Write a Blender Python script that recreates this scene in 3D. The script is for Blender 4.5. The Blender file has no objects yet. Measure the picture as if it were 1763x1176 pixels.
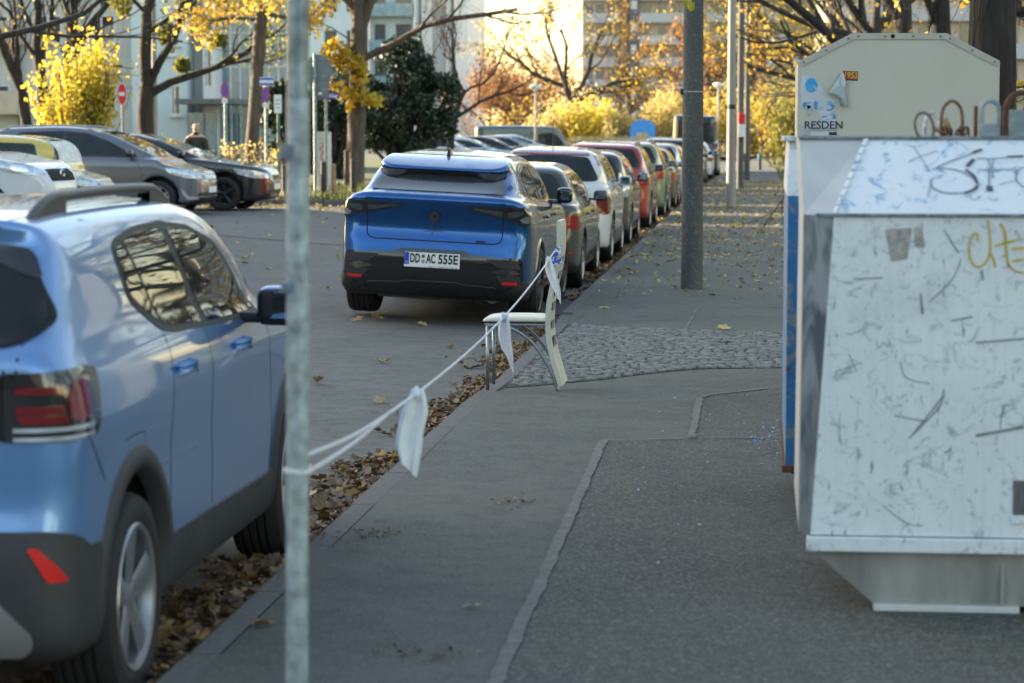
import bpy, bmesh, math, random
import numpy as np
from mathutils import Vector, Matrix
from mathutils.bvhtree import BVHTree
from mathutils.geometry import delaunay_2d_cdt

SC = bpy.context.scene
COL = SC.collection
R = math.radians

# ------------------------------------------------------------------ camera
FPX = 4160.0
PITCH = math.atan(363 / FPX)
YAW = math.atan(428.5 / FPX * math.cos(PITCH))
CAMZ = 1.77
cam_d = bpy.data.cameras.new('camera')
cam = bpy.data.objects.new('camera', cam_d)
COL.objects.link(cam)
cam.location = (0, 0, CAMZ)
cam.rotation_euler = (math.pi / 2 - PITCH, 0, YAW)
cam_d.sensor_width = 36
cam_d.lens = 36 * FPX / 1763
cam_d.clip_end = 3000
cam_d.dof.use_dof = True
cam_d.dof.focus_distance = 16.5
cam_d.dof.aperture_fstop = 3.9
SC.camera = cam

# ------------------------------------------------------------------ sky, sun, exposure
SUN_E = R(13.5)
SUN_A = R(20)          # degrees ahead of straight left
world = bpy.data.worlds.new('World')
SC.world = world
world.use_nodes = True
_n = world.node_tree.nodes
_bg = _n['Background']
_sky = _n.new('ShaderNodeTexSky')
_sky.sky_type = 'NISHITA'
_sky.sun_disc = False
_sky.sun_elevation = SUN_E
_sky.sun_rotation = -(math.pi / 2 - SUN_A)
_sky.dust_density = 1.0
_sky.air_density = 1.0
_sky.ozone_density = .5
_wb = _n.new('ShaderNodeMix')
_wb.data_type = 'RGBA'
_wb.blend_type = 'MULTIPLY'
_wb.inputs[0].default_value = 1
_wb.inputs[7].default_value = (1.08, .985, .885, 1)
world.node_tree.links.new(_sky.outputs[0], _wb.inputs[6])
world.node_tree.links.new(_wb.outputs[2], _bg.inputs[0])
_bg.inputs[1].default_value = 0.12
sun_d = bpy.data.lights.new('sun', 'SUN')
sun_d.energy = 5.0
sun_d.angle = R(0.5)
sun_d.color = (1.0, 0.83, 0.60)
sun = bpy.data.objects.new('sun', sun_d)
COL.objects.link(sun)
_ts = Vector((-math.cos(SUN_A) * math.cos(SUN_E), math.sin(SUN_A) * math.cos(SUN_E), math.sin(SUN_E)))
sun.rotation_euler = (-_ts).to_track_quat('-Z', 'Y').to_euler()
sun.location = (-20, 20, 40)
SC.view_settings.view_transform = 'Standard'
SC.view_settings.look = 'None'
SC.view_settings.exposure = 2.35
SC.view_settings.gamma = 1
SC.cycles.max_bounces = 6
SC.cycles.transparent_max_bounces = 6
SC.cycles.use_denoising = True

# ------------------------------------------------------------------ photograph pixel -> world
_cm = cam.rotation_euler.to_matrix()


def ray(u, v):
    return _cm @ Vector(((u - 881.5) / FPX, (588 - v) / FPX, -1))


def P(u, v, y):
    """point seen at photo pixel (u, v) at street distance y"""
    r = ray(u, v)
    return Vector((0, 0, CAMZ)) + r * (y / r.y)


def PZ(u, v, z):
    r = ray(u, v)
    return Vector((0, 0, CAMZ)) + r * ((z - CAMZ) / r.z)


# ------------------------------------------------------------------ materials
MATS = {}


def _mat(name):
    m = bpy.data.materials.new(name)
    m.use_nodes = True
    nt = m.node_tree
    return m, nt, nt.nodes['Principled BSDF'], nt.links


def noise_fac(nt, scale, detail=4, lo=.35, hi=.65, rough=.55, coord='Object', stretch=None, dist=0):
    tc = nt.nodes.new('ShaderNodeTexCoord')
    src = tc.outputs[coord]
    if stretch:
        mp = nt.nodes.new('ShaderNodeMapping')
        mp.inputs['Scale'].default_value = stretch
        nt.links.new(src, mp.inputs[0])
        src = mp.outputs[0]
    n = nt.nodes.new('ShaderNodeTexNoise')
    n.inputs['Scale'].default_value = scale
    n.inputs['Detail'].default_value = detail
    n.inputs['Roughness'].default_value = rough
    n.inputs['Distortion'].default_value = dist
    nt.links.new(src, n.inputs['Vector'])
    mr = nt.nodes.new('ShaderNodeMapRange')
    mr.inputs[1].default_value = lo
    mr.inputs[2].default_value = hi
    nt.links.new(n.outputs[0], mr.inputs[0])
    return mr.outputs[0]


def mix(nt, fac, a, b):
    m = nt.nodes.new('ShaderNodeMix')
    m.data_type = 'RGBA'
    for s, x in ((m.inputs[0], fac), (m.inputs[6], a), (m.inputs[7], b)):
        if isinstance(x, (int, float)):
            s.default_value = x
        elif isinstance(x, tuple):
            s.default_value = (*x, 1) if len(x) == 3 else x
        else:
            nt.links.new(x, s)
    return m.outputs[2]


def bump(nt, b, h, strength=.3, dist=.01):
    n = nt.nodes.new('ShaderNodeBump')
    n.inputs['Strength'].default_value = strength
    n.inputs['Distance'].default_value = dist
    nt.links.new(h, n.inputs['Height'])
    nt.links.new(n.outputs[0], b.inputs['Normal'])


def plain(name, col, rough=.6, metal=0., var=.18, scale=6, bmp=0, coat=0., alpha=None, spec=.5, stretch=None):
    if name in MATS:
        return MATS[name]
    m, nt, b, L = _mat(name)
    dark = tuple(c * (1 - var) for c in col)
    lite = tuple(min(1, c * (1 + var)) for c in col)
    f = noise_fac(nt, scale, 5, .3, .7, stretch=stretch)
    L.new(mix(nt, f, dark, lite), b.inputs['Base Color'])
    b.inputs['Roughness'].default_value = rough
    b.inputs['Metallic'].default_value = metal
    b.inputs['Coat Weight'].default_value = coat
    b.inputs['Coat Roughness'].default_value = .04
    b.inputs['Specular IOR Level'].default_value = spec
    if bmp:
        bump(nt, b, noise_fac(nt, scale * 8, 3, .2, .8), bmp, .01)
    MATS[name] = m
    return m


def paint(name, col, metal=.35, rough=.32, dirt=.06, dirtcol=(.16, .15, .13)):
    if name in MATS:
        return MATS[name]
    m, nt, b, L = _mat(name)
    f = noise_fac(nt, 2.2, 6, .45, .8)
    mm = nt.nodes.new('ShaderNodeMath')
    mm.operation = 'MULTIPLY'
    mm.inputs[1].default_value = dirt * 3
    L.new(f, mm.inputs[0])
    # pale sky sheen, with dew and dust, painted into colour of upward faces
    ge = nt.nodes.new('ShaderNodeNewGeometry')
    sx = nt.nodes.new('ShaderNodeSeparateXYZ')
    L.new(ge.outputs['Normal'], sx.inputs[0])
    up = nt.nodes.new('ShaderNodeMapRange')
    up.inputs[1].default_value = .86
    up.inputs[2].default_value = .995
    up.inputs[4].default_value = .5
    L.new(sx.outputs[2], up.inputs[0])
    sheen = nt.nodes.new('ShaderNodeMath')
    sheen.operation = 'MULTIPLY'
    L.new(up.outputs[0], sheen.inputs[0])
    L.new(noise_fac(nt, 6, 5, .2, .55), sheen.inputs[1])
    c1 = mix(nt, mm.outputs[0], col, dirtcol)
    L.new(mix(nt, sheen.outputs[0], c1, (.62, .66, .68)), b.inputs['Base Color'])
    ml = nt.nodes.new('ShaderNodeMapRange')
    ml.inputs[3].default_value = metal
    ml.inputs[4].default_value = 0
    L.new(sheen.outputs[0], ml.inputs[0])
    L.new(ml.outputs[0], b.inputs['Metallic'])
    b.inputs['Roughness'].default_value = rough
    b.inputs['Coat Weight'].default_value = 1
    f2 = noise_fac(nt, 5, 6, .3, .9)
    mr = nt.nodes.new('ShaderNodeMapRange')
    mr.inputs[3].default_value = .01
    mr.inputs[4].default_value = .10
    L.new(f2, mr.inputs[0])
    L.new(mr.outputs[0], b.inputs['Coat Roughness'])
    MATS[name] = m
    return m


def glass(name, col=(.012, .015, .017), rough=.03, spec=.8):
    if name in MATS:
        return MATS[name]
    m, nt, b, L = _mat(name)
    f = noise_fac(nt, 3, 5, .4, .8)
    L.new(mix(nt, f, col, tuple(c * 1.6 + .004 for c in col)), b.inputs['Base Color'])
    b.inputs['Roughness'].default_value = rough
    b.inputs['IOR'].default_value = 1.55 if spec > .6 else 1.36
    b.inputs['Specular IOR Level'].default_value = spec
    MATS[name] = m
    return m


def leafmat(name, cols, trans=.5):
    """per-leaf colour variety from the 'rnd' face attribute; leaves let light through"""
    if name in MATS:
        return MATS[name]
    m, nt, b, L = _mat(name)
    at = nt.nodes.new('ShaderNodeAttribute')
    at.attribute_name = 'rnd'
    cr = nt.nodes.new('ShaderNodeValToRGB')
    cr.color_ramp.elements.remove(cr.color_ramp.elements[1])
    for i, c in enumerate(cols):
        e = cr.color_ramp.elements[0] if i == 0 else cr.color_ramp.elements.new(i / (len(cols) - 1))
        e.color = (*c, 1)
    L.new(at.outputs['Fac'], cr.inputs[0])
    L.new(cr.outputs[0], b.inputs['Base Color'])
    b.inputs['Roughness'].default_value = .55
    tr = nt.nodes.new('ShaderNodeBsdfTranslucent')
    L.new(cr.outputs[0], tr.inputs[0])
    ms = nt.nodes.new('ShaderNodeMixShader')
    ms.inputs[0].default_value = trans
    L.new(b.outputs[0], ms.inputs[1])
    L.new(tr.outputs[0], ms.inputs[2])
    L.new(ms.outputs[0], nt.nodes['Material Output'].inputs[0])
    MATS[name] = m
    return m


# ------------------------------------------------------------------ object helpers
def tag(o, label=None, cat=None, group=None, kind=None):
    if label:
        o['label'] = label
    if cat:
        o['category'] = cat
    if group:
        o['group'] = group
    if kind:
        o['kind'] = kind
    return o


def thing(name, label, cat, loc=(0, 0, 0), rz=0, group=None):
    o = bpy.data.objects.new(name, None)
    o.empty_display_size = .1
    COL.objects.link(o)
    o.location = loc
    o.rotation_euler = (0, 0, rz)
    return tag(o, label, cat, group)


def link(name, me, mats, parent=None, loc=(0, 0, 0), rot=(0, 0, 0)):
    o = bpy.data.objects.new(name, me)
    COL.objects.link(o)
    if mats is not None:
        if not isinstance(mats, (list, tuple)):
            mats = [mats]
        if len(me.materials) == 0:
            for m in mats:
                me.materials.append(m)
    o.parent = parent
    o.location = loc
    o.rotation_euler = rot
    return o


def from_bm(name, bm, mats, parent=None, smooth=False, loc=(0, 0, 0), rot=(0, 0, 0), angle=None):
    me = bpy.data.meshes.new(name)
    bm.normal_update()
    if angle is not None:
        smooth = True
        for e in bm.edges:
            if len(e.link_faces) == 2 and e.calc_face_angle(0) > R(angle):
                e.smooth = False
    if smooth:
        for f in bm.faces:
            f.smooth = True
    bm.to_mesh(me)
    bm.free()
    return link(name, me, mats, parent, loc, rot)


def np_mesh(name, V, F, smooth=False, rnd=None):
    """V (n,3), F (m,k) numpy -> mesh"""
    me = bpy.data.meshes.new(name)
    V = np.asarray(V, dtype=np.float32)
    F = np.asarray(F, dtype=np.int32)
    n, (m, k) = len(V), F.shape
    me.vertices.add(n)
    me.vertices.foreach_set('co', V.ravel())
    me.loops.add(m * k)
    me.loops.foreach_set('vertex_index', F.ravel())
    me.polygons.add(m)
    me.polygons.foreach_set('loop_start', np.arange(0, m * k, k, dtype=np.int32))
    me.polygons.foreach_set('loop_total', np.full(m, k, dtype=np.int32))
    if smooth:
        me.polygons.foreach_set('use_smooth', np.ones(m, dtype=bool))
    if rnd is not None:
        a = me.attributes.new('rnd', 'FLOAT', 'FACE')
        a.data.foreach_set('value', np.asarray(rnd, dtype=np.float32))
    me.update(calc_edges=True)
    me.validate()
    return me


def dup(root, loc, rz, name=None, label=None, group=None, recolour=None):
    """copy of a thing with its parts and sub-parts; recolour maps old material -> new"""
    def cp(o, par):
        c = o.copy()
        COL.objects.link(c)
        c.parent = par
        if recolour and c.type == 'MESH':
            for i, s in enumerate(c.material_slots):
                if s.material and s.material.name in recolour:
                    new = recolour[s.material.name]
                    s.link = 'OBJECT'
                    s.material = new
        for ch in KIDS.get(o.name, []) or [x for x in o.children]:
            cp(ch, c)
        return c
    r = cp(root, None)
    r.location = loc
    r.rotation_euler = (0, 0, rz)
    if label:
        r['label'] = label
    if group:
        r['group'] = group
    return r


KIDS = {}


def box(bm, c, s, rot=None, bev=0, seg=2):
    r = bmesh.ops.create_cube(bm, size=1)
    vs = r['verts']
    M = Matrix.Translation(c) @ ((rot.to_4x4() if rot is not None else Matrix.Identity(4))) @ Matrix.Diagonal((*s, 1))
    bmesh.ops.transform(bm, matrix=M, verts=vs)
    if bev:
        es = list({e for v in vs for e in v.link_edges})
        bmesh.ops.bevel(bm, geom=es, offset=bev, segments=seg, affect='EDGES', profile=.6)


def tube(bm, pts, rad, n=8, cap=True, closed=False):
    pts = [Vector(p) for p in pts]
    if not hasattr(rad, '__len__'):
        rad = [rad] * len(pts)
    N = len(pts)
    prev = None
    rings = []
    for i, p in enumerate(pts):
        if closed:
            t = pts[(i + 1) % N] - pts[i - 1]
        else:
            t = pts[min(i + 1, N - 1)] - pts[max(i - 1, 0)]
        if t.length < 1e-9:
            t = Vector((0, 0, 1))
        t.normalize()
        if prev is None:
            a = Vector((1, 0, 0)) if abs(t.x) < .8 else Vector((0, 1, 0))
            x = (a - t * a.dot(t)).normalized()
        else:
            x = (prev - t * prev.dot(t))
            x = x.normalized() if x.length > 1e-6 else Vector((1, 0, 0))
        prev = x
        y = t.cross(x)
        rings.append([bm.verts.new(p + (x * math.cos(2 * math.pi * k / n) + y * math.sin(2 * math.pi * k / n)) * rad[i]) for k in range(n)])
    for i in range(N if closed else N - 1):
        a, b = rings[i], rings[(i + 1) % N]
        for k in range(n):
            bm.faces.new((a[k], a[(k + 1) % n], b[(k + 1) % n], b[k]))
    if cap and not closed:
        bm.faces.new(rings[0][::-1])
        bm.faces.new(rings[-1])


def lathe(bm, prof, n=32, axis='Z', loc=(0, 0, 0), closed=False):
    """prof: list of (r, h)"""
    rings = []
    loc = Vector(loc)
    for r, h in prof:
        ring = []
        for k in range(n):
            a = 2 * math.pi * k / n
            c, s = r * math.cos(a), r * math.sin(a)
            ring.append(bm.verts.new(loc + (Vector((c, s, h)) if axis == 'Z' else Vector((h, c, s)) if axis == 'X' else Vector((s, h, c)))))
        rings.append(ring)
    m = len(rings)
    for i in range(m if closed else m - 1):
        a, b = rings[i], rings[(i + 1) % m]
        for k in range(n):
            bm.faces.new((a[k], a[(k + 1) % n], b[(k + 1) % n], b[k]))
    if not closed:
        for ring, flip in ((rings[0], True), (rings[-1], False)):
            if True:
                bm.faces.new(ring[::-1] if flip else ring)


def prism(bm, poly, axis, a0, a1):
    """extrude 2D poly along axis: 'X' poly=(y,z), 'Y' poly=(x,z), 'Z' poly=(x,y)"""
    def V(p, h):
        return (h, p[0], p[1]) if axis == 'X' else (p[0], h, p[1]) if axis == 'Y' else (p[0], p[1], h)
    A = [bm.verts.new(V(p, a0)) for p in poly]
    B = [bm.verts.new(V(p, a1)) for p in poly]
    n = len(poly)
    bm.faces.new(A)
    bm.faces.new(B[::-1])
    for i in range(n):
        bm.faces.new((A[i], B[i], B[(i + 1) % n], A[(i + 1) % n]))
    bmesh.ops.recalc_face_normals(bm, faces=bm.faces)


def text_mesh(txt, size, bold=0., shear=0., align='CENTER', depth=.0, spacing=1.):
    c = bpy.data.curves.new('lettering', 'FONT')
    c.body = txt
    c.size = size
    c.align_x = align
    c.align_y = 'CENTER'
    c.offset = bold
    c.shear = shear
    c.extrude = depth
    c.space_character = spacing
    c.resolution_u = 3
    o = bpy.data.objects.new('lettering', c)
    COL.objects.link(o)
    bpy.context.view_layer.update()
    me = bpy.data.meshes.new_from_object(o)
    bpy.data.objects.remove(o)
    bpy.data.curves.remove(c)
    me.materials.clear()
    return me


def lettering(name, txt, size, m, parent, loc, rot=(R(90), 0, 0), sx=1., width=None, **kw):
    me = text_mesh(txt, size, **kw)
    if width:
        xs = [v.co.x for v in me.vertices]
        sx = width / (max(xs) - min(xs))
    o = link(name, me, m, parent, loc, rot)
    o.scale = (sx, 1, 1)
    return o


def spline(P, n=6):
    """Catmull-Rom through points"""
    P = [Vector(p) for p in P]
    out = []
    for i in range(len(P) - 1):
        p0, p1, p2, p3 = P[max(i - 1, 0)], P[i], P[i + 1], P[min(i + 2, len(P) - 1)]
        for k in range(n):
            t = k / n
            out.append(.5 * ((2 * p1) + (p2 - p0) * t + (2 * p0 - 5 * p1 + 4 * p2 - p3) * t * t + (3 * p1 - p0 - 3 * p2 + p3) * t ** 3))
    out.append(P[-1].copy())
    return out


def wheel_strip(bm, pts, w, up=Vector((0, 0, 1))):
    pass
# ================================================================== car bodies
def fillet(Pts, r0=.3):
    """round polygon corners with short quadratic arcs; a point may carry its own radius"""
    out = []
    n = len(Pts)
    for i in range(n):
        p = np.array(Pts[i][:2], float)
        r = Pts[i][2] if len(Pts[i]) > 2 else r0
        a, b = np.array(Pts[i - 1][:2], float), np.array(Pts[(i + 1) % n][:2], float)
        la, lb = np.linalg.norm(a - p), np.linalg.norm(b - p)
        ra, rb = min(r, .5 * la), min(r, .5 * lb)
        pa, pb = p + (a - p) / max(la, 1e-9) * ra, p + (b - p) / max(lb, 1e-9) * rb
        for t in (0, .2, .4, .6, .8, 1):
            out.append(tuple((1 - t) ** 2 * pa + 2 * t * (1 - t) * p + t * t * pb))
    res = [out[0]]
    for q in out[1:]:
        if math.dist(q, res[-1]) > 1e-4:
            res.append(q)
    return np.array(res)


def sd(V, px, py):
    px, py = np.broadcast_arrays(px, py)
    d2 = np.full(px.shape, 1e9)
    ins = np.zeros(px.shape, bool)
    n = len(V)
    for i in range(n):
        ax, ay = V[i]
        bx, by = V[(i + 1) % n]
        ex, ey = bx - ax, by - ay
        wx, wy = px - ax, py - ay
        t = np.clip((wx * ex + wy * ey) / (ex * ex + ey * ey + 1e-12), 0, 1)
        dx, dy = wx - t * ex, wy - t * ey
        np.minimum(d2, dx * dx + dy * dy, out=d2)
        if ay != by:
            c = ((ay > py) != (by > py)) & (px < (bx - ax) * (py - ay) / (by - ay) + ax)
            ins ^= c
    d = np.sqrt(d2)
    return np.where(ins, -d, d)


def smax(a, b, k):
    h = np.maximum(k - np.abs(a - b), 0)
    return np.maximum(a, b) + h * h / (4 * k)


def smin(a, b, k):
    h = np.maximum(k - np.abs(a - b), 0)
    return np.minimum(a, b) - h * h / (4 * k)


def mirror_poly(H):
    """half outline [(half width, t)...] ordered from one axis end to the other -> full outline"""
    H = [tuple(h) for h in H]
    return H + [(-h[0], *h[1:]) for h in reversed(H) if h[0] > 1e-6]


class Shape:
    def __init__(s, S):
        s.S = S
        s.pL, s.pG = fillet(S['profL']), fillet(S['profG'])
        s.nL, s.nG = fillet(mirror_poly(S['planL'])), fillet(mirror_poly(S['planG']))
        s.fL, s.fG = fillet(mirror_poly(S['frontL']), .12), fillet(mirror_poly(S['frontG']), .16)
        s.adds = [(fillet(a), fillet(mirror_poly(b)), fillet(mirror_poly(c), .05), k) for a, b, c, k in S.get('adds', [])]
        s.cuts = [(fillet(a, .05), fillet(mirror_poly(b), .05), k) for a, b, k in S.get('cuts', [])]

    def f(s, x, y, z):
        S = s.S
        ax = np.abs(x)
        L = smax(smax(sd(s.pL, y, z), sd(s.nL, ax, y), S.get('kP', .10)), sd(s.fL, ax, z), .05)
        G = smax(smax(sd(s.pG, y, z), sd(s.nG, ax, y), S.get('kG', .10)), sd(s.fG, ax, z), S.get('kGF', .10))
        F = smin(L, G, S.get('kS', .07))
        for a, b, c, k in s.adds:
            F = smin(F, smax(smax(sd(a, y, z), sd(b, ax, y), .03), sd(c, ax, z), .03), k)
        for a, b, k in s.cuts:          # a: (x,z) rear outline, b unused depth by k=(y0,y1)
            pass
        r = S['ra']
        for ya in S['axles']:
            d = np.maximum(np.hypot(y - ya, z - S['rw'] - S.get('arch_up', .02)) - r, (S['hw'] - .30) - ax)
            F = np.maximum(F, -d)
        return F


def surfnets(F, xs, ys, zs):
    S = F < 0
    nx, ny, nz = F.shape
    c = np.zeros((nx - 1, ny - 1, nz - 1), np.int8)
    for i in (0, 1):
        for j in (0, 1):
            for k in (0, 1):
                c += S[i:nx - 1 + i, j:ny - 1 + j, k:nz - 1 + k]
    act = (c > 0) & (c < 8)
    I = np.argwhere(act)
    idx = np.full(act.shape, -1, np.int64)
    idx[act] = np.arange(len(I))
    acc = np.zeros((len(I), 3))
    cnt = np.zeros(len(I))
    i, j, k = I.T
    cor = [(a, b, d) for a in (0, 1) for b in (0, 1) for d in (0, 1)]
    for a in cor:
        for b in cor:
            if sum(abs(p - q) for p, q in zip(a, b)) == 1 and a < b:
                fa, fb = F[i + a[0], j + a[1], k + a[2]], F[i + b[0], j + b[1], k + b[2]]
                m = (fa < 0) != (fb < 0)
                t = np.where(m, fa / np.where(m, fa - fb, 1), 0)
                for q in range(3):
                    acc[:, q] += np.where(m, a[q] + (b[q] - a[q]) * t, 0)
                cnt += m
    h = np.array([xs[1] - xs[0], ys[1] - ys[0], zs[1] - zs[0]])
    V = np.array([xs[0], ys[0], zs[0]]) + (I + acc / cnt[:, None]) * h
    Q = []
    for ax in range(3):
        sl = [slice(None)] * 3
        s2 = [slice(None)] * 3
        sl[ax], s2[ax] = slice(0, -1), slice(1, None)
        A, B = S[tuple(sl)], S[tuple(s2)]
        E = np.argwhere(A != B)
        o1, o2 = (ax + 1) % 3, (ax + 2) % 3
        E = E[(E[:, o1] > 0) & (E[:, o2] > 0) & (E[:, o1] < F.shape[o1] - 1) & (E[:, o2] < F.shape[o2] - 1)]
        flip = A[tuple(E.T)]

        def cell(d1, d2):
            e = E.copy()
            e[:, o1] -= d1
            e[:, o2] -= d2
            return idx[tuple(e.T)]
        q = np.stack([cell(1, 1), cell(0, 1), cell(0, 0), cell(1, 0)], 1)
        q[~flip] = q[~flip][:, ::-1]
        Q.append(q)
    Q = np.concatenate(Q)
    return V, Q[(Q >= 0).all(1)]


class Car:
    """the skin of one kind of car and a way to lay panels on it"""

    def __init__(s, S, h):
        s.S = S
        s.sh = Shape(S)
        hw, L, H = S['hw'], S['L'], S['H']
        xs = np.arange(-hw - 2.5 * h, hw + 3 * h, h)
        xs -= xs.mean()
        ys, zs = np.arange(-.06 - 2 * h, L + .06 + 3 * h, h), np.arange(.08 - h, H + .08 + 2 * h, h)
        F = s.sh.f(xs[:, None, None], ys[None, :, None], zs[None, None, :])
        V, Q = surfnets(F, xs, ys, zs)
        e = 2e-3
        for it in range(3):
            x, y, z = V.T
            f0 = s.sh.f(x, y, z)
            if it == 0 or h < .03:
                g = np.stack([s.sh.f(x + e, y, z) - f0, s.sh.f(x, y + e, z) - f0, s.sh.f(x, y, z + e) - f0], 1) / e
            st = np.clip(f0 / np.maximum((g * g).sum(1), .3), -.5 * h, .5 * h)
            V = V - g * st[:, None]
        s.V, s.Q = V, Q
        s.bvh = BVHTree.FromPolygons([tuple(v) for v in V], [tuple(q) for q in Q])
        # plan outline from rear centre round the right side
        pts = [p for p in s.sh.nL if p[0] >= -1e-6]
        pts = sorted(pts, key=lambda p: 0)
        k0 = min(range(len(s.sh.nL)), key=lambda i: (abs(s.sh.nL[i][0]) + abs(s.sh.nL[i][1] - s.sh.nL[:, 1].min()) * 10))
        arr = np.roll(s.sh.nL, -k0, axis=0)
        if arr[3][0] < 0:
            arr = np.roll(arr[::-1], 1, axis=0)
        arr = [np.array((0, arr[0][1]))] + [a for a in arr if a[0] > 1e-6]
        s.ol = np.array(arr)
        s.cum = np.concatenate([[0], np.cumsum(np.linalg.norm(np.diff(s.ol, axis=0), axis=1))])

    def hit(s, mode, a, b):
        """a, b are 2D panel coordinates -> (point, normal)"""
        S = s.S
        if mode == 'R':
            o, d = Vector((a, -2, b)), Vector((0, 1, 0))
        elif mode == 'F':
            o, d = Vector((a, S['L'] + 2, b)), Vector((0, -1, 0))
        elif mode == 'S':
            o, d = Vector((3, a, b)), Vector((-1, 0, 0))
        elif mode == 'Z':
            o, d = Vector((-3, a, b)), Vector((1, 0, 0))
        elif mode == 'T':
            o, d = Vector((a, b, 4)), Vector((0, 0, -1))
        elif mode == 'W' or mode == 'V':      # wrap: a = distance round the plan outline, V from the front
            sg = 1 if a >= 0 else -1
            t = abs(a)
            if mode == 'V':
                t = s.cum[-1] - t
            i = int(np.clip(np.searchsorted(s.cum, t) - 1, 0, len(s.ol) - 2))
            # smoothed normal
            def pt(t):
                return np.array((np.interp(t, s.cum, s.ol[:, 0]), np.interp(t, s.cum, s.ol[:, 1])))
            p = pt(t)
            q0, q1 = pt(max(t - .08, 0)), pt(min(t + .08, s.cum[-1]))
            if t < .09:
                q0 = np.array((-q1[0], q1[1]))
            if t > s.cum[-1] - .09:
                q1 = np.array((-q0[0], q0[1]))
            tv = (q1 - q0) / max(np.linalg.norm(q1 - q0), 1e-9)
            nrm = np.array((tv[1], -tv[0]))
            o = Vector(((p[0] + nrm[0] * .7) * sg, p[1] + nrm[1] * .7, b))
            d = Vector((-nrm[0] * sg, -nrm[1], 0))
        h = s.bvh.ray_cast(o, d)
        if h[0] is None:
            return None
        n = h[1]
        if n.dot(d) > 0:
            n = -n
        return h[0], n

    def flip(s, mode):
        return False

    def panel(s, name, mode, poly, m, parent, off=.003, h=.04, rad=.0, mirror=False, skirt=None, hole=None):
        """a piece of the skin inside outline poly, laid off mm proud, with edges turned in"""
        if mirror and mode in 'RFTWV':
            poly = [(-p[0], *p[1:]) for p in poly][::-1]
        if mirror and mode == 'S':
            mode = 'Z'
        if rad:
            poly = fillet(poly, rad)
        pts = []
        n = len(poly)
        for i in range(n):
            a, b = np.array(poly[i][:2]), np.array(poly[(i + 1) % n][:2])
            k = max(1, int(math.dist(a, b) / h))
            pts += [tuple(a + (b - a) * t / k) for t in range(k)]
        nb = len(pts)
        A = np.array(pts)
        edges = [(i, (i + 1) % nb) for i in range(nb)]
        gx, gy = np.meshgrid(np.arange(A[:, 0].min() + h / 2, A[:, 0].max(), h), np.arange(A[:, 1].min() + h / 2, A[:, 1].max(), h))
        G = np.stack([gx.ravel(), gy.ravel()], 1)
        if len(G):
            dd = sd(A, G[:, 0], G[:, 1])
            G = G[dd < -.35 * h]
            pts += [tuple(g) for g in G]
        r = delaunay_2d_cdt([Vector(p) for p in pts], edges, [], 1, 1e-6)
        bm = bmesh.new()
        vs = []
        nm = {}
        for p in r[0]:
            hh = s.hit(mode, p[0], p[1])
            if hh is None:
                vs.append(None)
                continue
            v = bm.verts.new(hh[0] + hh[1] * off)
            nm[v] = hh[1]
            vs.append(v)
        for f in r[2]:
            q = [vs[i] for i in f]
            if None in q or len(set(q)) < 3:
                continue
            if max((q[i].co - q[i - 1].co).length for i in range(len(q))) > h * 7 + .05:
                continue
            try:
                bm.faces.new(q)
            except ValueError:
                pass
        bm.normal_update()
        for f in bm.faces:
            if f.normal.dot(nm[f.verts[0]]) < 0:
                f.normal_flip()
        for v in list(bm.verts):
            if not v.link_faces:
                bm.verts.remove(v)
        for f in bm.faces:
            f.smooth = True
        be = [e for e in bm.edges if len(e.link_faces) == 1]
        dep = off + .004 if skirt is None else skirt
        ex = bmesh.ops.extrude_edge_only(bm, edges=be)
        mp = {}
        for e in be:
            e.smooth = False
        for v in ex['geom']:
            if isinstance(v, bmesh.types.BMVert):
                # nearest original
                src = None
                for e in v.link_edges:
                    o = e.other_vert(v)
                    if o in nm and (o.co - v.co).length < 1e-6:
                        src = o
                        break
                if src is not None:
                    v.co = src.co - nm[src] * dep
        return from_bm(name, bm, m, parent)

    def seam(s, bm, mode, line, w=.006, off=.0012, h=.04, closed=False, rad=0):
        if rad and closed:
            line = [tuple(p) for p in fillet(line, rad)]
        if closed:
            line = list(line) + [line[0]]
        pts = []
        for a, b in zip(line[:-1], line[1:]):
            k = max(1, int(math.dist(a[:2], b[:2]) / h))
            pts += [(a[0] + (b[0] - a[0]) * t / k, a[1] + (b[1] - a[1]) * t / k) for t in range(k)]
        pts.append(tuple(line[-1][:2]))
        H = [s.hit(mode, *p) for p in pts]
        prev = None
        for i, hh in enumerate(H):
            if hh is None:
                prev = None
                continue
            p, n = hh
            q0 = H[i - 1] if i and H[i - 1] else hh
            q1 = H[i + 1] if i + 1 < len(H) and H[i + 1] else hh
            t = q1[0] - q0[0]
            if t.length < 1e-7:
                prev = None
                continue
            b = t.normalized().cross(n).normalized() * w * .5
            cur = (bm.verts.new(p + b + n * off), bm.verts.new(p - b + n * off))
            if prev and (prev[0].co - cur[0].co).length < .3:
                bm.faces.new((prev[0], prev[1], cur[1], cur[0]))
            prev = cur

    def seams(s, parent, lst, m, name='panel_gap', h=.04):
        bm = bmesh.new()
        for it in lst:
            mode, line = it[0], it[1]
            w = it[2] if len(it) > 2 else .006
            cl = it[3] if len(it) > 3 else False
            rd = it[4] if len(it) > 4 else 0
            s.seam(bm, mode, line, w, closed=cl, rad=rd, h=h)
        if not bm.faces:
            bm.free()
            return
        bmesh.ops.recalc_face_normals(bm, faces=bm.faces)
        return from_bm(name, bm, m, parent)

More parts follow.
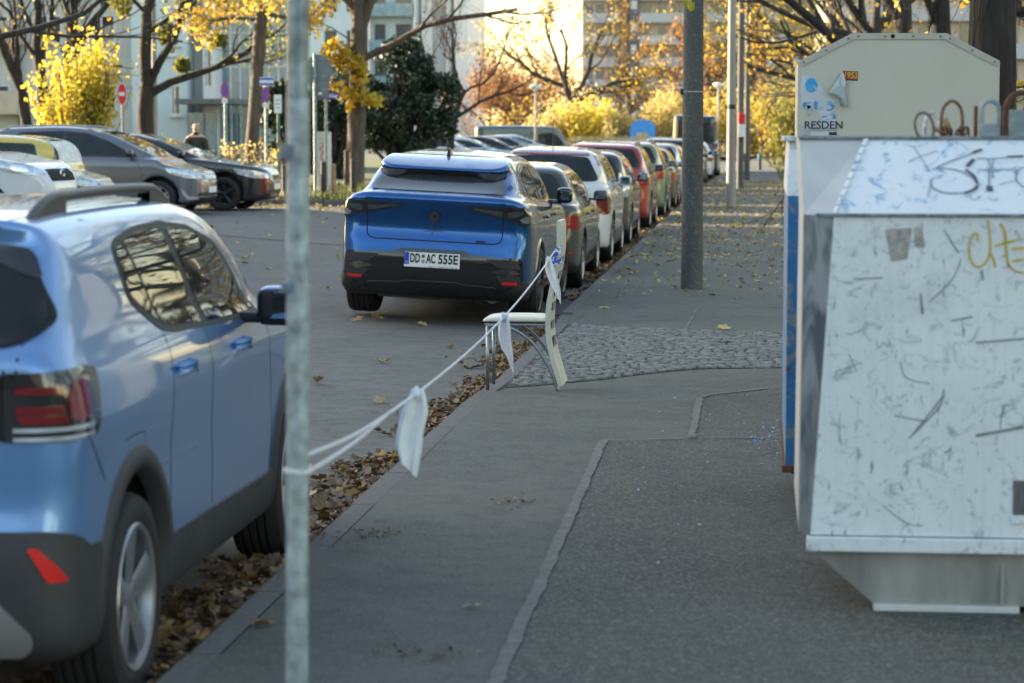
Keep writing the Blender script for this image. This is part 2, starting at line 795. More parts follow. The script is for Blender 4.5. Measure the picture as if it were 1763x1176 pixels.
    def body(s, m, parent, arch_mat):
        me = np_mesh('body', s.V, s.Q, smooth=True)
        o = link('body', me, [m, arch_mat], parent)
        cen = s.V[s.Q].mean(1)
        S = s.S
        w = np.zeros(len(s.Q), np.int32)
        for ya in S['axles']:
            d = np.hypot(cen[:, 1] - ya, cen[:, 2] - S['rw'] - S.get('arch_up', .02))
            w |= ((d < S['ra'] + .012) & (np.abs(cen[:, 0]) > S['hw'] - .34)).astype(np.int32)
        # floor
        w |= (cen[:, 2] < S.get('floor_z', .26)).astype(np.int32)
        me.polygons.foreach_set('material_index', w)
        # the wheel wells meet the skin at a hard edge
        return o


def wheel(parent, x, y, rw, rr, w, n=5, rim='alloy', style='split', seg=40, tread=True, detail=True):
    """wheel (brake disc and barrel) > tyre, rim; outer face towards +X of the car side"""
    sg = 1 if x > 0 else -1
    bm = bmesh.new()
    h = w / 2
    lathe(bm, [(.02, h - .11), (rr - .05, h - .11), (rr - .045, -h + .03), (.02, -h + .03)], seg // 2, 'X')
    bmesh.ops.recalc_face_normals(bm, faces=bm.faces)
    wl = from_bm('wheel', bm, M('black_plastic'), parent, loc=(x, y, rw), rot=(0, 0, 0 if sg > 0 else math.pi), smooth=False)
    bm = bmesh.new()
    prof = [(rr - .004, -h + .012), (rr + .02, -h), (rw - .05, -h - .004), (rw - .018, -h + .008), (rw - .003, -h + .035)]
    if tread:
        k = 4
        for i in range(k):
            x0 = -h + .04 + (w - .08) * (i + .5) / k
            prof += [(rw, x0 - .016), (rw - .008, x0 - .012), (rw - .008, x0 - .004), (rw, x0)]
    prof += [(rw - .003, h - .035), (rw - .018, h - .008), (rw - .05, h + .004), (rr + .02, h), (rr - .004, h - .012)]
    lathe(bm, prof, seg, 'X', closed=True)
    bmesh.ops.recalc_face_normals(bm, faces=bm.faces)
    from_bm('tyre', bm, M('rubber'), wl, angle=40)
    bm = bmesh.new()
    lathe(bm, [(rr, -h + .02), (rr + .002, h - .012), (rr - .006, h - .002), (rr - .02, h - .008), (rr - .03, h - .05), (rr - .03, -h + .02)], seg, 'X', closed=True)
    if detail:
        lathe(bm, [(.0, h - .02), (.028, h - .02), (.055, h - .03), (.06, h - .08), (0, h - .08)], 20, 'X')
        for i in range(n):
            a0 = 2 * math.pi * i / n + .3
            for da in ((-.13, .13) if style == 'split' else (0,)):
                wd0, wd1 = (.020, .030) if style == 'split' else (.034, .058 if style == 'wide' else .034)
                ri, ro = .04, rr - .012
                ring = []
                for r_, wd, xx, th in ((ri, wd0, h - .026, .05), ((ri + ro) / 2, (wd0 + wd1) / 2, h - .018, .045), (ro, wd1, h - .012, .035)):
                    a = a0 + da * (r_ - ri) / (ro - ri) * 2.0
                    er, et = Vector((0, math.cos(a), math.sin(a))), Vector((0, -math.sin(a), math.cos(a)))
                    ring.append([er * r_ + et * s1 * wd * k + Vector((xx - t, 0, 0)) for s1, t, k in ((-1, .008, 1), (-1, 0, .6), (1, 0, .6), (1, .008, 1), (1, th, .8), (-1, th, .8))])
                rv = [[bm.verts.new(p) for p in rg] for rg in ring]
                for A, B in zip(rv[:-1], rv[1:]):
                    for q in range(6):
                        bm.faces.new((A[q], A[(q + 1) % 6], B[(q + 1) % 6], B[q]))
                bm.faces.new(rv[0])
                bm.faces.new(rv[-1][::-1])
    bmesh.ops.recalc_face_normals(bm, faces=bm.faces)
    from_bm('rim', bm, M(rim), wl, angle=35)
    return wl


def M(k):
    return MATS[k]


# ---- shared car materials
plain('black_plastic', (.016, .017, .018), .55, var=.25, bmp=.1)
plain('grey_cladding', (.035, .037, .04), .55, var=.2, scale=3, bmp=.12)
plain('gap', (.004, .004, .004), .8)
plain('gloss_black', (.006, .006, .007), .12, coat=1.)
plain('rubber', (.018, .018, .019), .75, var=.3, bmp=.15)
plain('alloy', (.40, .41, .42), .36, .85, var=.06)
plain('dark_alloy', (.05, .052, .056), .3, .8, var=.1)
plain('mirror_silver', (.22, .25, .27), .06, 1., var=.05)
plain('chrome', (.75, .76, .77), .12, 1., var=.04)
plain('silver_trim', (.42, .43, .44), .35, .7, var=.05)
plain('plate_white', (.78, .78, .76), .4, var=.04)
plain('plate_blue', (.01, .06, .42), .4)
plain('plate_ink', (.008, .008, .01), .5)
plain('red_reflector', (.62, .012, .01), .2, coat=1., var=.1)
plain('red_lens', (.32, .008, .01), .1, coat=1., var=.15)
plain('dark_lens', (.03, .012, .013), .08, coat=1., var=.3)
plain('smoke_lens', (.015, .016, .018), .06, coat=1., var=.3)
plain('clear_lens', (.52, .56, .6), .1, .3, coat=1., var=.35, scale=14)
plain('amber_lens', (.5, .13, .01), .15, coat=1.)
plain('badge_metal', (.13, .135, .145), .22, 1.)
plain('dark_badge', (.03, .03, .034), .25, .6)
glass('tinted_glass', spec=.45)
glass('window_glass', (.02, .028, .03), .02, .5)
plain('deep_red_lens', (.17, .006, .008), .08, coat=1., var=.2)
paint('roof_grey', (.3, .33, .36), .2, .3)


def std_plan(hw, L, nose=.55, tail=.74):
    return [(0, 0), (hw * tail, .0), (hw * .96, .16), (hw, .75), (hw, L - 1.1), (hw * .955, L - .45), (hw * nose, L), (0, L)]


def std_spec(L=4.25, hw=.89, H=1.47, belt=.98, hood=.93, ax=(.85, 3.45), rw=.315, ra=.365, rear=(.10, .62), ws=(2.35, 3.15), roof_peak=1.8, tail_top=1.0, nose_z=.62, tum=.70, van=False):
    """rear = y of glass foot and y of roof end; ws = y of roof front end and of the glass foot"""
    S = dict(L=L, hw=hw, H=H, axles=ax, rw=rw, ra=ra, belt=belt, rear=rear, ws=ws, hood=hood)
    S['profL'] = [(.30, .20, .1), (.06, .26, .1), (0, .42, .1), (0, .60, .08), (.04, .72, .08), (.05, tail_top - .1, .1), (.08, tail_top, .1),
                  (.4, belt + .03), (ws[1] - .2, belt - .01), (ws[1], hood + .03), (L - .75, hood - .06), (L - .22, hood - .17, .25), (L - .03, nose_z + .05, .15), (L, nose_z - .12, .1), (L - .04, .28, .1), (L - .25, .19, .1)]
    S['profG'] = [(rear[0] + .02, .6, .01), (rear[0], tail_top - .02, .02), (rear[1] - .06, H - .10, .15), (rear[1] + .12, H - .03), (roof_peak, H), (ws[0] - .35, H - .03), (ws[0] + .12, H - .14, .4), (ws[1], hood, .02), (ws[1], .6, .01)]
    S['planL'] = std_plan(hw, L)
    g = hw * .97
    S['planG'] = [(0, rear[0] - .03), (g * .70, rear[0] - .01), (g * .93, rear[0] + .35), (g, 1.3), (g, ws[1] - 1.0), (g * .84, ws[1] - .05), (0, ws[1] + .12)]
    S['frontL'] = [(0, .13, .01), (hw * .90, .15), (hw * .97, .26), (hw * .985, .5), (hw, .66), (hw * .985, belt - .12), (hw * .94, belt + .05), (hw * .7, belt + .16), (0, belt + .3)]
    S['frontG'] = [(0, .4, .01), (hw * .96, .5), (hw * .945, belt), (hw * tum + .03, H - .13), (hw * tum - .10, H + .02), (hw * tum - .3, H + .10), (0, H + .12)]
    return S


def build_car(name, label, cat, S, h, pm, glassm='window_glass', rim='alloy', spokes=5, style='split', group=None, side_poly=None, lights='hatch', lowdetail=False, rails=None, ph=None, roof_mat=None, tail_mat='red_lens', plate=True, antenna=None, handles=True):
    """a complete generic car, rear at local y=0, facing +y"""
    car = Car(S, h)
    root = thing(name, label, cat, group=group)
    L, hw, H, belt, ws, rear, hood = S['L'], S['hw'], S['H'], S['belt'], S['ws'], S['rear'], S['hood']
    car.body(pm, root, M('black_plastic'))
    ph = ph or max(.05, h)
    # side glass
    b = belt + .035
    sp = side_poly or [(rear[1] + .28, b + .06), (rear[1] + .40, H - .16), (1.7, H - .115), (ws[0] - .15, H - .15), (ws[1] - .38, b + .02), (ws[1] - .5, b)]
    y0, y1 = sp[0][0], sp[-2][0]
    mid = S.get('bpillar', y0 + (y1 - y0) * .56)
    for mir in (False, True):
        car.panel('window_trim', 'S', sp, M('gloss_black'), root, .0025, ph, mirror=mir, rad=.08)
        A = np.array(fillet(sp, .08))
        c = A.mean(0)

        def clip(lo, hi):
            ys = np.linspace(lo, hi, 14)
            top, bot = [], []
            for y in ys:
                zz = []
                for i in range(len(A)):
                    p, q = A[i], A[(i + 1) % len(A)]
                    if (p[0] - y) * (q[0] - y) <= 0 and p[0] != q[0]:
                        zz.append(p[1] + (q[1] - p[1]) * (y - p[0]) / (q[0] - p[0]))
                if len(zz) >= 2 and max(zz) - min(zz) > .06:
                    top.append((y, max(zz) - .022))
                    bot.append((y, min(zz) + .022))
            return bot + top[::-1]
        for lo, hi in ((y0 + .03, mid - .035), (mid + .035, y1 - .02)):
            pg = clip(lo, hi)
            if len(pg) > 4:
                car.panel('side_window', 'S', pg, M(glassm), root, .005, ph, mirror=mir)
        if handles:
            for yy in (mid - .55 if mid - .55 > S['axles'][0] + .2 else mid - .32, mid + .28 if S.get('h2') is None else S['h2']):
                hh = car.hit('Z' if mir else 'S', yy, belt - .10)
                if hh:
                    bm = bmesh.new()
                    box(bm, hh[0] + hh[1] * .016, (.022, .19, .032), bev=.009)
                    from_bm('door_handle', bm, pm, root, smooth=True)
        # mirror
        sg = -1 if mir else 1
        my = ws[1] - .52
        hh = car.hit('Z' if mir else 'S', my, b - .02)
        if hh:
            bm = bmesh.new()
            box(bm, hh[0] + Vector((sg * .13, .03, .06)), (.17, .13, .14), bev=.05, seg=3)
            box(bm, hh[0] + Vector((sg * .03, .03, .015)), (.12, .06, .035), bev=.012)
            mo = from_bm('mirror', bm, pm if S.get('paint_mirror', True) else M('gloss_black'), root, angle=40)
            bm = bmesh.new()
            box(bm, hh[0] + Vector((sg * .13, -.037, .062)), (.12, .006, .095), bev=.002)
            from_bm('mirror_glass', bm, M('mirror_silver'), mo)
    # rear glass and windscreen
    gx = hw * .70
    tt = S.get('tail_z', S['profL'][6][1])
    rg = [(0, tt + .03), (gx + .03, tt + .05), (gx + .05, tt + .10), (gx - .10, H - .125), (0, H - .105)]
    full = lambda H_: [(-p[0], p[1]) for p in H_[:0:-1] if p[0] > 0] + H_ if H_[0][0] == 0 else H_
    rgp = [(x, z) for x, z in rg] + [(-x, z) for x, z in rg[::-1] if x > 0]
    car.panel('rear_window', 'R', rgp, M(glassm), root, .004, ph, rad=.06)
    wx = hw * .80
    wg = [(0, hood + .07), (wx, hood + .10), (wx - .10, H - .12), (0, H - .085)]
    wgp = wg + [(-x, z) for x, z in wg[::-1] if x > 0]
    car.panel('windscreen', 'F', wgp, M(glassm), root, .004, ph, rad=.06)
    # bumper inserts
    if S.get('low_black', True):
        car.panel('bumper', 'W', [(-hw * .8, .22), (hw * .8, .22), (hw * .78, .36), (-hw * .78, .36)], M('black_plastic'), root, .006, ph * 1.2, rad=.03)
    # lights
    if lights == 'hatch':
        tl = [(hw * .62, tt - .15), (hw * .64, tt - .25), (hw + .04, tt - .285), (hw + .10, tt - .27), (hw + .16, tt - .12), (hw * .8, tt - .125)]
    elif lights == 'tall':
        tl = [(hw * .80, tt - .25), (hw * 1.02, tt - .24), (hw * 1.06, tt + .12), (hw * .93, tt + .14)]
    else:
        tl = lights
    for mir in (False, True):
        car.panel('tail_light', 'W', tl, M(tail_mat), root, .006, ph * .8, rad=.02, mirror=mir)
        hl = [(hw * .50, hood - .32), (hw * .52, hood - .235), (hw * .85, hood - .17), (hw + .30, hood - .12), (hw + .22, hood - .235), (hw * .9, hood - .31)]
        lt = car.panel('headlight', 'V', hl, M('clear_lens'), root, .006, ph * .8, rad=.03, mirror=mir)
        for y in S['axles']:
            wheel(root, (-1 if mir else 1) * (hw - .13), y, S['rw'], S['rw'] - .10, .205, spokes, rim, style, 28, tread=not lowdetail)
    # grille
    car.panel('grille', 'V', [(-hw * .45, hood - .33), (hw * .45, hood - .33), (hw * .5, hood - .26), (-hw * .5, hood - .26)], M('gloss_black'), root, .005, ph)
    car.panel('air_intake', 'V', [(-hw * .72, .26), (hw * .72, .26), (hw * .62, .42), (-hw * .62, .42)], M('black_plastic'), root, .006, ph, rad=.04)
    if plate:
        for mode, z in (('R', S.get('plate_z', .62)), ('F', .47)):
            hh = car.hit(mode, 0, z)
            if hh:
                bm = bmesh.new()
                yy = hh[0].y + (-.012 if mode == 'R' else .012)
                box(bm, (0, yy, z), (.52, .016, .11), bev=.003)
                pl = from_bm('licence_plate', bm, M('plate_white'), root)
    # gaps
    ln = []
    for md in 'SZ':
        ln.append((md, [(mid, b), (mid + .01, .8), (mid + .05, .34)]))
        ln.append((md, [(ws[1] - .42, b - .01), (ws[1] - .28, .75), (ws[1] - .30, .34)]))
        ln.append((md, [(y0 + .05, b + .02), (S['axles'][0] + S['ra'] + .02, .62), (S['axles'][0] + S['ra'] + .12, .34), (ws[1] - .3, .34)]))
    ln.append(('R', [(-hw * .62, tt), (-hw * .60, tt - .33), (hw * .60, tt - .33), (hw * .62, tt)]))
    ln.append(('T', [(-hw * .72, ws[1] + .12), (-hw * .62, L - .3), (0, L - .18), (hw * .62, L - .3), (hw * .72, ws[1] + .12)]))
    car.seams(root, ln, M('gap'), h=max(.05, ph * .8))
    if roof_mat:
        rp = [(-hw * .62, rear[1] + .02), (hw * .62, rear[1] + .02), (hw * .64, ws[0] - .05), (-hw * .64, ws[0] - .05)]
        car.panel('roof_skin', 'T', rp, roof_mat, root, .003, ph * 2, rad=.1)
    if rails:
        for sg in (-1, 1):
            pts = []
            for y in np.linspace(rear[1] + .12, ws[0] + .05, 10):
                hh = car.hit('T', sg * hw * .62, y)
                if hh:
                    e = min(1, min(y - rear[1] - .12, ws[0] + .05 - y) * 6)
                    pts.append(hh[0] + Vector((0, 0, -.01 + .055 * e)))
            bm = bmesh.new()
            tube(bm, pts, .016, 6)
            from_bm('roof_rail', bm, M(rails), root, smooth=True)
    if antenna:
        hh = car.hit('T', 0, rear[1] + .25)
        bm = bmesh.new()
        if antenna == 'rod':
            tube(bm, [hh[0], hh[0] + Vector((0, -.02, .05)), hh[0] + Vector((0, -.10, .42))], [.012, .006, .004], 6)
        else:
            prism(bm, [(hh[0].y - .08, hh[0].z - .02), (hh[0].y + .08, hh[0].z - .01), (hh[0].y - .05, hh[0].z + .055), (hh[0].y - .075, hh[0].z + .05)], 'X', -.018, .018)
        from_bm('antenna', bm, M('black_plastic'), root)
    return root, car
# ================================================================== the light blue crossover, nearest
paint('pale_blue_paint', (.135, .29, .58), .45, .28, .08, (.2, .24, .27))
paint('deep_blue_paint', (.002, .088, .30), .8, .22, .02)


def light_blue_car():
    hw, L, H = .88, 4.11, 1.58
    S = dict(L=L, hw=hw, H=H, axles=(.76, 3.31), rw=.328, ra=.385, kS=.09, kP=.10, kG=.14, kGF=.12, floor_z=.28)
    S['profL'] = [(.30, .24, .1), (.06, .27, .1), (.0, .42, .1), (0, .58, .05), (.03, .66, .03), (.055, .72, .06), (.045, .86, .05), (.05, 1.08, .05), (.07, 1.15, .05),
                  (.3, 1.18), (1.5, 1.135), (2.9, 1.08), (3.25, 1.05), (3.8, .98), (4.05, .84, .2), (4.11, .62), (4.08, .36), (3.9, .24)]
    S['profG'] = [(.11, .8, .01), (.085, 1.13, .03), (.34, 1.44, .05), (.30, 1.495, .02), (.30, 1.525, .03), (.7, 1.565), (1.5, 1.582), (2.1, 1.555), (2.55, 1.45, .4), (3.3, 1.05, .02), (3.3, .8, .01)]
    S['planL'] = [(0, 0), (.66, .0), (.835, .085, .14), (.875, .34), (.88, .8), (.88, 3.0), (.86, 3.6), (.6, 4.05), (0, 4.11)]
    S['planG'] = [(0, .06), (.70, .075), (.83, .20, .16), (.85, .7), (.85, 1.4), (.85, 2.3), (.75, 3.25), (0, 3.4)]
    S['frontL'] = [(0, .15, .01), (.80, .20), (.855, .32), (.865, .48), (.872, .62, .1), (.868, .80, .1), (.88, .955, .03), (.862, 1.0, .05), (.845, 1.07), (.7, 1.20), (0, 1.3)]
    S['frontG'] = [(0, .4, .01), (.87, .6), (.845, 1.06), (.745, 1.40), (.675, 1.54, .12), (.5, 1.582), (0, 1.60)]
    car = Car(S, .022)
    root = thing('parked_car', 'light blue crossover with grey wheel arches and roof rail, nearest car to the camera', 'car')
    pm, bk = M('pale_blue_paint'), M('grey_cladding')
    car.body(pm, root, M('black_plastic'))
    # glass
    sp = [(.97, 1.235), (.94, 1.395), (1.02, 1.43), (1.3, 1.457), (1.65, 1.462), (2.02, 1.435), (2.36, 1.36), (2.78, 1.08), (2.74, 1.055), (1.4, 1.10), (1.25, 1.115)]
    for mir in (False, True):
        car.panel('window_trim', 'S', sp, M('black_plastic'), root, .003, .04, mirror=mir, rad=.05)
        car.panel('quarter_glass', 'S', [(1.0, 1.25), (.975, 1.392), (1.065, 1.41), (1.255, 1.145)], M('window_glass'), root, .006, .03, mirror=mir, rad=.03)
        car.panel('side_window', 'S', [(1.095, 1.415), (1.3, 1.435), (1.61, 1.438), (1.79, 1.105), (1.4, 1.125), (1.29, 1.137)], M('window_glass'), root, .006, .03, mirror=mir, rad=.03)
        car.panel('side_window', 'S', [(1.70, 1.435), (2.0, 1.412), (2.32, 1.34), (2.68, 1.10), (2.66, 1.085), (1.88, 1.10)], M('window_glass'), root, .006, .03, mirror=mir, rad=.03)
    rw = [(-.755, 1.20), (-.765, 1.24), (-.66, 1.43), (-.5, 1.452), (.5, 1.452), (.66, 1.43), (.765, 1.24), (.755, 1.20), (.68, 1.16), (-.68, 1.16)]
    car.panel('rear_window', 'R', rw, M('tinted_glass'), root, .009, .025, rad=.05)
    car.panel('spoiler_trim', 'R', [(-.72, 1.33), (-.67, 1.43), (-.5, 1.457), (.5, 1.457), (.67, 1.43), (.72, 1.33), (.55, 1.40), (-.55, 1.40)], M('gloss_black'), root, .013, .025, rad=.04)
    car.panel('windscreen', 'F', [(-.7, 1.1), (.7, 1.1), (.58, 1.45), (-.58, 1.45)], M('tinted_glass'), root, .004, .06, rad=.06)
    # lower cladding and bumper
    bt = [(.80, .645), (.90, .625), (.99, .58), (1.09, .578), (1.14, .25), (.9, .245), (.4, .25)]
    car.panel('bumper', 'W', bt + [(-x, z) for x, z in bt[::-1]], bk, root, .010, .04, rad=.03)
    car.panel('skid_plate', 'W', [(-.60, .50), (.60, .50), (.76, .34), (.74, .29), (-.74, .29), (-.76, .34)], M('silver_trim'), root, .016, .05, rad=.04)
    for mir in (False, True):
        car.panel('reflector', 'W', [(.735, .60), (.765, .60), (.805, .56), (.855, .50), (.79, .50)], M('red_reflector'), root, .016, .02, mirror=mir, rad=.012)
        tlb = [(.675, .897), (.675, 1.092), (1.0, 1.095), (1.105, 1.085), (1.075, .93), (1.05, .897)]
        lamp = car.panel('tail_light', 'W', tlb, M('smoke_lens'), root, .008, .03, rad=.02, mirror=mir)
        o = car.panel('red_lamp', 'W', [(.875, .955), (.865, 1.01), (.89, 1.06), (.965, 1.065), (.99, 1.05), (.99, .95)], M('deep_red_lens'), lamp, .012, .02, rad=.02, mirror=mir)
        for z in (1.04, .985):
            car.panel('red_lamp', 'W', [(.715, z - .008), (.715, z + .012), (.855, z + .014), (.855, z - .008)], M('deep_red_lens'), lamp, .012, .03, mirror=mir)
        car.panel('red_lamp', 'W', [(.735, .948), (.715, .972), (.86, .972), (.868, .948)], M('deep_red_lens'), lamp, .012, .03, mirror=mir)
        for z in (.932, .906):
            car.panel('clear_lamp', 'W', [(.705, z - .006), (.705, z + .006), (1.01, z + .006), (1.0, z - .006)], M('clear_lens'), lamp, .012, .03, mirror=mir)
        # wheel arch trims
        for ya in S['axles']:
            bm = bmesh.new()
            cz = S['rw'] + .02
            rows = []
            for t in np.linspace(R(-22), R(202), 40):
                row = []
                for r, off in ((.372, -.04), (.385, .012), (.405, .016), (.44, .014), (.455, .0)):
                    y, z = ya + r * math.cos(t), cz + r * math.sin(t)
                    hh = car.hit('Z' if mir else 'S', ya + max(r, .41) * math.cos(t), cz + max(r, .41) * math.sin(t))
                    if hh is None or abs(hh[0].x) < .75:
                        row = None
                        break
                    sg = -1 if mir else 1
                    row.append(bm.verts.new((hh[0].x + sg * off, y, z)))
                rows.append(row)
            for A, B in zip(rows[:-1], rows[1:]):
                if A and B:
                    for k in range(len(A) - 1):
                        bm.faces.new((A[k], A[k + 1], B[k + 1], B[k]))
            bmesh.ops.recalc_face_normals(bm, faces=bm.faces)
            from_bm('wheel_arch_trim', bm, bk, root, smooth=True)
        car.panel('sill_trim', 'S', [(1.185, .27), (1.19, .455), (2.0, .445), (2.88, .43), (2.89, .27)], bk, root, .012, .05, mirror=mir, rad=.02)
        for k, yy in enumerate((1.36, 2.24)):
            hh = car.hit('Z' if mir else 'S', yy, .985)
            bm = bmesh.new()
            sg = -1 if mir else 1
            prism(bm, [(yy - .095, .0), (yy - .08, .026), (yy + .08, .03), (yy + .095, .0)], 'Z', .97, 1.0)
            for v in bm.verts:
                v.co = Vector((hh[0].x + sg * (v.co.y if False else 0), 0, 0)) + Vector((sg * v.co.y, v.co.x, v.co.z)) if True else v.co
            bmesh.ops.bevel(bm, geom=list(bm.edges), offset=.006, segments=2, affect='EDGES')
            bmesh.ops.recalc_face_normals(bm, faces=bm.faces)
            from_bm('door_handle', bm, pm, root, smooth=True)
        # door mirror
        sg = -1 if mir else 1
        hh = car.hit('Z' if mir else 'S', 2.42, 1.055)
        bm = bmesh.new()
        box(bm, hh[0] + Vector((sg * .135, .03, .06)), (.165, .15, .15), bev=.055, seg=4)
        mo = from_bm('mirror', bm, pm, root, smooth=True)
        bm = bmesh.new()
        box(bm, hh[0] + Vector((sg * .133, .025, .025)), (.150, .140, .075), bev=.035, seg=3)
        box(bm, hh[0] + Vector((sg * .04, .03, .015)), (.14, .07, .04), bev=.014)
        box(bm, hh[0] + Vector((sg * .13, -.02, .065)), (.130, .07, .120), bev=.028, seg=3)
        from_bm('mirror_base', bm, M('black_plastic'), mo, smooth=True)
        bm = bmesh.new()
        box(bm, hh[0] + Vector((sg * .128, -.050, .065)), (.125, .012, .10), rot=Matrix.Rotation(sg * R(-14), 3, 'Z'), bev=.003)
        from_bm('mirror_glass', bm, M('mirror_silver'), mo)
        # roof rail
        pts, rad = [], []
        for y in np.linspace(.44, 2.15, 24):
            h2 = car.hit('T', sg * .625, y)
            e = min(1, min(y - .44, 2.15 - y) / .30)
            e = 1 - (1 - e) ** 2.2
            pts.append(h2[0] + Vector((0, 0, -.02 + .064 * e)))
        bm = bmesh.new()
        tube(bm, pts, .019, 10)
        for v in bm.verts:
            pass
        for ya, yb in ((.42, .80), (1.84, 2.17)):
            rows = []
            for y in np.linspace(ya, yb, 8):
                h2 = car.hit('T', sg * .625, y)
                e = min(1, max(0, min(y - .44, 2.15 - y)) / .30)
                e = 1 - (1 - e) ** 2.2
                top = h2[0].z - .02 + .072 * e
                rows.append([bm.verts.new((sg * .625 + s * .017, y, z)) for s, z in ((-1, h2[0].z - .03), (-1, top), (1, top), (1, h2[0].z - .03))])
            for A, B in zip(rows[:-1], rows[1:]):
                for k in range(3):
                    bm.faces.new((A[k], A[k + 1], B[k + 1], B[k]))
        bmesh.ops.recalc_face_normals(bm, faces=bm.faces)
        from_bm('roof_rail', bm, plain('satin_rail', (.055, .058, .06), .42, .3, var=.1), root, angle=50)
        for ya in S['axles']:
            wheel(root, sg * (.88 - .125), ya, S['rw'], .232, .215, 5, 'alloy', 'wide', 56)
    car.panel('light_bar', 'W', [(-.672, .90), (-.672, 1.088), (.672, 1.088), (.672, .90)], M('gloss_black'), root, .006, .05, rad=.01)
    for mir in (False, True):
        car.panel('headlight', 'V', [(.45, .80), (.5, .92), (.8, .97), (1.2, .99), (1.1, .85)], M('clear_lens'), root, .006, .05, rad=.03, mirror=mir)
    car.panel('grille', 'V', [(-.6, .35), (.6, .35), (.55, .78), (-.55, .78)], M('gloss_black'), root, .006, .06, rad=.05)
    ln = []
    for md in 'SZ':
        ln += [(md, [(1.79, 1.10), (1.80, .8), (1.81, .46)], .006), (md, [(2.80, 1.05), (2.86, .8), (2.87, .44)], .006),
               (md, [(1.25, 1.11), (1.22, .95), (1.2, .78), (1.19, .46)], .006),
               (md, [(.62, .66), (.80, .665), (.84, .675), (.86, .70), (.86, .80), (.84, .835), (.80, .84), (.70, .84), (.62, .835)], .004)]
    for sg in (1, -1):
        ln += [('W', [(sg * .675, .897), (sg * .675, 1.10)], .008), ('R', [(sg * .70, 1.09), (sg * .705, 1.17)], .008),
               ('W', [(sg * .64, .897), (sg * .62, .80), (sg * .56, .70), (0, .69)], .007),
               ('W', [(sg * .98, .90), (sg * 1.05, .84), (sg * 1.15, .745)], .005)]
        ln += [('T', [(sg * .60, .34), (sg * .62, .6), (sg * .63, 1.5), (sg * .62, 2.3)], .006)]
    car.seams(root, ln, M('gap'), h=.03)
    # filler flap outline, washer, plate
    hh = car.hit('R', 0, .78)
    bm = bmesh.new()
    box(bm, (0, hh[0].y - .008, .79), (.52, .014, .11), bev=.003)
    from_bm('licence_plate', bm, M('plate_white'), root)
    return root


car0 = light_blue_car()
# right rear wheel face meets photo (243,1035)
_a = R(.2)
_rw = Vector((-1.902, 7.25, 0))
_off = Matrix.Rotation(_a, 3, 'Z') @ Vector((.87, .76, 0))
car0.location = _rw - _off
car0.rotation_euler = (0, 0, _a)


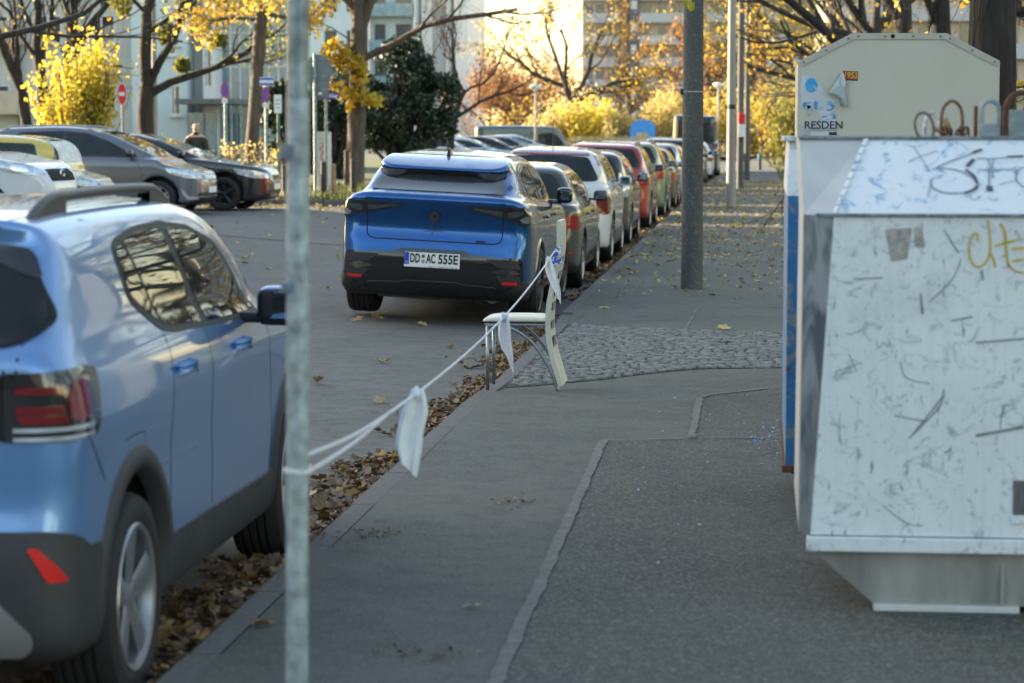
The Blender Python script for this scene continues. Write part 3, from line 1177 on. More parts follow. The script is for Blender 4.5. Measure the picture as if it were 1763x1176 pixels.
# ================================================================== the dark blue coupe crossover
def deep_blue_car():
    hw, L, H = .933, 4.71, 1.60
    S = dict(L=L, hw=hw, H=H, axles=(1.07, 3.81), rw=.36, ra=.405, kS=.10, kP=.12, kG=.12, kGF=.14, floor_z=.26)
    S['profL'] = [(.40, .22, .1), (.10, .27, .1), (.02, .38, .06), (0, .50, .06), (.0, .64, .03), (.035, .70, .05), (.055, .76, .04), (.10, .86, .12), (.095, .98, .08), (.05, 1.07, .05), (.02, 1.13, .03), (.015, 1.185, .02), (.07, 1.215, .05),
                  (.5, 1.20), (1.6, 1.11), (3.3, 1.07), (3.75, 1.06), (4.35, .95), (4.62, .80, .2), (4.71, .6), (4.68, .32), (4.5, .2)]
    S['profG'] = [(.17, .8, .01), (.15, 1.2, .02), (.60, 1.435, .05), (.74, 1.52, .1), (1.15, 1.59), (2.0, 1.62), (2.7, 1.585), (3.0, 1.49, .4), (3.75, 1.08, .02), (3.75, .8, .01)]
    S['planL'] = [(0, 0), (.58, .0), (.84, .07, .16), (.92, .36), (.933, 1.0), (.93, 3.5), (.90, 4.1), (.62, 4.6), (0, 4.71)]
    S['planG'] = [(0, .12), (.64, .13), (.80, .55, .4), (.86, 1.3), (.87, 2.6), (.75, 3.7), (0, 3.85)]
    S['frontL'] = [(0, .15, .01), (.83, .19), (.905, .30), (.925, .45), (.933, .66), (.915, .86, .1), (.905, 1.0, .1), (.885, 1.10, .08), (.80, 1.19, .1), (.55, 1.27), (0, 1.32)]
    S['frontG'] = [(0, .4, .01), (.88, .6), (.80, 1.14), (.635, 1.47), (.56, 1.59, .1), (.40, 1.68), (0, 1.72)]
    S['adds'] = [([(.44, 1.412), (.425, 1.446), (.72, 1.545), (1.0, 1.575), (1.0, 1.45), (.7, 1.43)], [(0, .43), (.50, .44), (.62, .56), (.66, 1.0), (0, 1.05)], [(0, 1.3), (.70, 1.3), (.66, 1.44), (.54, 1.60), (0, 1.68)], .02)]
    car = Car(S, .022)
    root = thing('parked_car', 'deep blue coupe crossover with white number plate, rear facing the camera', 'car')
    pm, gb = M('deep_blue_paint'), M('gloss_black')
    car.body(pm, root, M('black_plastic'))
    car.panel('rear_window', 'R', [(-.63, 1.232), (-.645, 1.25), (-.555, 1.404), (.555, 1.404), (.645, 1.25), (.63, 1.232)], plain('privacy_glass', (.03, .034, .037), .12, coat=.6, var=.1), root, .008, .025, rad=.02)
    bm = bmesh.new()
    prev = None
    for x in np.linspace(-.605, .605, 60):
        a = abs(x)
        zb = float(np.interp(a, [0, .32, .42, .52, .605], [1.384, 1.384, 1.346, 1.346, 1.395]))
        h0 = car.hit('R', x, zb)
        yl = float(np.interp(a, [0, .46, .58, .62], [.436, .442, .50, .55]))
        p0 = h0[0] + Vector((0, -.004, 0))
        p1 = Vector((x, min(yl + .012, h0[0].y + .12), 1.422))
        cur = [bm.verts.new(p0 + Vector((0, .01, -.004))), bm.verts.new(p0 + Vector((0, -.010, 0))), bm.verts.new(p0.lerp(p1, .5) + Vector((0, -.014, 0))), bm.verts.new(p1)]
        if prev:
            for k in range(3):
                bm.faces.new((prev[k], cur[k], cur[k + 1], prev[k + 1]))
        prev = cur
    bmesh.ops.recalc_face_normals(bm, faces=bm.faces)
    from_bm('spoiler_trim', bm, M('black_plastic'), root, smooth=True)
    car.panel('sunroof', 'T', [(-.44, 1.02), (.44, 1.02), (.50, 1.10), (.52, 2.5), (-.52, 2.5), (-.50, 1.10)], M('tinted_glass'), root, .003, .06, rad=.04)
    # black lower rear
    low = [(.29, .70), (.36, .668), (.62, .652), (.83, .655), (.87, .60), (.90, .44), (.86, .40), (.70, .30), (.40, .285)]
    car.panel('bumper_insert', 'W', [(-x, z) for x, z in low[::-1]] + low, gb, root, .006, .04, rad=.015)
    lip = [(.88, .44), (1.10, .42), (1.16, .27), (.9, .25), (.0, .25)]
    car.panel('bumper', 'W', [(x, z) for x, z in lip] + [(-x, z) for x, z in lip[-2::-1]] + [(-.7, .33), (.7, .33)], M('black_plastic'), root, .009, .05, rad=.015)
    # darker recesses inside the insert
    for mir in (False, True):
        car.panel('air_vent', 'W', [(.50, .635), (.80, .635), (.845, .55), (.62, .56)], M('black_plastic'), root, .010, .03, rad=.02, mirror=mir)
        car.panel('silver_blade', 'W', [(.56, .515), (.60, .535), (.70, .555), (.80, .535), (.835, .505), (.70, .49)], M('badge_metal'), root, .014, .03, rad=.01, mirror=mir)
        car.panel('lamp_recess', 'W', [(.60, .49), (.83, .49), (.86, .42), (.80, .385), (.69, .385)], M('black_plastic'), root, .011, .03, rad=.01, mirror=mir)
        car.panel('reflector', 'W', [(.665, .405), (.668, .432), (.81, .432), (.815, .405)], M('red_reflector'), root, .016, .02, rad=.006, mirror=mir)
        tl = [(.295, 1.118), (.31, 1.088), (.50, 1.048), (.665, 1.012), (.72, 1.008), (.775, 1.0), (.84, .957), (.90, .955), (.985, .962), (.975, 1.115), (.80, 1.128)]
        lamp = car.panel('tail_light', 'W', tl, M('smoke_lens'), root, .007, .025, rad=.01, mirror=mir)
        car.panel('clear_lamp', 'W', [(.36, 1.102), (.37, 1.092), (.64, 1.038), (.64, 1.085)], plain('lamp_inner', (.075, .082, .09), .15, .3, coat=1., var=.35, scale=22), lamp, .010, .02, mirror=mir)
        car.panel('clear_lamp', 'W', [(.70, 1.03), (.70, 1.085), (.86, 1.09), (.84, 1.06), (.76, 1.03)], M('lamp_inner'), lamp, .010, .02, mirror=mir)
        car.panel('clear_lamp', 'W', [(.86, .985), (.83, 1.015), (.89, 1.045), (.94, 1.04), (.945, .98)], plain('lamp_clear', (.20, .22, .24), .2, .2, coat=1., var=.3, scale=18), lamp, .010, .02, mirror=mir)
        sg = -1 if mir else 1
        sp = [(.80, 1.22), (.98, 1.36), (1.2, 1.455), (1.6, 1.50), (2.2, 1.505), (2.7, 1.46), (3.30, 1.12), (3.28, 1.09), (2.0, 1.13), (1.2, 1.17)]
        car.panel('window_trim', 'S', sp, gb, root, .003, .05, mirror=mir, rad=.04)
        car.panel('side_window', 'S', [(1.05, 1.20), (1.12, 1.37), (1.24, 1.43), (1.6, 1.475), (1.95, 1.48), (2.02, 1.15), (1.3, 1.185)], M('window_glass'), root, .006, .04, mirror=mir, rad=.03)
        car.panel('side_window', 'S', [(2.06, 1.48), (2.2, 1.48), (2.66, 1.438), (3.18, 1.125), (2.14, 1.15)], M('window_glass'), root, .006, .04, mirror=mir, rad=.03)
        hh = car.hit('Z' if mir else 'S', 2.86, 1.09)
        bm = bmesh.new()
        box(bm, hh[0] + Vector((sg * .135, .03, .09)), (.165, .15, .16), bev=.06, seg=4)
        box(bm, hh[0] + Vector((sg * .04, .03, .02)), (.14, .07, .04), bev=.014)
        mo = from_bm('mirror', bm, gb, root, smooth=True)
        bm = bmesh.new()
        box(bm, hh[0] + Vector((sg * .135, -.044, .09)), (.115, .010, .10), rot=Matrix.Rotation(sg * R(-14), 3, 'Z'), bev=.003)
        from_bm('mirror_glass', bm, M('mirror_silver'), mo)
        for yy in (1.62, 2.46):
            hh = car.hit('Z' if mir else 'S', yy, 1.0)
            bm = bmesh.new()
            box(bm, hh[0] + hh[1] * .02, (.026, .19, .035), bev=.011)
            from_bm('door_handle', bm, pm, root, smooth=True)
        for ya in S['axles']:
            wheel(root, sg * (.933 - .145), ya, S['rw'], .262, .285, 5, 'dark_alloy', 'split', 48)
            # painted arch lip
            bm = bmesh.new()
            cz = S['rw'] + .02
            rows = []
            for t in np.linspace(R(-18), R(198), 36):
                row = []
                for r, off in ((.388, -.05), (.400, .008), (.425, .010), (.44, .0)):
                    h2 = car.hit('Z' if mir else 'S', ya + max(r, .43) * math.cos(t), cz + max(r, .43) * math.sin(t))
                    if h2 is None or abs(h2[0].x) < .8:
                        row = None
                        break
                    row.append(bm.verts.new((h2[0].x + sg * off, ya + r * math.cos(t), cz + r * math.sin(t))))
                rows.append(row)
            for A, B in zip(rows[:-1], rows[1:]):
                if A and B:
                    for k in range(3):
                        bm.faces.new((A[k], A[k + 1], B[k + 1], B[k]))
            bmesh.ops.recalc_face_normals(bm, faces=bm.faces)
            from_bm('wheel_arch_trim', bm, gb, root, smooth=True)
        car.panel('sill_trim', 'S', [(1.52, .27), (1.54, .40), (3.3, .40), (3.34, .27)], gb, root, .012, .06, mirror=mir, rad=.02)
        car.panel('headlight', 'V', [(.45, .72), (.5, .80), (.8, .86), (1.25, .90), (1.1, .76)], M('clear_lens'), root, .006, .05, rad=.03, mirror=mir)
    car.panel('windscreen', 'F', [(-.70, 1.12), (.70, 1.12), (.56, 1.50), (-.56, 1.50)], M('tinted_glass'), root, .004, .06, rad=.05)
    car.panel('grille', 'V', [(-.6, .35), (.6, .35), (.55, .72), (-.55, .72)], gb, root, .006, .06, rad=.05)
    # seams
    ln = [('W', [(-.655, 1.02), (-.655, .86), (-.648, .82), (-.62, .788), (-.57, .775), (.57, .775), (.62, .788), (.648, .82), (.655, .86), (.655, 1.02)], .011),
          ('W', [(-.665, 1.01), (-.668, 1.13), (-.64, 1.19)], .008), ('W', [(.665, 1.01), (.668, 1.13), (.64, 1.19)], .008),
          ('T', [(-.55, .98), (-.45, .985), (.45, .985), (.55, .98)], .006)]
    for md in 'SZ':
        ln += [(md, [(2.03, 1.14), (2.0, .8), (1.98, .40)], .006), (md, [(3.26, 1.08), (3.34, .75), (3.32, .40)], .006),
               (md, [(1.22, 1.17), (1.46, .9), (1.52, .62), (1.56, .40)], .006)]
    car.seams(root, ln, M('gap'), h=.025)
    # lower diffuser line
    bm = bmesh.new()
    for sg in (1, -1):
        pts = []
        for s_, z in ((.64, .335), (.60, .375), (.30, .385), (.24, .40), (0, .402)):
            h2 = car.hit('W', sg * s_, z)
            pts.append(h2[0] + h2[1] * .012)
        tube(bm, pts, .009, 6)
    from_bm('diffuser_blade', bm, M('dark_alloy'), root, smooth=True)
    # tail pipe and underside
    bm = bmesh.new()
    tube(bm, [(.55, .32, .27), (.55, .9, .26)], .07, 12)
    box(bm, (-.25, .45, .26), (.6, .3, .10), bev=.03)
    from_bm('silencer', bm, plain('dull_steel', (.12, .12, .12), .5, .8), root, smooth=False)
    # plate
    h2 = car.hit('R', 0, .60)
    yp = h2[0].y - .016
    bm = bmesh.new()
    box(bm, (0, yp + .010, .595), (.536, .016, .148), bev=.004)
    fr = from_bm('plate_holder', bm, M('gloss_black'), root)
    bm = bmesh.new()
    box(bm, (0, yp, .598), (.522, .006, .138), bev=.002)
    pl = from_bm('licence_plate', bm, M('plate_white'), root)
    bm = bmesh.new()
    box(bm, (-.238, yp - .0035, .608), (.043, .003, .112))
    from_bm('country_band', bm, M('plate_blue'), pl)
    yt = yp - .0052
    lettering('plate_letters', 'DD', .118, M('plate_ink'), pl, (-.160, yt, .608), width=.092, bold=.0036)
    lettering('plate_letters', 'AC', .118, M('plate_ink'), pl, (-.010, yt, .608), width=.088, bold=.0036)
    lettering('plate_letters', '555E', .118, M('plate_ink'), pl, (.150, yt, .608), width=.186, bold=.0036)
    lettering('country_letter', 'D', .03, M('plate_white'), pl, (-.238, yt - .0008, .572))
    bm = bmesh.new()
    for z, mi in ((.632, 0), (.585, 1)):
        bmesh.ops.create_circle(bm, cap_ends=True, segments=20, radius=.0165 if mi == 0 else .018, matrix=Matrix.Translation((-.083, yt, z)) @ Matrix.Rotation(R(90), 4, 'X'))
    for i, f in enumerate(bm.faces):
        f.material_index = i
    from_bm('seal', bm, [plain('seal_brown', (.16, .07, .06), .5), plain('seal_green', (.25, .35, .30), .5, var=.5, scale=60)], pl)
    # holder strip of worn small print
    bm = bmesh.new()
    rr = random.Random(4)
    x = -.06
    while x < .24:
        w = rr.uniform(.004, .012)
        if rr.random() < .75:
            box(bm, (x + w / 2, yt, .538 + rr.uniform(-.003, .003)), (w, .001, rr.uniform(.004, .010)))
        x += w + rr.uniform(.003, .01)
    from_bm('worn_print', bm, M('plate_ink'), pl)
    # diamond emblem
    y0 = min(car.hit('R', 0, zz)[0].y for zz in (.94, 1.0, 1.066)) + .004
    bm = bmesh.new()

    def loz(w, h, w2, h2_, ya, yb):
        o = [(0, h), (w, h * .12), (w, -h * .12), (0, -h), (-w, -h * .12), (-w, h * .12)]
        i = [(0, h2_), (w2, h2_ * .1), (w2, -h2_ * .1), (0, -h2_), (-w2, -h2_ * .1), (-w2, h2_ * .1)]
        O = [bm.verts.new((x, ya, 1.005 + z)) for x, z in o]
        I = [bm.verts.new((x, ya, 1.005 + z)) for x, z in i]
        O2 = [bm.verts.new((x, yb, 1.005 + z)) for x, z in o]
        I2 = [bm.verts.new((x, yb, 1.005 + z)) for x, z in i]
        for k in range(6):
            q = (k + 1) % 6
            bm.faces.new((O[k], O[q], I[q], I[k]))
            bm.faces.new((O[k], O2[k], O2[q], O[q]))
            bm.faces.new((I[k], I[q], I2[q], I2[k]))
    loz(.046, .064, .036, .050, y0 - .016, y0 + .02)
    loz(.028, .040, .017, .026, y0 - .012, y0 + .02)
    bmesh.ops.recalc_face_normals(bm, faces=bm.faces)
    from_bm('emblem', bm, M('badge_metal'), root)
    bm = bmesh.new()
    prism(bm, [(0, 1.068), (.049, 1.015), (.049, .995), (0, .942), (-.049, .995), (-.049, 1.015)], 'Y', y0 - .007, y0 + .02)
    from_bm('emblem_plate', bm, M('dark_badge'), root)
    # script lettering drawn in strokes
    strokes = [[(0, 0), (.02, .05), (.03, .052), (.034, .035), (.015, .025), (.03, .0), (.04, .004)],
               [(.062, .02), (.05, .022), (.045, .006), (.055, 0), (.064, .018), (.066, .004), (.075, .004)],
               [(.075, .004), (.095, .045), (.10, .052), (.096, .035), (.082, -.02), (.078, -.026), (.084, -.01), (.10, .012)],
               [(.118, .02), (.106, .022), (.101, .006), (.111, 0), (.12, .018), (.122, .004), (.130, .004)],
               [(.130, .004), (.15, .045), (.146, .05), (.138, .02), (.14, .002), (.152, .006)],
               [(.152, .008), (.168, .016), (.164, .024), (.156, .016), (.158, .002), (.176, .003), (.19, .009)],
               [(.076, .018), (.112, .026)]]
    bm = bmesh.new()
    for st in strokes:
        pts = []
        for p in spline([(a, b, 0) for a, b in st], 4):
            h3 = car.hit('R', -.115 + p.x * 1.15, .862 + p.y * 1.1)
            pts.append(h3[0] + Vector((0, -.003, 0)))
        tube(bm, pts, .0022, 5)
    from_bm('script_lettering', bm, M('dark_badge'), root)
    bm = bmesh.new()
    h2 = car.hit('R', .44, .79)
    box(bm, (.44, h2[0].y - .002, .793), (.085, .006, .015), bev=.002)
    from_bm('badge', bm, M('gloss_black'), root)
    # shark fin
    h2 = car.hit('T', 0, .93)
    bm = bmesh.new()
    yy, zz = h2[0].y, h2[0].z
    prism(bm, [(yy - .09, zz - .02), (yy + .12, zz), (yy - .02, zz + .06), (yy - .06, zz + .075), (yy - .085, zz + .07)], 'X', -.022, .022)
    for v in bm.verts:
        if v.co.z > zz + .04:
            v.co.x *= .35
    from_bm('antenna', bm, gb, root)
    h2 = car.hit('W', -.50, .535)
    return root


car1 = deep_blue_car()
car1.location = (-3.07, 22.3, -.032)
car1.rotation_euler = (0, R(2.9), R(-.3))
# ================================================================== ground, road, pavement
RNG = np.random.default_rng(7)
rnd = random.Random(11)


def sstep(t):
    t = min(1, max(0, t))
    return t * t * (3 - 2 * t)


def kx(y):
    """outer (road side) edge of the kerb"""
    return -1.83 + (max(0, y - 45) ** 2) * 1.4e-4


def road_z(x, y):
    z = .22 * sstep((-x - 5.5) / 4) * sstep((90 - y) / 30)
    g = sstep((y - 10.5) / 8)
    d = kx(y) - x
    if d < 3:
        z -= .085 * g * (1 - d / 3) if d > 0 else .085 * g
    return z


def kerb_z(y):
    return .10 - .055 * sstep((y - 15.2) / .8) * sstep((22.2 - y) / .8)


def pave_z(x, y):
    z = .10
    k = kerb_z(y)
    t = sstep((x - kx(y)) / 1.3)
    return k + (z - k) * t


def asphalt(name, c0, c1, speck, scale, bmp, patches=.0, stain=(.03, .03, .03), rough=.85):
    m, nt, b, L = _mat(name)
    big = noise_fac(nt, .9, 6, .3, .72, coord='Object', dist=.6)
    col = mix(nt, big, c0, c1)
    mid = noise_fac(nt, 7, 5, .45, .75)
    mm = nt.nodes.new('ShaderNodeMath')
    mm.operation = 'MULTIPLY'
    mm.inputs[1].default_value = .6
    L.new(mid, mm.inputs[0])
    col = mix(nt, mm.outputs[0], col, stain)
    tc = nt.nodes.new('ShaderNodeTexCoord')
    vo = nt.nodes.new('ShaderNodeTexVoronoi')
    vo.inputs['Scale'].default_value = scale
    L.new(tc.outputs['Object'], vo.inputs['Vector'])
    cr = nt.nodes.new('ShaderNodeValToRGB')
    cr.color_ramp.elements[0].position = .1
    cr.color_ramp.elements[1].position = .95
    sp = nt.nodes.new('ShaderNodeSeparateColor')
    L.new(vo.outputs['Color'], sp.inputs[0])
    L.new(sp.outputs[0], cr.inputs[0])
    m2 = nt.nodes.new('ShaderNodeMath')
    m2.operation = 'POWER'
    m2.inputs[1].default_value = 3
    L.new(sp.outputs[0], m2.inputs[0])
    m3 = nt.nodes.new('ShaderNodeMath')
    m3.operation = 'MULTIPLY'
    m3.inputs[1].default_value = .7
    L.new(m2.outputs[0], m3.inputs[0])
    col = mix(nt, m3.outputs[0], col, speck)
    L.new(col, b.inputs['Base Color'])
    b.inputs['Roughness'].default_value = rough
    b.inputs['Specular IOR Level'].default_value = .3
    n = nt.nodes.new('ShaderNodeBump')
    n.inputs['Strength'].default_value = bmp
    n.inputs['Distance'].default_value = .006
    L.new(vo.outputs['Distance'], n.inputs['Height'])
    n2 = nt.nodes.new('ShaderNodeBump')
    n2.inputs['Strength'].default_value = .35
    n2.inputs['Distance'].default_value = .04
    L.new(noise_fac(nt, 2.5, 5, .2, .8), n2.inputs['Height'])
    L.new(n.outputs[0], n2.inputs['Normal'])
    L.new(n2.outputs[0], b.inputs['Normal'])
    MATS[name] = m
    return m


asphalt('road_asphalt', (.106, .113, .103), (.146, .150, .135), (.21, .21, .185), 130, .3)
asphalt('pavement_asphalt', (.074, .082, .073), (.124, .130, .112), (.21, .21, .18), 160, .35, stain=(.042, .047, .042))
asphalt('coarse_asphalt', (.050, .056, .050), (.082, .086, .076), (.24, .24, .21), 105, .5, stain=(.038, .040, .033))
plain('joint_mortar', (.155, .156, .138), .9, var=.25, scale=18, bmp=.3)
plain('granite', (.135, .132, .125), .85, var=.3, scale=40, bmp=.4)
plain('sett_stone', (.175, .18, .165), .8, var=.35, scale=11, bmp=.4)
plain('sett_joint', (.05, .043, .032), .95, var=.4, scale=30, bmp=.4)
plain('soil', (.055, .045, .03), .95, var=.35, scale=3, bmp=.4)
plain('grass_green', (.07, .085, .028), .9, var=.4, scale=2.5, bmp=.5)


def sheet(name, xs_of, ys, zf, m, kind='structure', dz=0):
    """grid sheet: for each y a list of x"""
    V, F = [], []
    n = None
    for y in ys:
        X = xs_of(y)
        n = len(X)
        V += [(x, y, zf(x, y) + dz) for x in X]
    for j in range(len(ys) - 1):
        for i in range(n - 1):
            a = j * n + i
            F.append((a, a + 1, a + n + 1, a + n))
    o = link(name, np_mesh(name, V, F, smooth=True), m)
    o['kind'] = kind
    return o


sheet('ground', lambda y: np.linspace(-900, 900, 13), np.linspace(-300, 1500, 13), lambda x, y: -.12, M('soil'))
sheet('road', lambda y: np.concatenate([np.linspace(-58, -12, 24), np.linspace(-11, kx(y) + .02, 26)]), np.concatenate([np.linspace(-20, 10, 16), np.linspace(10.5, 24, 28), np.linspace(25, 200, 90)]), road_z, M('road_asphalt'))


def pave_right(y):
    return .62 + 3.6 * sstep((18.6 - y) / .6) + max(0, y - 45) ** 2 * 1.2e-4


sheet('pavement', lambda y: np.concatenate([np.linspace(kx(y) + .12, kx(y) + 1.5, 9), np.linspace(kx(y) + 1.6, pave_right(y), 6)]), np.concatenate([np.linspace(-15, 14, 16), np.linspace(14.4, 24, 49), np.linspace(25, 190, 56)]), pave_z, M('pavement_asphalt'))
sheet('lawn', lambda y: np.linspace(pave_right(y), 60, 10), np.concatenate([np.linspace(-15, 17, 8), np.linspace(17.5, 20, 12), np.linspace(21, 190, 40)]), lambda x, y: .06 + .03 * sstep((x - 1) / 3), M('grass_green'))

# coarse patch of newer asphalt with its pale joint
PATCH = [(-.80, -8), (-.78, 7.2), (-.80, 9.35), (-.83, 12.9), (-.36, 13.05), (-.366, 15.05), (-.30, 15.25), (.15, 15.78), (4.0, 16.1), (4.0, -8)]
bm = bmesh.new()
bm.faces.new([bm.verts.new((x, y, .104)) for x, y in PATCH])
bmesh.ops.triangulate(bm, faces=bm.faces)
from_bm('asphalt_patch', bm, M('coarse_asphalt'))['kind'] = 'structure'


def strip(name, line, w, z, m, jit=.3, kind='structure'):
    V, F = [], []
    P_ = []
    for a, b in zip(line[:-1], line[1:]):
        k = max(2, int(math.dist(a, b) / .08))
        P_ += [(a[0] + (b[0] - a[0]) * t / k, a[1] + (b[1] - a[1]) * t / k) for t in range(k)]
    P_.append(line[-1])
    for i, p in enumerate(P_):
        q0, q1 = P_[max(i - 1, 0)], P_[min(i + 1, len(P_) - 1)]
        t = Vector((q1[0] - q0[0], q1[1] - q0[1])).normalized()
        n = Vector((-t.y, t.x))
        ww = w * (1 + jit * (rnd.random() * 2 - 1)) / 2
        s = (rnd.random() - .5) * w * .25
        for k in (1, -1):
            x, y = p[0] + n.x * (ww * k + s), p[1] + n.y * (ww * k + s)
            V.append((x, y, pave_z(x, y) + z))
    for i in range(len(P_) - 1):
        F.append((2 * i, 2 * i + 1, 2 * i + 3, 2 * i + 2))
    o = link(name, np_mesh(name, V, F), m)
    o['kind'] = kind
    return o


strip('pavement_joint', [(-.78, -4), (-.785, 7.2), (-.80, 9.35), (-.83, 12.9)], .046, .009, M('joint_mortar'), .16)
strip('pavement_joint', [(-.83, 12.93), (-.36, 13.06), (.1, 13.1)], .025, .009, M('joint_mortar'), .6)
strip('pavement_joint', [(-.36, 13.1), (-.366, 15.05), (-.30, 15.25), (.05, 15.66)], .04, .009, M('joint_mortar'))
strip('pavement_joint', [(-.62, 20.35), (-.58, 22.8), (-.1, 23.0), (.6, 23.0)], .02, .004, M('joint_mortar'), .6)

# kerb stones
bm = bmesh.new()
y = -12.0
while y < 185:
    ln = rnd.uniform(.9, 1.15)
    y1 = y + ln
    g = .006
    z0, z1 = kerb_z(y + .02), kerb_z(y1 - .02)
    xa, xb = kx(y), kx(y1)
    j = rnd.uniform(-.006, .006)
    c = .018
    pr = [(0 + c * .2, -.35), (0 + c * .2, -c), (c, 0), (.125 - .005, .0), (.125, -.006), (.125, -.35)]
    A = [bm.verts.new((xa + j + px, y + g, z0 + pz)) for px, pz in pr]
    B = [bm.verts.new((xb + j + px, y1 - g, z1 + pz)) for px, pz in pr]
    for k in range(5):
        bm.faces.new((A[k], A[k + 1], B[k + 1], B[k]))
    bm.faces.new(A[::-1])
    bm.faces.new(B)
    y = y1
bmesh.ops.recalc_face_normals(bm, faces=bm.faces)
from_bm('kerb', bm, M('granite'))['kind'] = 'structure'
# dark bed in the kerb joints
sheet('kerb_bed', lambda y: [kx(y) + .004, kx(y) + .125], np.linspace(-12, 185, 300), lambda x, y: kerb_z(y) - .012, M('sett_joint'))

# small granite setts crossing the pavement
NEAR = [(-1.75, 16.0), (-1.05, 16.3), (-.43, 16.9), (.16, 17.05), (3, 17.2)]
FAR = [(-1.75, 21.5), (-.92, 20.5), (-.27, 20.05), (.18, 20.1), (3, 20.3)]


def ny(x, T):
    return float(np.interp(x, [p[0] for p in T], [p[1] for p in T]))


sheet('sett_bed', lambda y: [0], [0], lambda x, y: 0, M('sett_joint')) if False else None
V, F = [], []
xs_ = np.linspace(-1.70, 2.6, 40)
for x in xs_:
    a, b = ny(x, NEAR) + .035, ny(x, FAR) - .035
    for t in np.linspace(0, 1, 14):
        V.append((x, a + (b - a) * t, pave_z(x, a + (b - a) * t) + .004))
for i in range(39):
    for j in range(13):
        a = i * 14 + j
        F.append((a, a + 14, a + 15, a + 1))
link('sett_bed', np_mesh('sett_bed', V, F), M('sett_joint'))['kind'] = 'structure'
V, F = [], []
y = 15.9
row = 0
while y < 21.6:
    d = rnd.uniform(.058, .080)
    x = -1.70 + rnd.uniform(0, .08)
    while x < 2.4:
        w = rnd.uniform(.055, .11)
        cx = x + w / 2
        sl = .12 * math.sin(cx * 1.9)
        yy = y + sl
        if ny(cx, NEAR) + .03 < yy and yy + d < ny(cx, FAR) - .02:
            z = pave_z(cx, yy) + rnd.uniform(.011, .020)
            base = pave_z(cx, yy) - .01
            tl = [rnd.uniform(-.006, .006) for _ in range(4)]
            i0 = len(V)
            e = .004
            jx = [rnd.uniform(-.007, .007) for _ in range(8)]
            cs = [(x + e + jx[0], yy + e + jx[1]), (x + w - e + jx[2], yy + e + jx[3]), (x + w - e + jx[4], yy + d - e + jx[5]), (x + e + jx[6], yy + d - e + jx[7])]
            mx, my = sum(c[0] for c in cs) / 4, sum(c[1] for c in cs) / 4
            V += [(c[0], c[1], base) for c in cs]
            V += [(c[0], c[1], z - .010 + t) for c, t in zip(cs, tl)]
            V += [(mx + (c[0] - mx) * .80, my + (c[1] - my) * .80, z + t * .6) for c, t in zip(cs, tl)]
            for k in range(4):
                q = (k + 1) % 4
                F.append((i0 + k, i0 + q, i0 + 4 + q, i0 + 4 + k))
                F.append((i0 + 4 + k, i0 + 4 + q, i0 + 8 + q, i0 + 8 + k))
            F.append((i0 + 8, i0 + 9, i0 + 10, i0 + 11))
        x += w + .004
    y += d + .004
    row += 1
link('cobblestone_crossing', np_mesh('cobblestone_crossing', V, F), M('sett_stone'))['kind'] = 'structure'

# verge beyond the parking lot
def verge_z(x, y):
    return road_z(x, y) + .10


VX0, VX1, VY0, VY1 = -58, -7.9, 49.5, 62.0
sheet('grass_verge', lambda y: np.linspace(VX0, VX1, 40), np.linspace(VY0, VY1, 14), lambda x, y: verge_z(x, y) + .02 * math.sin(x * 2.1 + y), M('grass_green'))
bm = bmesh.new()
x = VX0
while x < VX1:
    box(bm, (x + .5, VY0 - .06, verge_z(x, VY0) - .08), (.985, .12, .22), bev=.012)
    x += 1
from_bm('verge_kerb', bm, M('granite'))['kind'] = 'structure'
bm = bmesh.new()
for yy in np.arange(VY0, VY1, 1.0):
    box(bm, (VX1 + .06, yy + .5, verge_z(VX1, yy) - .08), (.12, .985, .22), bev=.012)
from_bm('verge_kerb', bm, M('granite'))['kind'] = 'structure'
sheet('garden_ground', lambda y: np.linspace(-90, -8.2, 20), np.linspace(66, 140, 10), lambda x, y: .16, M('grass_green'))
sheet('park_ground', lambda y: np.linspace(-8.2, 60, 20), np.linspace(150, 330, 10), lambda x, y: .15, M('grass_green'))
# paler strip of repaired road surface
V = [(-9.5, 37.2), (-4.6, 37.0), (-4.5, 41.8), (-9.5, 42.0)]
bm = bmesh.new()
bmesh.ops.create_grid(bm, x_segments=20, y_segments=12, size=.5, matrix=Matrix.Translation((-7.2, 38.6, 0)) @ Matrix.Diagonal((6.2, 4.4, 1, 1)))
for v in bm.verts:
    v.co.z = road_z(v.co.x, v.co.y) + .006
asphalt('road_repair', (.118, .122, .112), (.155, .157, .142), (.2, .195, .18), 110, .3)
from_bm('road_repair_patch', bm, M('road_repair'))['kind'] = 'structure'


# ------------------------------------------------------------------ fallen leaves
def leaf_template(lobed=True):
    o = []
    n = 12
    for k in range(n):
        a = 2 * math.pi * k / n
        r = (1.0 if k % 2 == 0 else .62) if lobed else (1 if k % 3 else .8)
        x, y = r * math.sin(a) * .5, r * math.cos(a) * .55
        o.append((x, y, .10 * (x * x * 4) + .05 * math.sin(3 * a)))
    V = [(0, 0, -.03)] + o
    F = [(0, 1 + k, 1 + (k + 1) % n) for k in range(n)]
    return np.array(V), np.array(F)


LT = leaf_template()


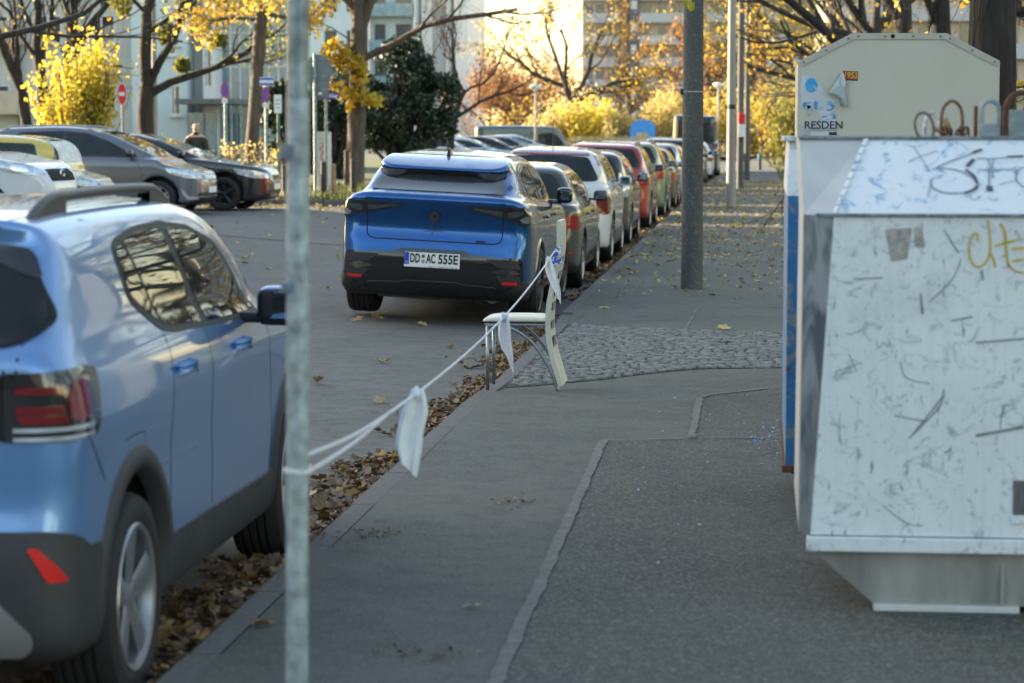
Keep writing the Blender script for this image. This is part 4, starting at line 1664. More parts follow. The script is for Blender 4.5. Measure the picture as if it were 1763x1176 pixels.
def scatter(name, pos, size, m, tilt=.35, tmpl=LT, rng=RNG, kind='stuff', curl=True, label=None, cat=None):
    pos = np.asarray(pos, float)
    n = len(pos)
    T, Fc = tmpl
    s = size * rng.uniform(.55, 1.25, n)
    yaw = rng.uniform(0, 2 * math.pi, n)
    tx, ty = rng.normal(0, tilt, n), rng.normal(0, tilt, n)
    V = np.repeat(T[None], n, 0) * s[:, None, None]
    if curl:
        V[:, :, 2] *= rng.uniform(.2, 2.2, n)[:, None]
        V[:, :, 0] *= rng.uniform(.45, 1, n)[:, None]
    cy, sy = np.cos(yaw), np.sin(yaw)
    x, y, z = V[..., 0].copy(), V[..., 1].copy(), V[..., 2].copy()
    y, z = y * np.cos(tx)[:, None] - z * np.sin(tx)[:, None], y * np.sin(tx)[:, None] + z * np.cos(tx)[:, None]
    x, z = x * np.cos(ty)[:, None] + z * np.sin(ty)[:, None], -x * np.sin(ty)[:, None] + z * np.cos(ty)[:, None]
    X = x * cy[:, None] - y * sy[:, None]
    Y = x * sy[:, None] + y * cy[:, None]
    z -= z.min(1)[:, None]
    W = np.stack([X, Y, z], -1) + pos[:, None, :]
    k = len(T)
    F = (Fc[None] + (np.arange(n) * k)[:, None, None]).reshape(-1, Fc.shape[1])
    c = np.repeat(rng.random(n), len(Fc))
    me = np_mesh(name, W.reshape(-1, 3), F, rnd=c)
    o = link(name, me, m)
    if kind:
        o['kind'] = kind
    return o


leafmat('litter_brown', [(.07, .04, .02), (.13, .072, .03), (.22, .13, .055), (.10, .055, .025), (.30, .20, .09), (.15, .085, .036), (.36, .24, .11), (.12, .07, .035), (.46, .29, .06)], .1)
leafmat('litter_yellow', [(.46, .32, .10), (.55, .43, .15), (.30, .19, .07), (.42, .35, .17), (.55, .40, .08)], .15)
pos = []
for i in range(7500):
    y = 5.5 + 30 * RNG.random() ** 1.25
    w = .22 + .12 * math.sin(y * 1.7) + .12 * math.sin(y * .63 + 1) + .08 * math.sin(y * 4.1)
    w = max(.07, w)
    if y < 9:
        w = .55
    if 14 < y < 18:
        w += .15
    x = kx(y) - abs(RNG.normal(0, w * .55)) + .005
    zb = max(0, (w - (kx(y) - x))) * .10 * RNG.random()
    pos.append((x, y, road_z(x, y) + .004 + zb))
scatter('gutter_leaves', pos, .072, M('litter_brown'), .28)
pos = []
for i in range(5200):
    y = 30 + 75 * RNG.random()
    x = kx(y) - abs(RNG.normal(0, .28)) + .01
    pos.append((x, y, road_z(x, y) + .006 + .04 * RNG.random()))
leafmat('litter_mid', [(.14, .08, .03), (.26, .17, .07), (.36, .26, .11), (.20, .12, .05), (.42, .30, .08)], .12)
scatter('gutter_leaves', pos, .075, M('litter_mid'), .4)
pos = []
for i in range(3000):
    y = 21.5 + 60 * RNG.random() ** .8
    x = kx(y) + .1 + 2.4 * RNG.random()
    if y < 30 and RNG.random() > ((y - 20) / 12) ** 1.5 or x > pave_right(y) + .3:
        continue
    pos.append((x, y, pave_z(x, y) + .004))
scatter('pavement_leaves', pos, .085, M('litter_yellow'), .22)
pos = []
for i in range(2600):
    x, y = RNG.uniform(-30, -8), RNG.uniform(49.7, 62)
    pos.append((x, y, verge_z(x, y) + .02))
for i in range(900):
    x, y = RNG.uniform(-22, -6), 49.5 - abs(RNG.normal(0, 1.3))
    pos.append((x, y, road_z(x, y) + .006))
for i in range(160):
    x, y = RNG.uniform(-9, -2.5), RNG.uniform(14, 44)
    pos.append((x, y, road_z(x, y) + .006))
scatter('verge_leaves', pos, .11, M('litter_yellow'), .35)
# grass blades on the verge and lawn edge
leafmat('grass_blade', [(.05, .075, .018), (.09, .11, .03), (.14, .13, .04)], .3)
GT = (np.array([(-.12, 0, 0), (.12, 0, 0), (.03, .15, 1), (-.03, .15, 1)], float), np.array([(0, 1, 2, 3)]))
pos = [(x, y, verge_z(x, y)) for x, y in zip(RNG.uniform(-24, -8, 9000), VY0 + .05 + 12 * RNG.random(9000) ** 1.5)]
pos += [(x, y, .07) for x, y in zip(.7 + 2.4 * RNG.random(3000) ** 2, RNG.uniform(60, 150, 3000))]
scatter('verge_grass', pos, .16, M('grass_blade'), .3, GT, curl=False)
# dirt and leaf bits in hollows of the pavement, glass splinters by the bottle bank
pos = []
for (u, v, n, sx, sy) in ((640, 922, 60, .10, .10), (880, 866, 30, .06, .10), (735, 1125, 30, .07, .06), (1000, 560, 70, .1, .6), (930, 640, 40, .3, .3)):
    c = PZ(u, v, .1)
    for i in range(n):
        x, y = c.x + RNG.normal(0, sx), c.y + RNG.normal(0, sy)
        pos.append((x, y, pave_z(x, y) + .003))
scatter('leaf_crumbs', pos, .022, M('litter_brown'), .3)
leafmat('glass_shard', [(.45, .55, .7), (.10, .28, .65), (.6, .65, .7), (.2, .35, .6)], .2)
pos = []
c = PZ(1345, 752, .1)
for i in range(130):
    x, y = c.x - abs(RNG.normal(0, .10)) + .06, c.y + RNG.normal(0, .35)
    pos.append((x, y, .107))
for i in range(60):
    x, y = RNG.uniform(-.75, .15), RNG.uniform(9, 15.5)
    pos.append((x, y, .107))
scatter('glass_splinters', pos, .016, M('glass_shard'), .5)
# single leaves one can pick out
leafmat('leaf_yellow', [(.62, .36, .03), (.62, .36, .03)], .3)
leafmat('leaf_tan', [(.34, .24, .12), (.30, .19, .08)], .2)
leafmat('leaf_pale', [(.38, .36, .24), (.38, .36, .24)], .2)
for (u, v, zz, s, mm, lab) in ((683, 795, .0, .11, 'leaf_yellow', 'bright yellow leaf lying against the kerb below the nearest white rag'),
                               (908, 600, .0, .11, 'leaf_yellow', 'yellow leaf in the gutter behind the legs of the cream chair'),
                               (650, 547, 0, .10, 'leaf_yellow', 'flat yellow leaf on the road behind the deep blue coupe crossover'),
                               (812, 1046, .104, .07, 'leaf_pale', 'pale grey green leaf alone on the near pavement'),
                               (452, 1077, .104, .09, 'leaf_tan', 'tan curled leaf on the pavement beside the galvanised post'),
                               (1252, 587, .125, .11, 'leaf_tan', 'brown curled leaf lying on the cobblestones'),
                               (1247, 565, .11, .11, 'litter_yellow', 'yellow leaf on the asphalt just past the cobblestones')):
    p = PZ(u, v, zz)
    zz = pave_z(p.x, p.y) + .006 if zz > .05 else road_z(p.x, p.y) + .03
    o = scatter('fallen_leaf', [(0, 0, 0)], s * 1.25, M(mm), .12, kind=None)
    o.location = (p.x, p.y, zz)
    tag(o, lab, 'leaf', 'single fallen leaves')
# ================================================================== post, cord, rags, chair
plain('galvanised', (.20, .25, .25), .45, .6, var=.45, scale=22, bmp=.05)
plain('galvanised_pale', (.30, .36, .37), .5, .3, var=.4, scale=26)
t = thing('signpost', 'slim galvanised steel post in front of the light blue crossover', 'post', (-1.16, 5.94, .10))
bm = bmesh.new()
lathe(bm, [(.0285, -.05), (.0285, 1.75)], 28)
from_bm('pole_base', bm, M('galvanised_pale'), t, angle=40)
bm = bmesh.new()
lathe(bm, [(.0275, 1.744), (.0275, 3.2), (.02, 3.21)], 28)
o = from_bm('pole', bm, M('galvanised'), t, angle=40)
for ch in t.children:
    ch.rotation_euler = (0, R(.55), 0)
bm = bmesh.new()
lathe(bm, [(.030, 1.60), (.0305, 1.605), (.0305, 1.63), (.030, 1.635)], 28)
from_bm('clamp_band', bm, plain('dark_band', (.14, .17, .2), .5, .3, var=.2), t, angle=40)
bm = bmesh.new()
lathe(bm, [(.0298, 1.27), (.0302, 1.273), (.0302, 1.29), (.0298, 1.293)], 28)
from_bm('sticker_remnant', bm, plain('sticker_remnant', (.10, .16, .2), .5, var=.5, scale=80), t, angle=40)

plain('cord_white', (.72, .74, .76), .7, var=.1, scale=60)
A1, A2, MID, B = P(531, 782, 5.96), P(531, 812, 5.94), None, Vector((-1.315, 15.52, 1.0))
SAG = .115


def cord_pt(t, A):
    p = A.lerp(B, t)
    p.z -= SAG * 4 * t * (1 - t)
    return p


Am = A1.lerp(A2, .5)
tm = .16
J = cord_pt(tm, Am)
t = thing('cord', 'white cord tied double round the post and running to the cream chair', 'cord', A2)
bm = bmesh.new()
pts = [cord_pt(tm + (1 - tm) * k / 40, Am) - A2 for k in range(41)]
tube(bm, pts, .0048, 6)
from_bm('main_line', bm, M('cord_white'), t, smooth=True)
bm = bmesh.new()
for a in (A1, A2):
    tube(bm, [a - A2 + (J - a) * (k / 8) - Vector((0, 0, .012 * math.sin(math.pi * k / 8))) for k in range(9)], .0042, 6)
from_bm('double_strand', bm, M('cord_white'), t, smooth=True)
bm = bmesh.new()
for dz in (0, .006):
    pc = Vector((-1.152, 5.94, A2.z + dz))
    tube(bm, [pc + Vector((math.cos(a) * .0325, math.sin(a) * .0325, .002 * math.sin(2 * a))) - A2 for a in np.linspace(0, 2 * math.pi, 25)[:-1]], .003, 6, closed=True)
from_bm('knot_loop', bm, M('cord_white'), t, smooth=True)


def proj_u(p):
    q = _cm.inverted() @ (p - Vector((0, 0, CAMZ)))
    return 881.5 + FPX * q.x / -q.z, 588 - FPX * q.y / -q.z


def cord_at(u):
    return min((cord_pt(k / 400, Am) for k in range(401)), key=lambda p: abs(proj_u(p)[0] - u))


m_, nt_, b_, L_ = _mat('rag_cloth')
L_.new(mix(nt_, noise_fac(nt_, 30, 4, .3, .7), (.72, .76, .78), (.84, .87, .88)), b_.inputs['Base Color'])
b_.inputs['Roughness'].default_value = .85
b_.inputs['Subsurface Weight'].default_value = .15
bump(nt_, b_, noise_fac(nt_, 25, 4, .2, .8), .4, .01)
MATS['rag_cloth'] = m_


def rag(p, length, w, lean, label, seed, twist=0.):
    """a strip of cloth knotted over the cord, hanging in folds"""
    r = random.Random(seed)
    o = []
    bm = bmesh.new()
    nz, nw = 26, 15
    rows = []
    for i in range(nz):
        t = i / (nz - 1)
        wid = w * (.45 + .6 * min(1, t * 3.5)) * (1 if t < .7 else 1 - (t - .7) * 1.3)
        row = []
        for k in range(nw):
            s = k / (nw - 1) * 2 - 1
            fold = math.sin(s * 5.2 + t * 1.5 + seed) * .016 * (1 - .3 * t) + math.sin(s * 9 + seed * 2 + t * 4) * .005
            a = twist * t
            x, y = s * wid / 2, fold + s * .012
            row.append(bm.verts.new((x * math.cos(a) - y * math.sin(a) + lean[0] * t + .006 * math.sin(t * 6 + seed), x * math.sin(a) + y * math.cos(a) + lean[1] * t, .018 - t * length - .03 * max(0, t - .6) / .4 * s)))
        rows.append(row)
    for A, Bq in zip(rows[:-1], rows[1:]):
        for k in range(nw - 1):
            bm.faces.new((A[k], A[k + 1], Bq[k + 1], Bq[k]))
    # knot
    kv = bmesh.ops.create_icosphere(bm, subdivisions=2, radius=1)['verts']
    for v in kv:
        c = v.co
        f = 1 + .18 * math.sin(c.x * 5 + seed) + .12 * math.sin(c.z * 7)
        v.co = Vector((c.x * .020 * f, c.y * .018 * f, c.z * .024 * f + .004))
    e = from_bm('rag', bm, M('rag_cloth'), None, smooth=True, loc=p)
    md = e.modifiers.new('thick', 'SOLIDIFY')
    md.thickness = .0015
    sb = e.modifiers.new('smooth', 'SUBSURF')
    sb.levels = sb.render_levels = 1
    tag(e, label, 'rag', 'white rags tied on the cord')


rag(cord_at(716), .285, .088, (-.03, 0), 'white rag hanging from the cord nearest to the post, widest of the three', 1, .2)
rag(cord_at(866), .265, .060, (.035, 0), 'white rag hanging from the cord in front of the chair seat', 2, .5)
rag(cord_at(944), .26, .058, (.06, 0), 'white rag tied to the cord close to the chair back', 3, .3)

# chair: local x towards its back, y across
plain('cream_vinyl', (.66, .645, .53), .42, var=.05, scale=12, bmp=.08)
plain('cream_shell', (.57, .575, .485), .45, var=.06, scale=10, bmp=.05)
plain('chair_steel', (.34, .38, .41), .3, .85, var=.12, scale=14)
ch = thing('chair', 'cream high backed chair on grey steel legs, standing at the kerb', 'chair', (-1.745, 15.44, .098), R(0))
W = .40
bm = bmesh.new()
rows = []
for x, z0, z1 in ((-.035, .44, .452), (-.02, .435, .466), (.03, .432, .474), (.12, .432, .478), (.28, .432, .478), (.375, .432, .474), (.385, .44, .462)):
    row = []
    for yy, k in ((0, 0), (.012, 1), (.05, 1), (W - .05, 1), (W - .012, 1), (W, 0)):
        row.append((x, yy, z1 if k else (z0 + z1) / 2))
    bot = [(x, yy, z0) for yy in (W - .012, .012)]
    rows.append([bm.verts.new(p) for p in row + bot])
for A, Bq in zip(rows[:-1], rows[1:]):
    for k in range(8):
        q = (k + 1) % 8
        bm.faces.new((A[k], A[q], Bq[q], Bq[k]))
bm.faces.new(rows[0][::-1])
bm.faces.new(rows[-1])
bmesh.ops.recalc_face_normals(bm, faces=bm.faces)
s = from_bm('seat', bm, M('cream_vinyl'), ch, smooth=True)
s.modifiers.new('soft', 'SUBSURF').render_levels = 2
bm = bmesh.new()
box(bm, (.18, W / 2, .425), (.40, W - .03, .014), bev=.003)
from_bm('seat_board', bm, M('chair_steel'), ch)
# back: curved slab with slots
prof = spline([(.475, .03, 0), (.447, .12, 0), (.415, .23, 0), (.396, .34, 0), (.389, .43, 0), (.396, .55, 0), (.420, .68, 0), (.447, .80, 0), (.462, .92, 0), (.463, 1.02, 0), (.460, 1.095, 0)], 8)
N_ = len(prof)
slots = [(.275, .335), (.385, .445), (.50, .56), (.60, .655), (.715, .77), (.815, .865)]
tk = .034
bm = bmesh.new()
ycols = [0, .03, .06, W - .06, W - .03, W]
fr, bk2 = [], []
for i, p in enumerate(prof):
    tt = (prof[min(i + 1, N_ - 1)] - prof[max(i - 1, 0)]).normalized()
    nx_, nz_ = tt.y, -tt.x
    th = tk * (1 if i < N_ - 3 else .8)
    sh = [.85, 1, 1, 1, 1, .85]
    fr.append([bm.verts.new((p.x - nx_ * th / 2 * k, yy, p.y - nz_ * th / 2 * k)) for yy, k in zip(ycols, sh)])
    bk2.append([bm.verts.new((p.x + nx_ * th / 2 * k, yy, p.y + nz_ * th / 2 * k)) for yy, k in zip(ycols, sh)])


def slot(i):
    z = (prof[i].y + prof[i + 1].y) / 2
    return any(a < z < b for a, b in slots)


for i in range(N_ - 1):
    for k in range(5):
        hole = k == 2 and slot(i)
        if not hole:
            bm.faces.new((fr[i][k], fr[i + 1][k], fr[i + 1][k + 1], fr[i][k + 1]))
            bm.faces.new((bk2[i][k], bk2[i][k + 1], bk2[i + 1][k + 1], bk2[i + 1][k]))
        else:
            for c in (2, 3):
                bm.faces.new((fr[i][c], fr[i + 1][c], bk2[i + 1][c], bk2[i][c]))
            if not slot(i - 1):
                bm.faces.new((fr[i][2], fr[i][3], bk2[i][3], bk2[i][2]))
            if not slot(i + 1):
                bm.faces.new((fr[i + 1][2], fr[i + 1][3], bk2[i + 1][3], bk2[i + 1][2]))
    for c in (0, 5):
        bm.faces.new((fr[i][c], fr[i + 1][c], bk2[i + 1][c], bk2[i][c]))
for i in (0, N_ - 1):
    for k in range(5):
        bm.faces.new((fr[i][k], fr[i][k + 1], bk2[i][k + 1], bk2[i][k]))
bmesh.ops.recalc_face_normals(bm, faces=bm.faces)
bb = from_bm('backrest', bm, M('cream_shell'), ch, angle=35)
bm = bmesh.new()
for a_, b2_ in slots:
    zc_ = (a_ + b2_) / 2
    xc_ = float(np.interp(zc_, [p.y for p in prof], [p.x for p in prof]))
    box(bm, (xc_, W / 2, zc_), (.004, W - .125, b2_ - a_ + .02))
from_bm('slot_shade', bm, plain('slot_dark', (.03, .03, .026), .8), bb)['kind'] = 'stuff'  # dark sheets added in the open slots to stand for shade
# dark slot ends
for yy in (.02, W - .02):
    bm = bmesh.new()
    tube(bm, [(.0, yy, 0), (.0, yy, .425)], .0115, 10)
    from_bm('leg', bm, M('chair_steel'), ch, smooth=True)
    bm = bmesh.new()
    pts = spline([(0, yy, .418), (.10, yy, .416), (.19, yy, .385), (.29, yy, .31), (.37, yy, .20), (.425, yy, .09), (.455, yy, 0)], 6)
    tube(bm, pts, .0115, 10)
    from_bm('leg', bm, M('chair_steel'), ch, smooth=True)
bm = bmesh.new()
tube(bm, [(0, .02, .417), (0, W - .02, .417)], .011, 10)
from_bm('crossbar', bm, M('chair_steel'), ch, smooth=True)
# blue printed tape knotted round the chair back
bm = bmesh.new()
for z, w_, sh in ((.86, .05, 0), (.80, .03, .02)):
    p = [Vector((.43, -.008, z)), Vector((.478, -.006, z + .03)), Vector((.482, .05, z + .02))]
    for a, b in zip(p[:-1], p[1:]):
        q = [bm.verts.new(a), bm.verts.new(b), bm.verts.new(b + Vector((0, 0, w_))), bm.verts.new(a + Vector((0, 0, w_)))]
        bm.faces.new(q)
q = [(.435, -.012, .88), (.40, -.02, .80), (.385, -.018, .74), (.405, -.022, .72), (.425, -.02, .79), (.452, -.014, .86)]
bm.faces.new([bm.verts.new(v) for v in q])
m_, nt_, b_, L_ = _mat('printed_tape')
f_ = noise_fac(nt_, 45, 2, .48, .52)
L_.new(mix(nt_, f_, (.03, .12, .55), (.75, .78, .82)), b_.inputs['Base Color'])
b_.inputs['Roughness'].default_value = .3
MATS['printed_tape'] = m_
o = from_bm('tape', bm, m_, None, loc=ch.location)
o.modifiers.new('thick', 'SOLIDIFY').thickness = .002
tag(o, 'scrap of blue and white tape knotted round the chair back', 'tape')

# ================================================================== recycling containers on the right
m_, nt_, b_, L_ = _mat('scuffed_white')
base = mix(nt_, noise_fac(nt_, 2.0, 5, .3, .7), (.64, .70, .72), (.73, .79, .81))
sc1 = noise_fac(nt_, 10, 10, .54, .68, rough=.76, stretch=(1, 1, 1.3), dist=2.0)
tc_ = nt_.nodes.new('ShaderNodeTexCoord')
base = mix(nt_, sc1, base, (.20, .25, .28))
gr_ = noise_fac(nt_, 1.7, 8, .56, 1.0, rough=.65)
base = mix(nt_, gr_, base, (.36, .39, .38))
st = noise_fac(nt_, 22, 7, .64, .68, rough=.62, stretch=(1.7, 1.7, .4), dist=.8)
base = mix(nt_, st, base, (.12, .17, .2))
drip = noise_fac(nt_, 14, 3, .5, .85, stretch=(3, 3, .12))
mm_ = nt_.nodes.new('ShaderNodeMath')
mm_.operation = 'MULTIPLY'
mm_.inputs[1].default_value = .3
L_.new(drip, mm_.inputs[0])
base = mix(nt_, mm_.outputs[0], base, (.42, .46, .46))
L_.new(base, b_.inputs['Base Color'])
b_.inputs['Roughness'].default_value = .42
bump(nt_, b_, noise_fac(nt_, 5, 4, .2, .8), .12, .02)
MATS['scuffed_white'] = m_
m_, nt_, b_, L_ = _mat('scuffed_blue_white')
base = mix(nt_, noise_fac(nt_, 2.0, 5, .3, .7), (.64, .71, .76), (.72, .78, .82))
sc1 = noise_fac(nt_, 8, 9, .565, .62, rough=.72, dist=1.6)
base = mix(nt_, sc1, base, (.27, .43, .57))
L_.new(base, b_.inputs['Base Color'])
b_.inputs['Roughness'].default_value = .4
MATS['scuffed_blue_white'] = m_
m_, nt_, b_, L_ = _mat('bare_corner')
base = mix(nt_, noise_fac(nt_, 9, 6, .35, .6, stretch=(1.5, 1.5, .5), dist=1.2), (.06, .085, .11), (.24, .28, .30))
L_.new(base, b_.inputs['Base Color'])
b_.inputs['Roughness'].default_value = .5
b_.inputs['Metallic'].default_value = .2
MATS['bare_corner'] = m_
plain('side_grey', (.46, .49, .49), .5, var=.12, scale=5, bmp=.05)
plain('foot_steel', (.29, .295, .275), .6, .05, var=.38, scale=3, stretch=(2, 2, .4), bmp=.08)
plain('cream_paint', (.555, .55, .465), .4, var=.05, scale=2)
plain('rust', (.14, .06, .03), .85, var=.5, scale=30, bmp=.5)
plain('dull_lug', (.26, .32, .34), .5, .3, var=.2, scale=30)


def quad_part(name, faces, m, parent, thick=.0, bev=.0):
    bm = bmesh.new()
    cache = {}
    for f in faces:
        vs = []
        for p in f:
            k = tuple(round(c, 5) for c in p)
            if k not in cache:
                cache[k] = bm.verts.new(p)
            vs.append(cache[k])
        bm.faces.new(vs)
    bmesh.ops.recalc_face_normals(bm, faces=bm.faces)
    if bev:
        bmesh.ops.bevel(bm, geom=list(bm.edges), offset=bev, segments=2, affect='EDGES')
    return from_bm(name, bm, m, parent)


D0 = 8.35                      # front face
G0 = .104
bb_ = thing('recycling_container', 'big scuffed white metal bottle bank with grey corner and graffiti, nearest container', 'container', (.9, D0 + .55, G0))
o0 = Vector((.9, D0 + .55, G0))


def L(x, y, z):
    return (x - o0.x, y - o0.y, z - o0.z)


XR = 1.62
XC0, XC1 = .145, .195           # corner strip left edge, right edge at bottom
zb, zt, zr = .375, 1.482, 1.742
DR = D0 + .36                  # ridge of sloping front
DB = D0 + 1.15
yc = D0 + .05
# front face with chamfered corner that widens upward
fA, fB = (XC1 - .012, D0, zb), (.252, D0, zt)
cA, cB = (.143, yc, zb), (.150, yc, zt)
quad_part('front_panel', [[L(*fA), L(XR, D0, zb), L(XR, D0, zt), L(*fB)]], M('scuffed_white'), bb_)
quad_part('corner_strip', [[L(*cA), L(*fA), L(*fB), L(*cB)], [L(*cA), L(*cB), L(.150, yc + .12, zt), L(.143, yc + .12, zb)]], M('bare_corner'), bb_)
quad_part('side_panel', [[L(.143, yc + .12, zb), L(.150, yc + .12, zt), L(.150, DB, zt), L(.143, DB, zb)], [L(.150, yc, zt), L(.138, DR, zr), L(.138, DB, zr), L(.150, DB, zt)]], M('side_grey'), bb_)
hipT = P(1492, 243, DR)
quad_part('sloping_front', [[L(*fB), L(XR, D0, zt), L(XR, DR, zr), L(hipT.x, DR, zr)]], M('scuffed_blue_white'), bb_)
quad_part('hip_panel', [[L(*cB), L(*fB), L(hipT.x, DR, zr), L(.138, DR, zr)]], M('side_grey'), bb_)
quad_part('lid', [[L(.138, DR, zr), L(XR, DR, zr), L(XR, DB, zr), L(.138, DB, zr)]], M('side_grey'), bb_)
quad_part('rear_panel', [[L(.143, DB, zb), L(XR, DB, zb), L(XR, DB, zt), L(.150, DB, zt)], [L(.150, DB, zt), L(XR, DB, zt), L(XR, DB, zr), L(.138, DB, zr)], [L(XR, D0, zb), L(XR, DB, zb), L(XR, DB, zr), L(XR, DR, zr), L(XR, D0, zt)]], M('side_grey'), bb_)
# hip seam, top rim, waist ledge
bm = bmesh.new()
a, b = Vector(L(.252, D0 - .004, zt + .004)), Vector(L(hipT.x, DR - .004, zr + .003))
n = Vector((-.4, -.6, .5)).normalized() * .004
dx = Vector((.018, 0, 0))
for k in range(9):
    p0, p1 = a.lerp(b, k / 9 + .01), a.lerp(b, (k + 1) / 9 - .015)
    box(bm, (p0 + p1) / 2, ((p1 - p0).length, .016, .006), rot=(p1 - p0).to_track_quat('X', 'Z').to_matrix(), bev=.002)
from_bm('hip_seam', bm, M('scuffed_blue_white'), bb_)
bm = bmesh.new()
box(bm, L(.9, D0 - .004, zt), (1.42, .012, .012), bev=.003)
from_bm('waist_seam', bm, M('bare_corner'), bb_)
bm = bmesh.new()
box(bm, L((.138 + XR) / 2, DR + .002, zr + .002), (XR - .138 + .01, .03, .012), bev=.004)
from_bm('lid_rim', bm, M('bare_corner'), bb_)
bm = bmesh.new()
box(bm, L((.170 + XR) / 2, D0 + .02, .345), (XR - .170, .075, .052), bev=.006)
from_bm('skirt', bm, M('scuffed_white'), bb_)
# tapered foot
fx0, fx1 = .405, .905
yf0, yf1 = D0 + .06, D0 + .95
top = [(.19, D0 + .03, .32), (1.6, D0 + .03, .32), (1.6, DB - .04, .32), (.19, DB - .04, .32)]
bot = [(fx0, yf0, .125), (fx1 + .45, yf0, .125), (fx1 + .45, yf1, .125), (fx0, yf1, .125)]
fs = []
for k in range(4):
    q = (k + 1) % 4
    fs.append([L(*bot[k]), L(*bot[q]), L(*top[q]), L(*top[k])])
fs.append([L(*b) for b in bot])
quad_part('foot', fs, M('foot_steel'), bb_)
bm = bmesh.new()
box(bm, L((fx0 + fx1) / 2, yf0 - .002, .116), (fx1 - fx0, .05, .024), bev=.004)
from_bm('foot_rail', bm, plain('pale_rail', (.55, .57, .56), .5, var=.1), bb_)
bm = bmesh.new()
box(bm, L((fx0 + fx1) / 2, yf1 - .1, .116), (fx1 - fx0, .05, .024), bev=.004)
from_bm('foot_rail', bm, plain('pale_rail', (.55, .57, .56), .5, var=.1), bb_)
bm = bmesh.new()
box(bm, L(.845, D0 + .045, .215), (.012, .02, .16), bev=.002)
from_bm('foot_rib', bm, M('foot_steel'), bb_)
# recessed handle hole at right picture edge
c = P(1757, 857, D0)
bm = bmesh.new()
box(bm, L(c.x + .03, D0 - .003, c.z), (.11, .006, .12), bev=.002)
hw_ = from_bm('recess', bm, plain('recess_grey', (.12, .13, .13), .6, .2, var=.4, scale=40, stretch=(6, 1, .4)), bb_)
bm = bmesh.new()
box(bm, L(c.x + .03, D0 - .004, c.z - .075), (.125, .01, .03), bev=.002)
from_bm('recess_sill', bm, M('scuffed_white'), bb_)


# graffiti strokes lie on the panels
def stroke(bm, uv, w, plane, off=.0035):
    pts = []
    for u, v in spl2(uv):
        r = ray(u, v)
        o = Vector((0, 0, CAMZ))
        if plane == 'F':
            t = (D0 - o.y) / r.y
            n = Vector((0, -1, 0))
        else:
            n = Vector((0, -(zr - zt), DR - D0)).normalized()
            t = (Vector((0, D0, zt)) - o).dot(n) / r.dot(n)
        pts.append((o + r * t + n * off) - o0)
    prev = None
    for i, p in enumerate(pts):
        d = (pts[min(i + 1, len(pts) - 1)] - pts[max(i - 1, 0)])
        if d.length < 1e-6:
            continue
        s = d.normalized().cross(n).normalized() * (w if not isinstance(w, tuple) else w[0] + (w[1] - w[0]) * i / (len(pts) - 1)) / 2
        cur = (bm.verts.new(p + s), bm.verts.new(p - s))
        if prev:
            bm.faces.new((prev[0], prev[1], cur[1], cur[0]))
        prev = cur


def spl2(uv):
    if len(uv) == 2:
        return uv
    return [(p.x, p.y) for p in spline([(a, b, 0) for a, b in uv], 5)]


Z6 = lambda x, y: (1560 + x / 4.9, 240 + y / 4.9)
m_, nt_, b_, L_ = _mat('graffiti_grey')
L_.new(mix(nt_, noise_fac(nt_, 25, 4, .3, .7), (.16, .22, .29), (.36, .44, .50)), b_.inputs['Base Color'])
b_.inputs['Roughness'].default_value = .5
MATS['graffiti_grey'] = m_
plain('graffiti_dark', (.055, .075, .11), .5, var=.4, scale=30)
bm = bmesh.new()
for line, w in (([(640, 95), (480, 150), (350, 200), (252, 245)], (.008, .006)), ([(252, 245), (330, 250), (430, 265), (530, 305), (590, 360), (600, 395)], (.005, .009)),
                ([(600, 395), (560, 435), (470, 455), (330, 455), (235, 420), (208, 380), (215, 345), (245, 325)], (.009, .005)),
                ([(590, 165), (760, 165), (860, 155), (995, 150)], (.006, .007)), ([(600, 260), (720, 262), (900, 258), (925, 290), (930, 350), (990, 410)], .006),
                ([(995, 240), (950, 260), (930, 310)], .006), ([(690, 170), (715, 250), (735, 330)], .008), ([(700, 250), (700, 420)], .007), ([(735, 170), (725, 250)], .006),
                ([(780, 390), (860, 365), (930, 355)], .004), ([(510, 480), (580, 515), (630, 480)], .004), ([(690, 490), (740, 520), (770, 500)], .004),
                ([(215, 345), (200, 420), (180, 490)], .004), ([(20, 195), (120, 150), (265, 100)], .004), ([(55, 60), (120, 150), (200, 280)], .0035)):
    stroke(bm, [Z6(*p) for p in line], w, 'S')
from_bm('graffiti_outline', bm, M('graffiti_grey'), bb_)
bm = bmesh.new()
for line, w in (([(640, 92), (560, 120)], .012), ([(570, 175), (512, 238)], .014), ([(500, 262), (570, 315), (600, 380)], .010), ([(605, 405), (555, 440), (490, 460)], .012), ([(703, 400), (703, 445)], .022), ([(850, 155), (990, 148)], .010)):
    bm = bmesh.new()
    stroke(bm, [Z6(*p) for p in line], w, 'S', .005)
    from_bm('graffiti_shade', bm, M('graffiti_dark'), bb_)
bm = bmesh.new()
for line, w in (([(600, 860), (600, 800), (565, 800), (535, 880), (535, 980), (570, 1060), (610, 1075), (660, 1050), (700, 980), (710, 880), (690, 680)], .007), ([(705, 960), (735, 1010), (752, 1080)], .008),
                ([(795, 710), (830, 780), (840, 900), (850, 1000), (870, 1080)], .009), ([(750, 900), (850, 870), (950, 845)], .008), ([(890, 925), (995, 915)], .009), ([(895, 1025), (940, 1020), (995, 1005)], .008), ([(860, 1060), (920, 1110), (995, 1125)], .006)):
    stroke(bm, [Z6(*p) for p in line], w, 'F')
from_bm('graffiti_letters', bm, plain('graffiti_yellow', (.55, .42, .07), .5, var=.25, scale=40), bb_)
